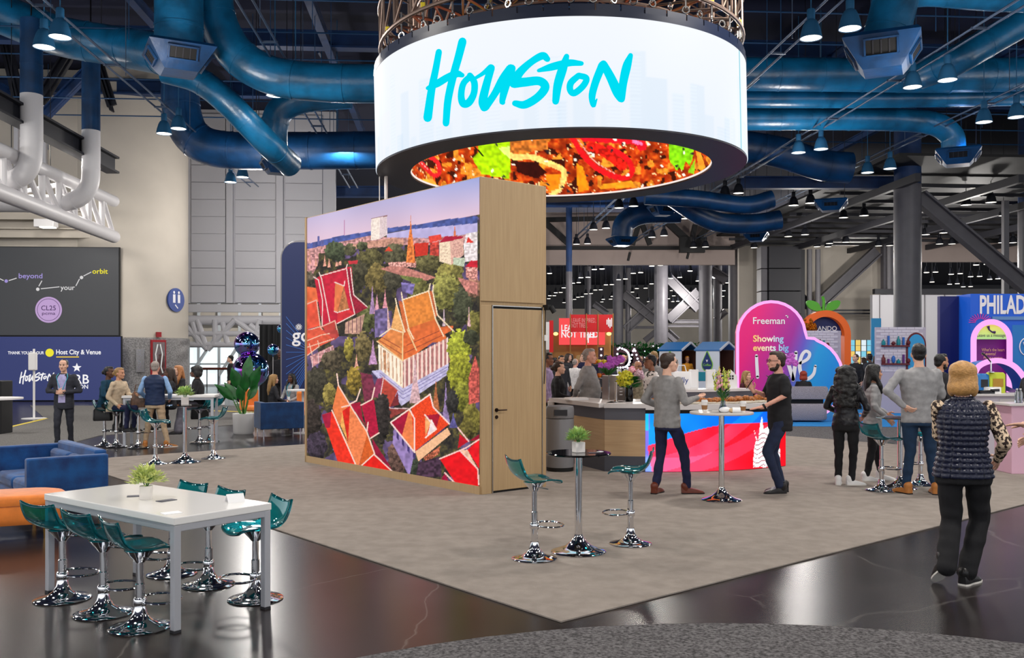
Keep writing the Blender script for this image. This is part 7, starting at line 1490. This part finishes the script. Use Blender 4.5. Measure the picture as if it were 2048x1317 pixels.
# phone message arch
dA = 17.4; ox = 1982; ph = tag(thing('message_arch','x','x',dp(ox,dA)), 'glowing pink message arch with a phone emblem in front of the blue booth', 'arch'); hw = 37*dA/F; zc = CH+(HY-682)*dA/F
def arch_pts(w, n=20, z0=.3): return [(-w,z0)]+[(-w*math.cos(a*math.pi/n), zc+w*math.sin(a*math.pi/n)*1.05) for a in range(n+1)]+[(w,z0)]
grad_mat('arch_side',[(0,(30,110,190)),(1,(150,30,140))],1,1.2,2.5); ap = arch_pts(hw); MB().rings([[(x+dx,y,z) for x, z in ap] for y, dx in ((0,0),(.7,.45))],caps=False).build('shell', 'arch_side', ph, 40)
MB().tube([(x,-.02,z) for x, z in arch_pts(hw-.01)],.052,10).build('lit_rim', 'neon_pink', ph)
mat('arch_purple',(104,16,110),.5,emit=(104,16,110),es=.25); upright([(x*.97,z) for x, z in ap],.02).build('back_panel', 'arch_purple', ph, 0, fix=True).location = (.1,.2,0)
grad_mat('arch_sign',[(0,(96,196,190)),(.5,(170,206,120)),(1,(226,206,80))],1,1.85,2.4,.4); zf = CH+(HY-679)*dA/F
upright([(-hw*.95,zf)]+[(-hw*.95*math.cos(a*math.pi/20), zc+hw*.95*math.sin(a*math.pi/20)*1.05) for a in range(2,19)]+[(hw*.95,zf)],.02).build('sign_panel', 'arch_sign', ph, 0, fix=True)
mat('ink_plum',(60,30,90),.5); sgn(ph,'Leave us a message',1981,674,.085,'ink_plum',.004,ox,dA,-.03,'CENTER',fit=.53); x, z = loc_xz(1982,659,ox,dA); MB().tube([(x-.07,-.03,z+.06),(x-.05,-.03,z-.01),(x+.0,-.03,z-.05),(x+.06,-.03,z-.06)],[.028,.014,.014,.028],8).build('phone_emblem', 'ink_plum', ph)
mat('print_peach',(236,186,140),.5); sgn(ph,"What's the heart",1972,703,.085,'print_peach',.004,ox,dA,.165,fit=.44); sgn(ph,'of events?',1972,711,.085,'print_peach',.004,ox,dA,.165,fit=.27); sgn(ph,'Pick up a receiver',1976,718,.06,'print_peach',.001,ox,dA,.165,fit=.36)
MB().tube([(hw+.3+.12*math.cos(a*.314),-.02,CH+(HY-694)*dA/F+.16*math.sin(a*.314)) for a in range(20)],.01,6,closed=True).build('emblem_ring', 'print_white', ph); MB().tube([(hw+.26,-.02,CH+(HY-690)*dA/F+.05),(hw+.28,-.02,CH+(HY-694)*dA/F),(hw+.34,-.02,CH+(HY-699)*dA/F)],[.02,.01,.02],7).build('emblem_phone', 'print_white', ph)
MB().box((hw+.3,.0,1.2),(.5,.02,2.3)).build('side_board', 'kiosk_blue', ph, 0)
d2 = 16.6; t = tag(thing('light_arc','x','x',dp(2000,d2)), 'low glowing pink arc standing over the blue case', 'arch'); q = [((px-2000)*d2/F,0,CH+(HY-py)*d2/F) for px, py in ((1950,746),(1958,733),(1976,724),(2000,722),(2022,729),(2038,742),(2052,764),(2056,790))]; MB().tube([tuple(v) for v in spline(q,5)],.05,10).build('lit_tube', 'neon_pink', t)
q2 = [tuple(v) for v in spline(q,5)]; MB().rings([[(v[0],y,v[2]) for v in q2] for y in (.02,.5)],caps=False).build('hood', 'kiosk_blue', t, 40); MB().box((-.42,.2,.75),(.06,.3,1.5)).build('post', 'steel_dark', t, 0); MB().box((.5,.2,.55),(.06,.3,1.1)).build('post', 'steel_dark', t, 0)
# counters right
p0 = dp(2000,15.9); t = tag(thing('booth_counter','x','x',p0), 'pale grey booth counter behind the vest woman', 'counter'); mat('counter_lilac',(206,200,212),.4)
MB().box((0,.3,.55),(1.0,.6,1.08)).build('carcass', 'counter_lilac', t, 0); MB().box((-.05,.28,1.1),(1.3,.7,.04)).build('countertop', 'counter_white', t, 0, .005); MB().box((.2,-.006,.55),(.42,.01,.96)).build('door_panel', 'counter_white', t, 0)
def on_counter(nm, px, size, m, lab, z=1.12, d=16.1, cat='box', rz=0, extra=None):
    q = dp(px,d,z); t = tag(thing(nm,'x','x',q,rz), lab, cat); slab(MB(), rrect(size[0],size[1],min(size[:2])*.25), [(0,0),(size[2]*.9,0),(size[2],min(size)*.15)]).build('body', m, t, 50)
    MB().box((0,-size[1]/2-.004,size[2]*.5),(size[0]*.6,.008,size[2]*.4)).build('front_plate', extra or 'steel_dark', t, 0); return t
mat('lime_box',(190,204,50),.5); on_counter('sound_bar',1968,(.34,.12,.06),'black_gloss','low black device on the booth counter','%s' and 1.12,15.95,'device'); on_counter('white_case',1985,(.26,.16,.11),'white_gloss','rounded white case on the booth counter',1.12,16.15,'case'); on_counter('lime_box',1990,(.3,.2,.36),'lime_box','lime green box at the back of the booth counter',1.12,16.32,'box',0,'leg_gold'); on_counter('blue_box',1963,(.2,.2,.34),'kiosk_blue','blue box at the back left of the booth counter',1.12,16.3,'box')
q = dp(1982,16.22,1.48); t = tag(thing('microphone_stand','x','x',q), 'small chrome microphone stand on top of the lime box', 'microphone'); MB().lathe([(.06,0),(.06,.01),(.012,.03),(.012,.2)],12).build('stand', 'chrome', t); MB().tube([(0,0,.18),(-.1,0,.3),(-.16,0,.34)],[.012,.014,.02],8).build('boom', 'steel_dark', t)
p0 = dp(2062,13.8); t = tag(thing('pink_podium','x','x',p0), 'pale pink podium cut by the right picture edge', 'podium'); mat('podium_pink',(222,178,200),.5); MB().box((0,.25,.52),(.58,.5,1.02)).build('body', 'podium_pink', t, 0, .01); MB().box((0,.25,1.045),(.68,.58,.035)).build('top', 'counter_white', t, 0, .005)
mat('bottle_plastic',(220,230,236),.05,trans=.9)
for k, (px, lab) in enumerate(((2034,'clear water bottle on the pink podium, left one'),(2041,'clear water bottle on the pink podium, right one'))):
    t = tag(thing('water_bottle','x','x',dp(px,13.95,1.0625)), lab, 'bottle'); MB().lathe([(0,0),(.03,0),(.033,.02),(.033,.15),(.014,.19),(.014,.205)],16,caps=False).build('bottle', 'bottle_plastic', t); MB().lathe([(.015,.205),(.015,.22)],12).build('bottle_cap', 'white', t)
# ------------------------------------------------------------------ left background
m = mat('foil',(190,60,196),.05,1,noise_=(2.2,0),col2=(70,190,226)); b = m.node_tree.nodes['Principled BSDF']  # shifting iridescent sheen painted into the colour as magenta and cyan noise
if 'Thin Film Thickness' in b.inputs: b.inputs['Thin Film Thickness'].default_value = 0; b.inputs['Thin Film IOR'].default_value = 1.8
def balloon(px, py, d, r, lab):
    p = W(px,py,d); t = tag(thing('foil_balloon','x','x',p), lab, 'balloon'); MB().ell((0,0,0),(r,r,r),None,36,24).build('balloon', 'foil', t, 80); MB().lathe([(.02,-r-.04),(.012,-r),(.03,-r+.01)],10).build('knot', 'foil', t); MB().tube([(0,0,-r-.03),(0,0,-p.z+.02)],.006,5).build('tether', 'white', t)
balloon(502,741,26.5,.51,'large iridescent foil balloon behind the banana-leaf plant'); balloon(494,689,26.5,.36,'smaller iridescent foil balloon stacked on the large one'); balloon(546,700,26.0,.16,'small iridescent balloon before the black drape'); balloon(563,658,26.3,.13,'tiny iridescent balloon at the edge of the navy arch sign')
t = tag(thing('drape','x','x',dp(545,30)), 'black drape panel behind the small balloons', 'drape'); mb = MB(); zt_ = CH+(HY-650)*30/F
mb.rings([[(-.42+i*.035,.03*math.sin(i*1.3),z) for i in range(40)]+[(-.42+i*.035,.08+.03*math.sin(i*1.3),z) for i in range(39,-1,-1)] for z in (0.01,zt_)]); mb.build('cloth', 'black', t, 60); MB().tube([(-.45,.05,zt_),(1.0,.05,zt_)],.03,8).build('pole', 'steel_dark', t)
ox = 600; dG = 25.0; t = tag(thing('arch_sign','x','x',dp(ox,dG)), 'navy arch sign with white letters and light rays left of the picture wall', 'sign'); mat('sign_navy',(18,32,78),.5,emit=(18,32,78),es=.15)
zt_ = CH+(HY-487)*dG/F; xl_ = (568-ox)*dG/F; r_ = .42; q = [(xl_,.02)]+[(xl_+r_-r_*math.cos(a*math.pi/16), zt_-r_+r_*math.sin(a*math.pi/16)) for a in range(9)]+[(1.6,zt_),(1.6,.02)]
upright(q,.25).build('board', 'sign_navy', t, 0, fix=True); MB().tube([(x,-.1,z) for x, z in q],.07,8).build('metal_edge', 'steel_pale', t)
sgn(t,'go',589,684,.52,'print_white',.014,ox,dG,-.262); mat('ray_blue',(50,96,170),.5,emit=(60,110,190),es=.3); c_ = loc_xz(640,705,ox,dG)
for k in range(16): a_ = R(150+k*6); MB().bar((c_[0]+.25*math.cos(a_),-.256,c_[1]+.25*math.sin(a_)),(max(xl_+.12,c_[0]+1.9*math.cos(a_)),-.256,c_[1]+1.9*math.sin(a_)) if abs(math.cos(a_)) > .2 else (c_[0],-.256,c_[1]-1.2),.012,.006,up=(0,1,0)).build('ray', 'ray_blue', t, 0)
x, z = loc_xz(602,655,ox,dG); mb = MB()
for k in range(6): a_ = k*math.pi/6; mb.bar((x-.09*math.cos(a_),-.258,z-.09*math.sin(a_)),(x+.09*math.cos(a_),-.258,z+.09*math.sin(a_)),.014,.006,up=(0,1,0))
mb.build('star', 'print_white', t, 0)
# fittings on the round pier
pc = Vector((pier.location.x, pier.location.y, 0)); mat('fire_red',(150,24,34),.4); mat('sign_blue',(20,60,140),.4)
a_ = R(-42); q = pc+Vector((2.34*math.cos(a_),2.34*math.sin(a_),0)); t = tag(thing('fire_cabinet','x','x',(q.x,q.y,.9),a_+R(90)), 'red fire hose cabinet with glass door on the granite pier', 'fire cabinet')
MB().box((0,.06,.72),(.62,.16,1.5)).build('case', 'fire_red', t, 0, .01); MB().box((0,-.03,.72),(.5,.012,1.32)).build('glass_door', 'glass_clear', t, 0)
for s_ in (-1,1): MB().tube([(s_*.05,-.022,1.3),(s_*.14,-.022,.9),(s_*.08,-.022,.4),(s_*.16,-.022,.15)],.03,8).build('hose', 'white', t)
MB().box((0,.0,1.68),(.18,.12,.2)).build('alarm', 'fire_red', t, 0)
a_ = R(-20); q = pc+Vector((2.27*math.cos(a_),2.27*math.sin(a_),0)); t = tag(thing('restroom_sign','x','x',(q.x,q.y,CH+(HY-598)*36.6/F),a_+R(90)), 'round blue restroom sign with white figures and arrow on the pier', 'sign'); me = MB().lathe([(.0,-.03),(.48,-.03),(.48,.03),(.0,.03)],40,caps=False).build('disc', 'sign_blue', t); me.rotation_euler = (R(90),0,0)
for s_ in (-.14,.14): MB().ell((s_,-.035,.3),(.055,.012,.06),None,10,6).build('figure_head', 'print_white', t); MB().box((s_,-.036,.05),(.14,.012,.34)).build('figure_body', 'print_white', t, 0)
MB().bar((-.08,-.036,-.2),(.08,-.036,-.34),.05,.012,up=(0,1,0)).build('arrow', 'print_white', t, 0)
# red-brown handrail before the glazing
t = tag(thing('handrail','x','x',dp(430,46)), 'red-brown handrail in front of the bright glazing', 'railing'); mat('rail_brown',(120,52,38),.5); z = CH+(HY-738)*46/F
MB().tube([(-.9,0,.0),(-.9,0,z-.12),(-.78,0,z),(2.4,0,z)],.06,10).build('top_rail', 'rail_brown', t); MB().tube([(-1.35,0,0),(-1.35,0,z)],.06,10).build('end_post', 'rail_brown', t)
for k in range(6): MB().tube([(-.4+k*.55,0,0),(-.4+k*.55,0,z)],.025,8).build('baluster', 'steel_dark', t)
# handbags in the seated group
mat('bag_black',(18,16,18),.4); mat('bag_brown',(92,66,52),.5,noise_=(14,.4))
for p, sz, m_, lab in ((gp(402,878,.42),(.42,.2,.34),'bag_black','black handbag hanging from the stool of the black jacket woman'),(gp(278,893,.76),(.3,.2,.3),'bag_brown','brown patterned bag on the empty teal stool'),(gp(206,893,.5),(.36,.18,.26),'bag_black','black bag hanging under the teal top woman')):
    t = tag(thing('handbag','x','x',p,R(15)), lab, 'bag'); slab(MB(), rrect(sz[0],sz[1],.06), [(0,.01),(.03,0),(sz[2]*.8,.01),(sz[2],.05)]).build('body', m_, t, 50); MB().tube([(-sz[0]*.28,0,sz[2]*.9),(-sz[0]*.2,0,sz[2]+.14),(sz[0]*.2,0,sz[2]+.14),(sz[0]*.28,0,sz[2]*.9)],.012,6).build('strap', m_, t)

# ------------------------------------------------------------------ hand everything to the scene
for o in list(COL.objects): SC.collection.objects.link(o)
bpy.data.collections.remove(COL)
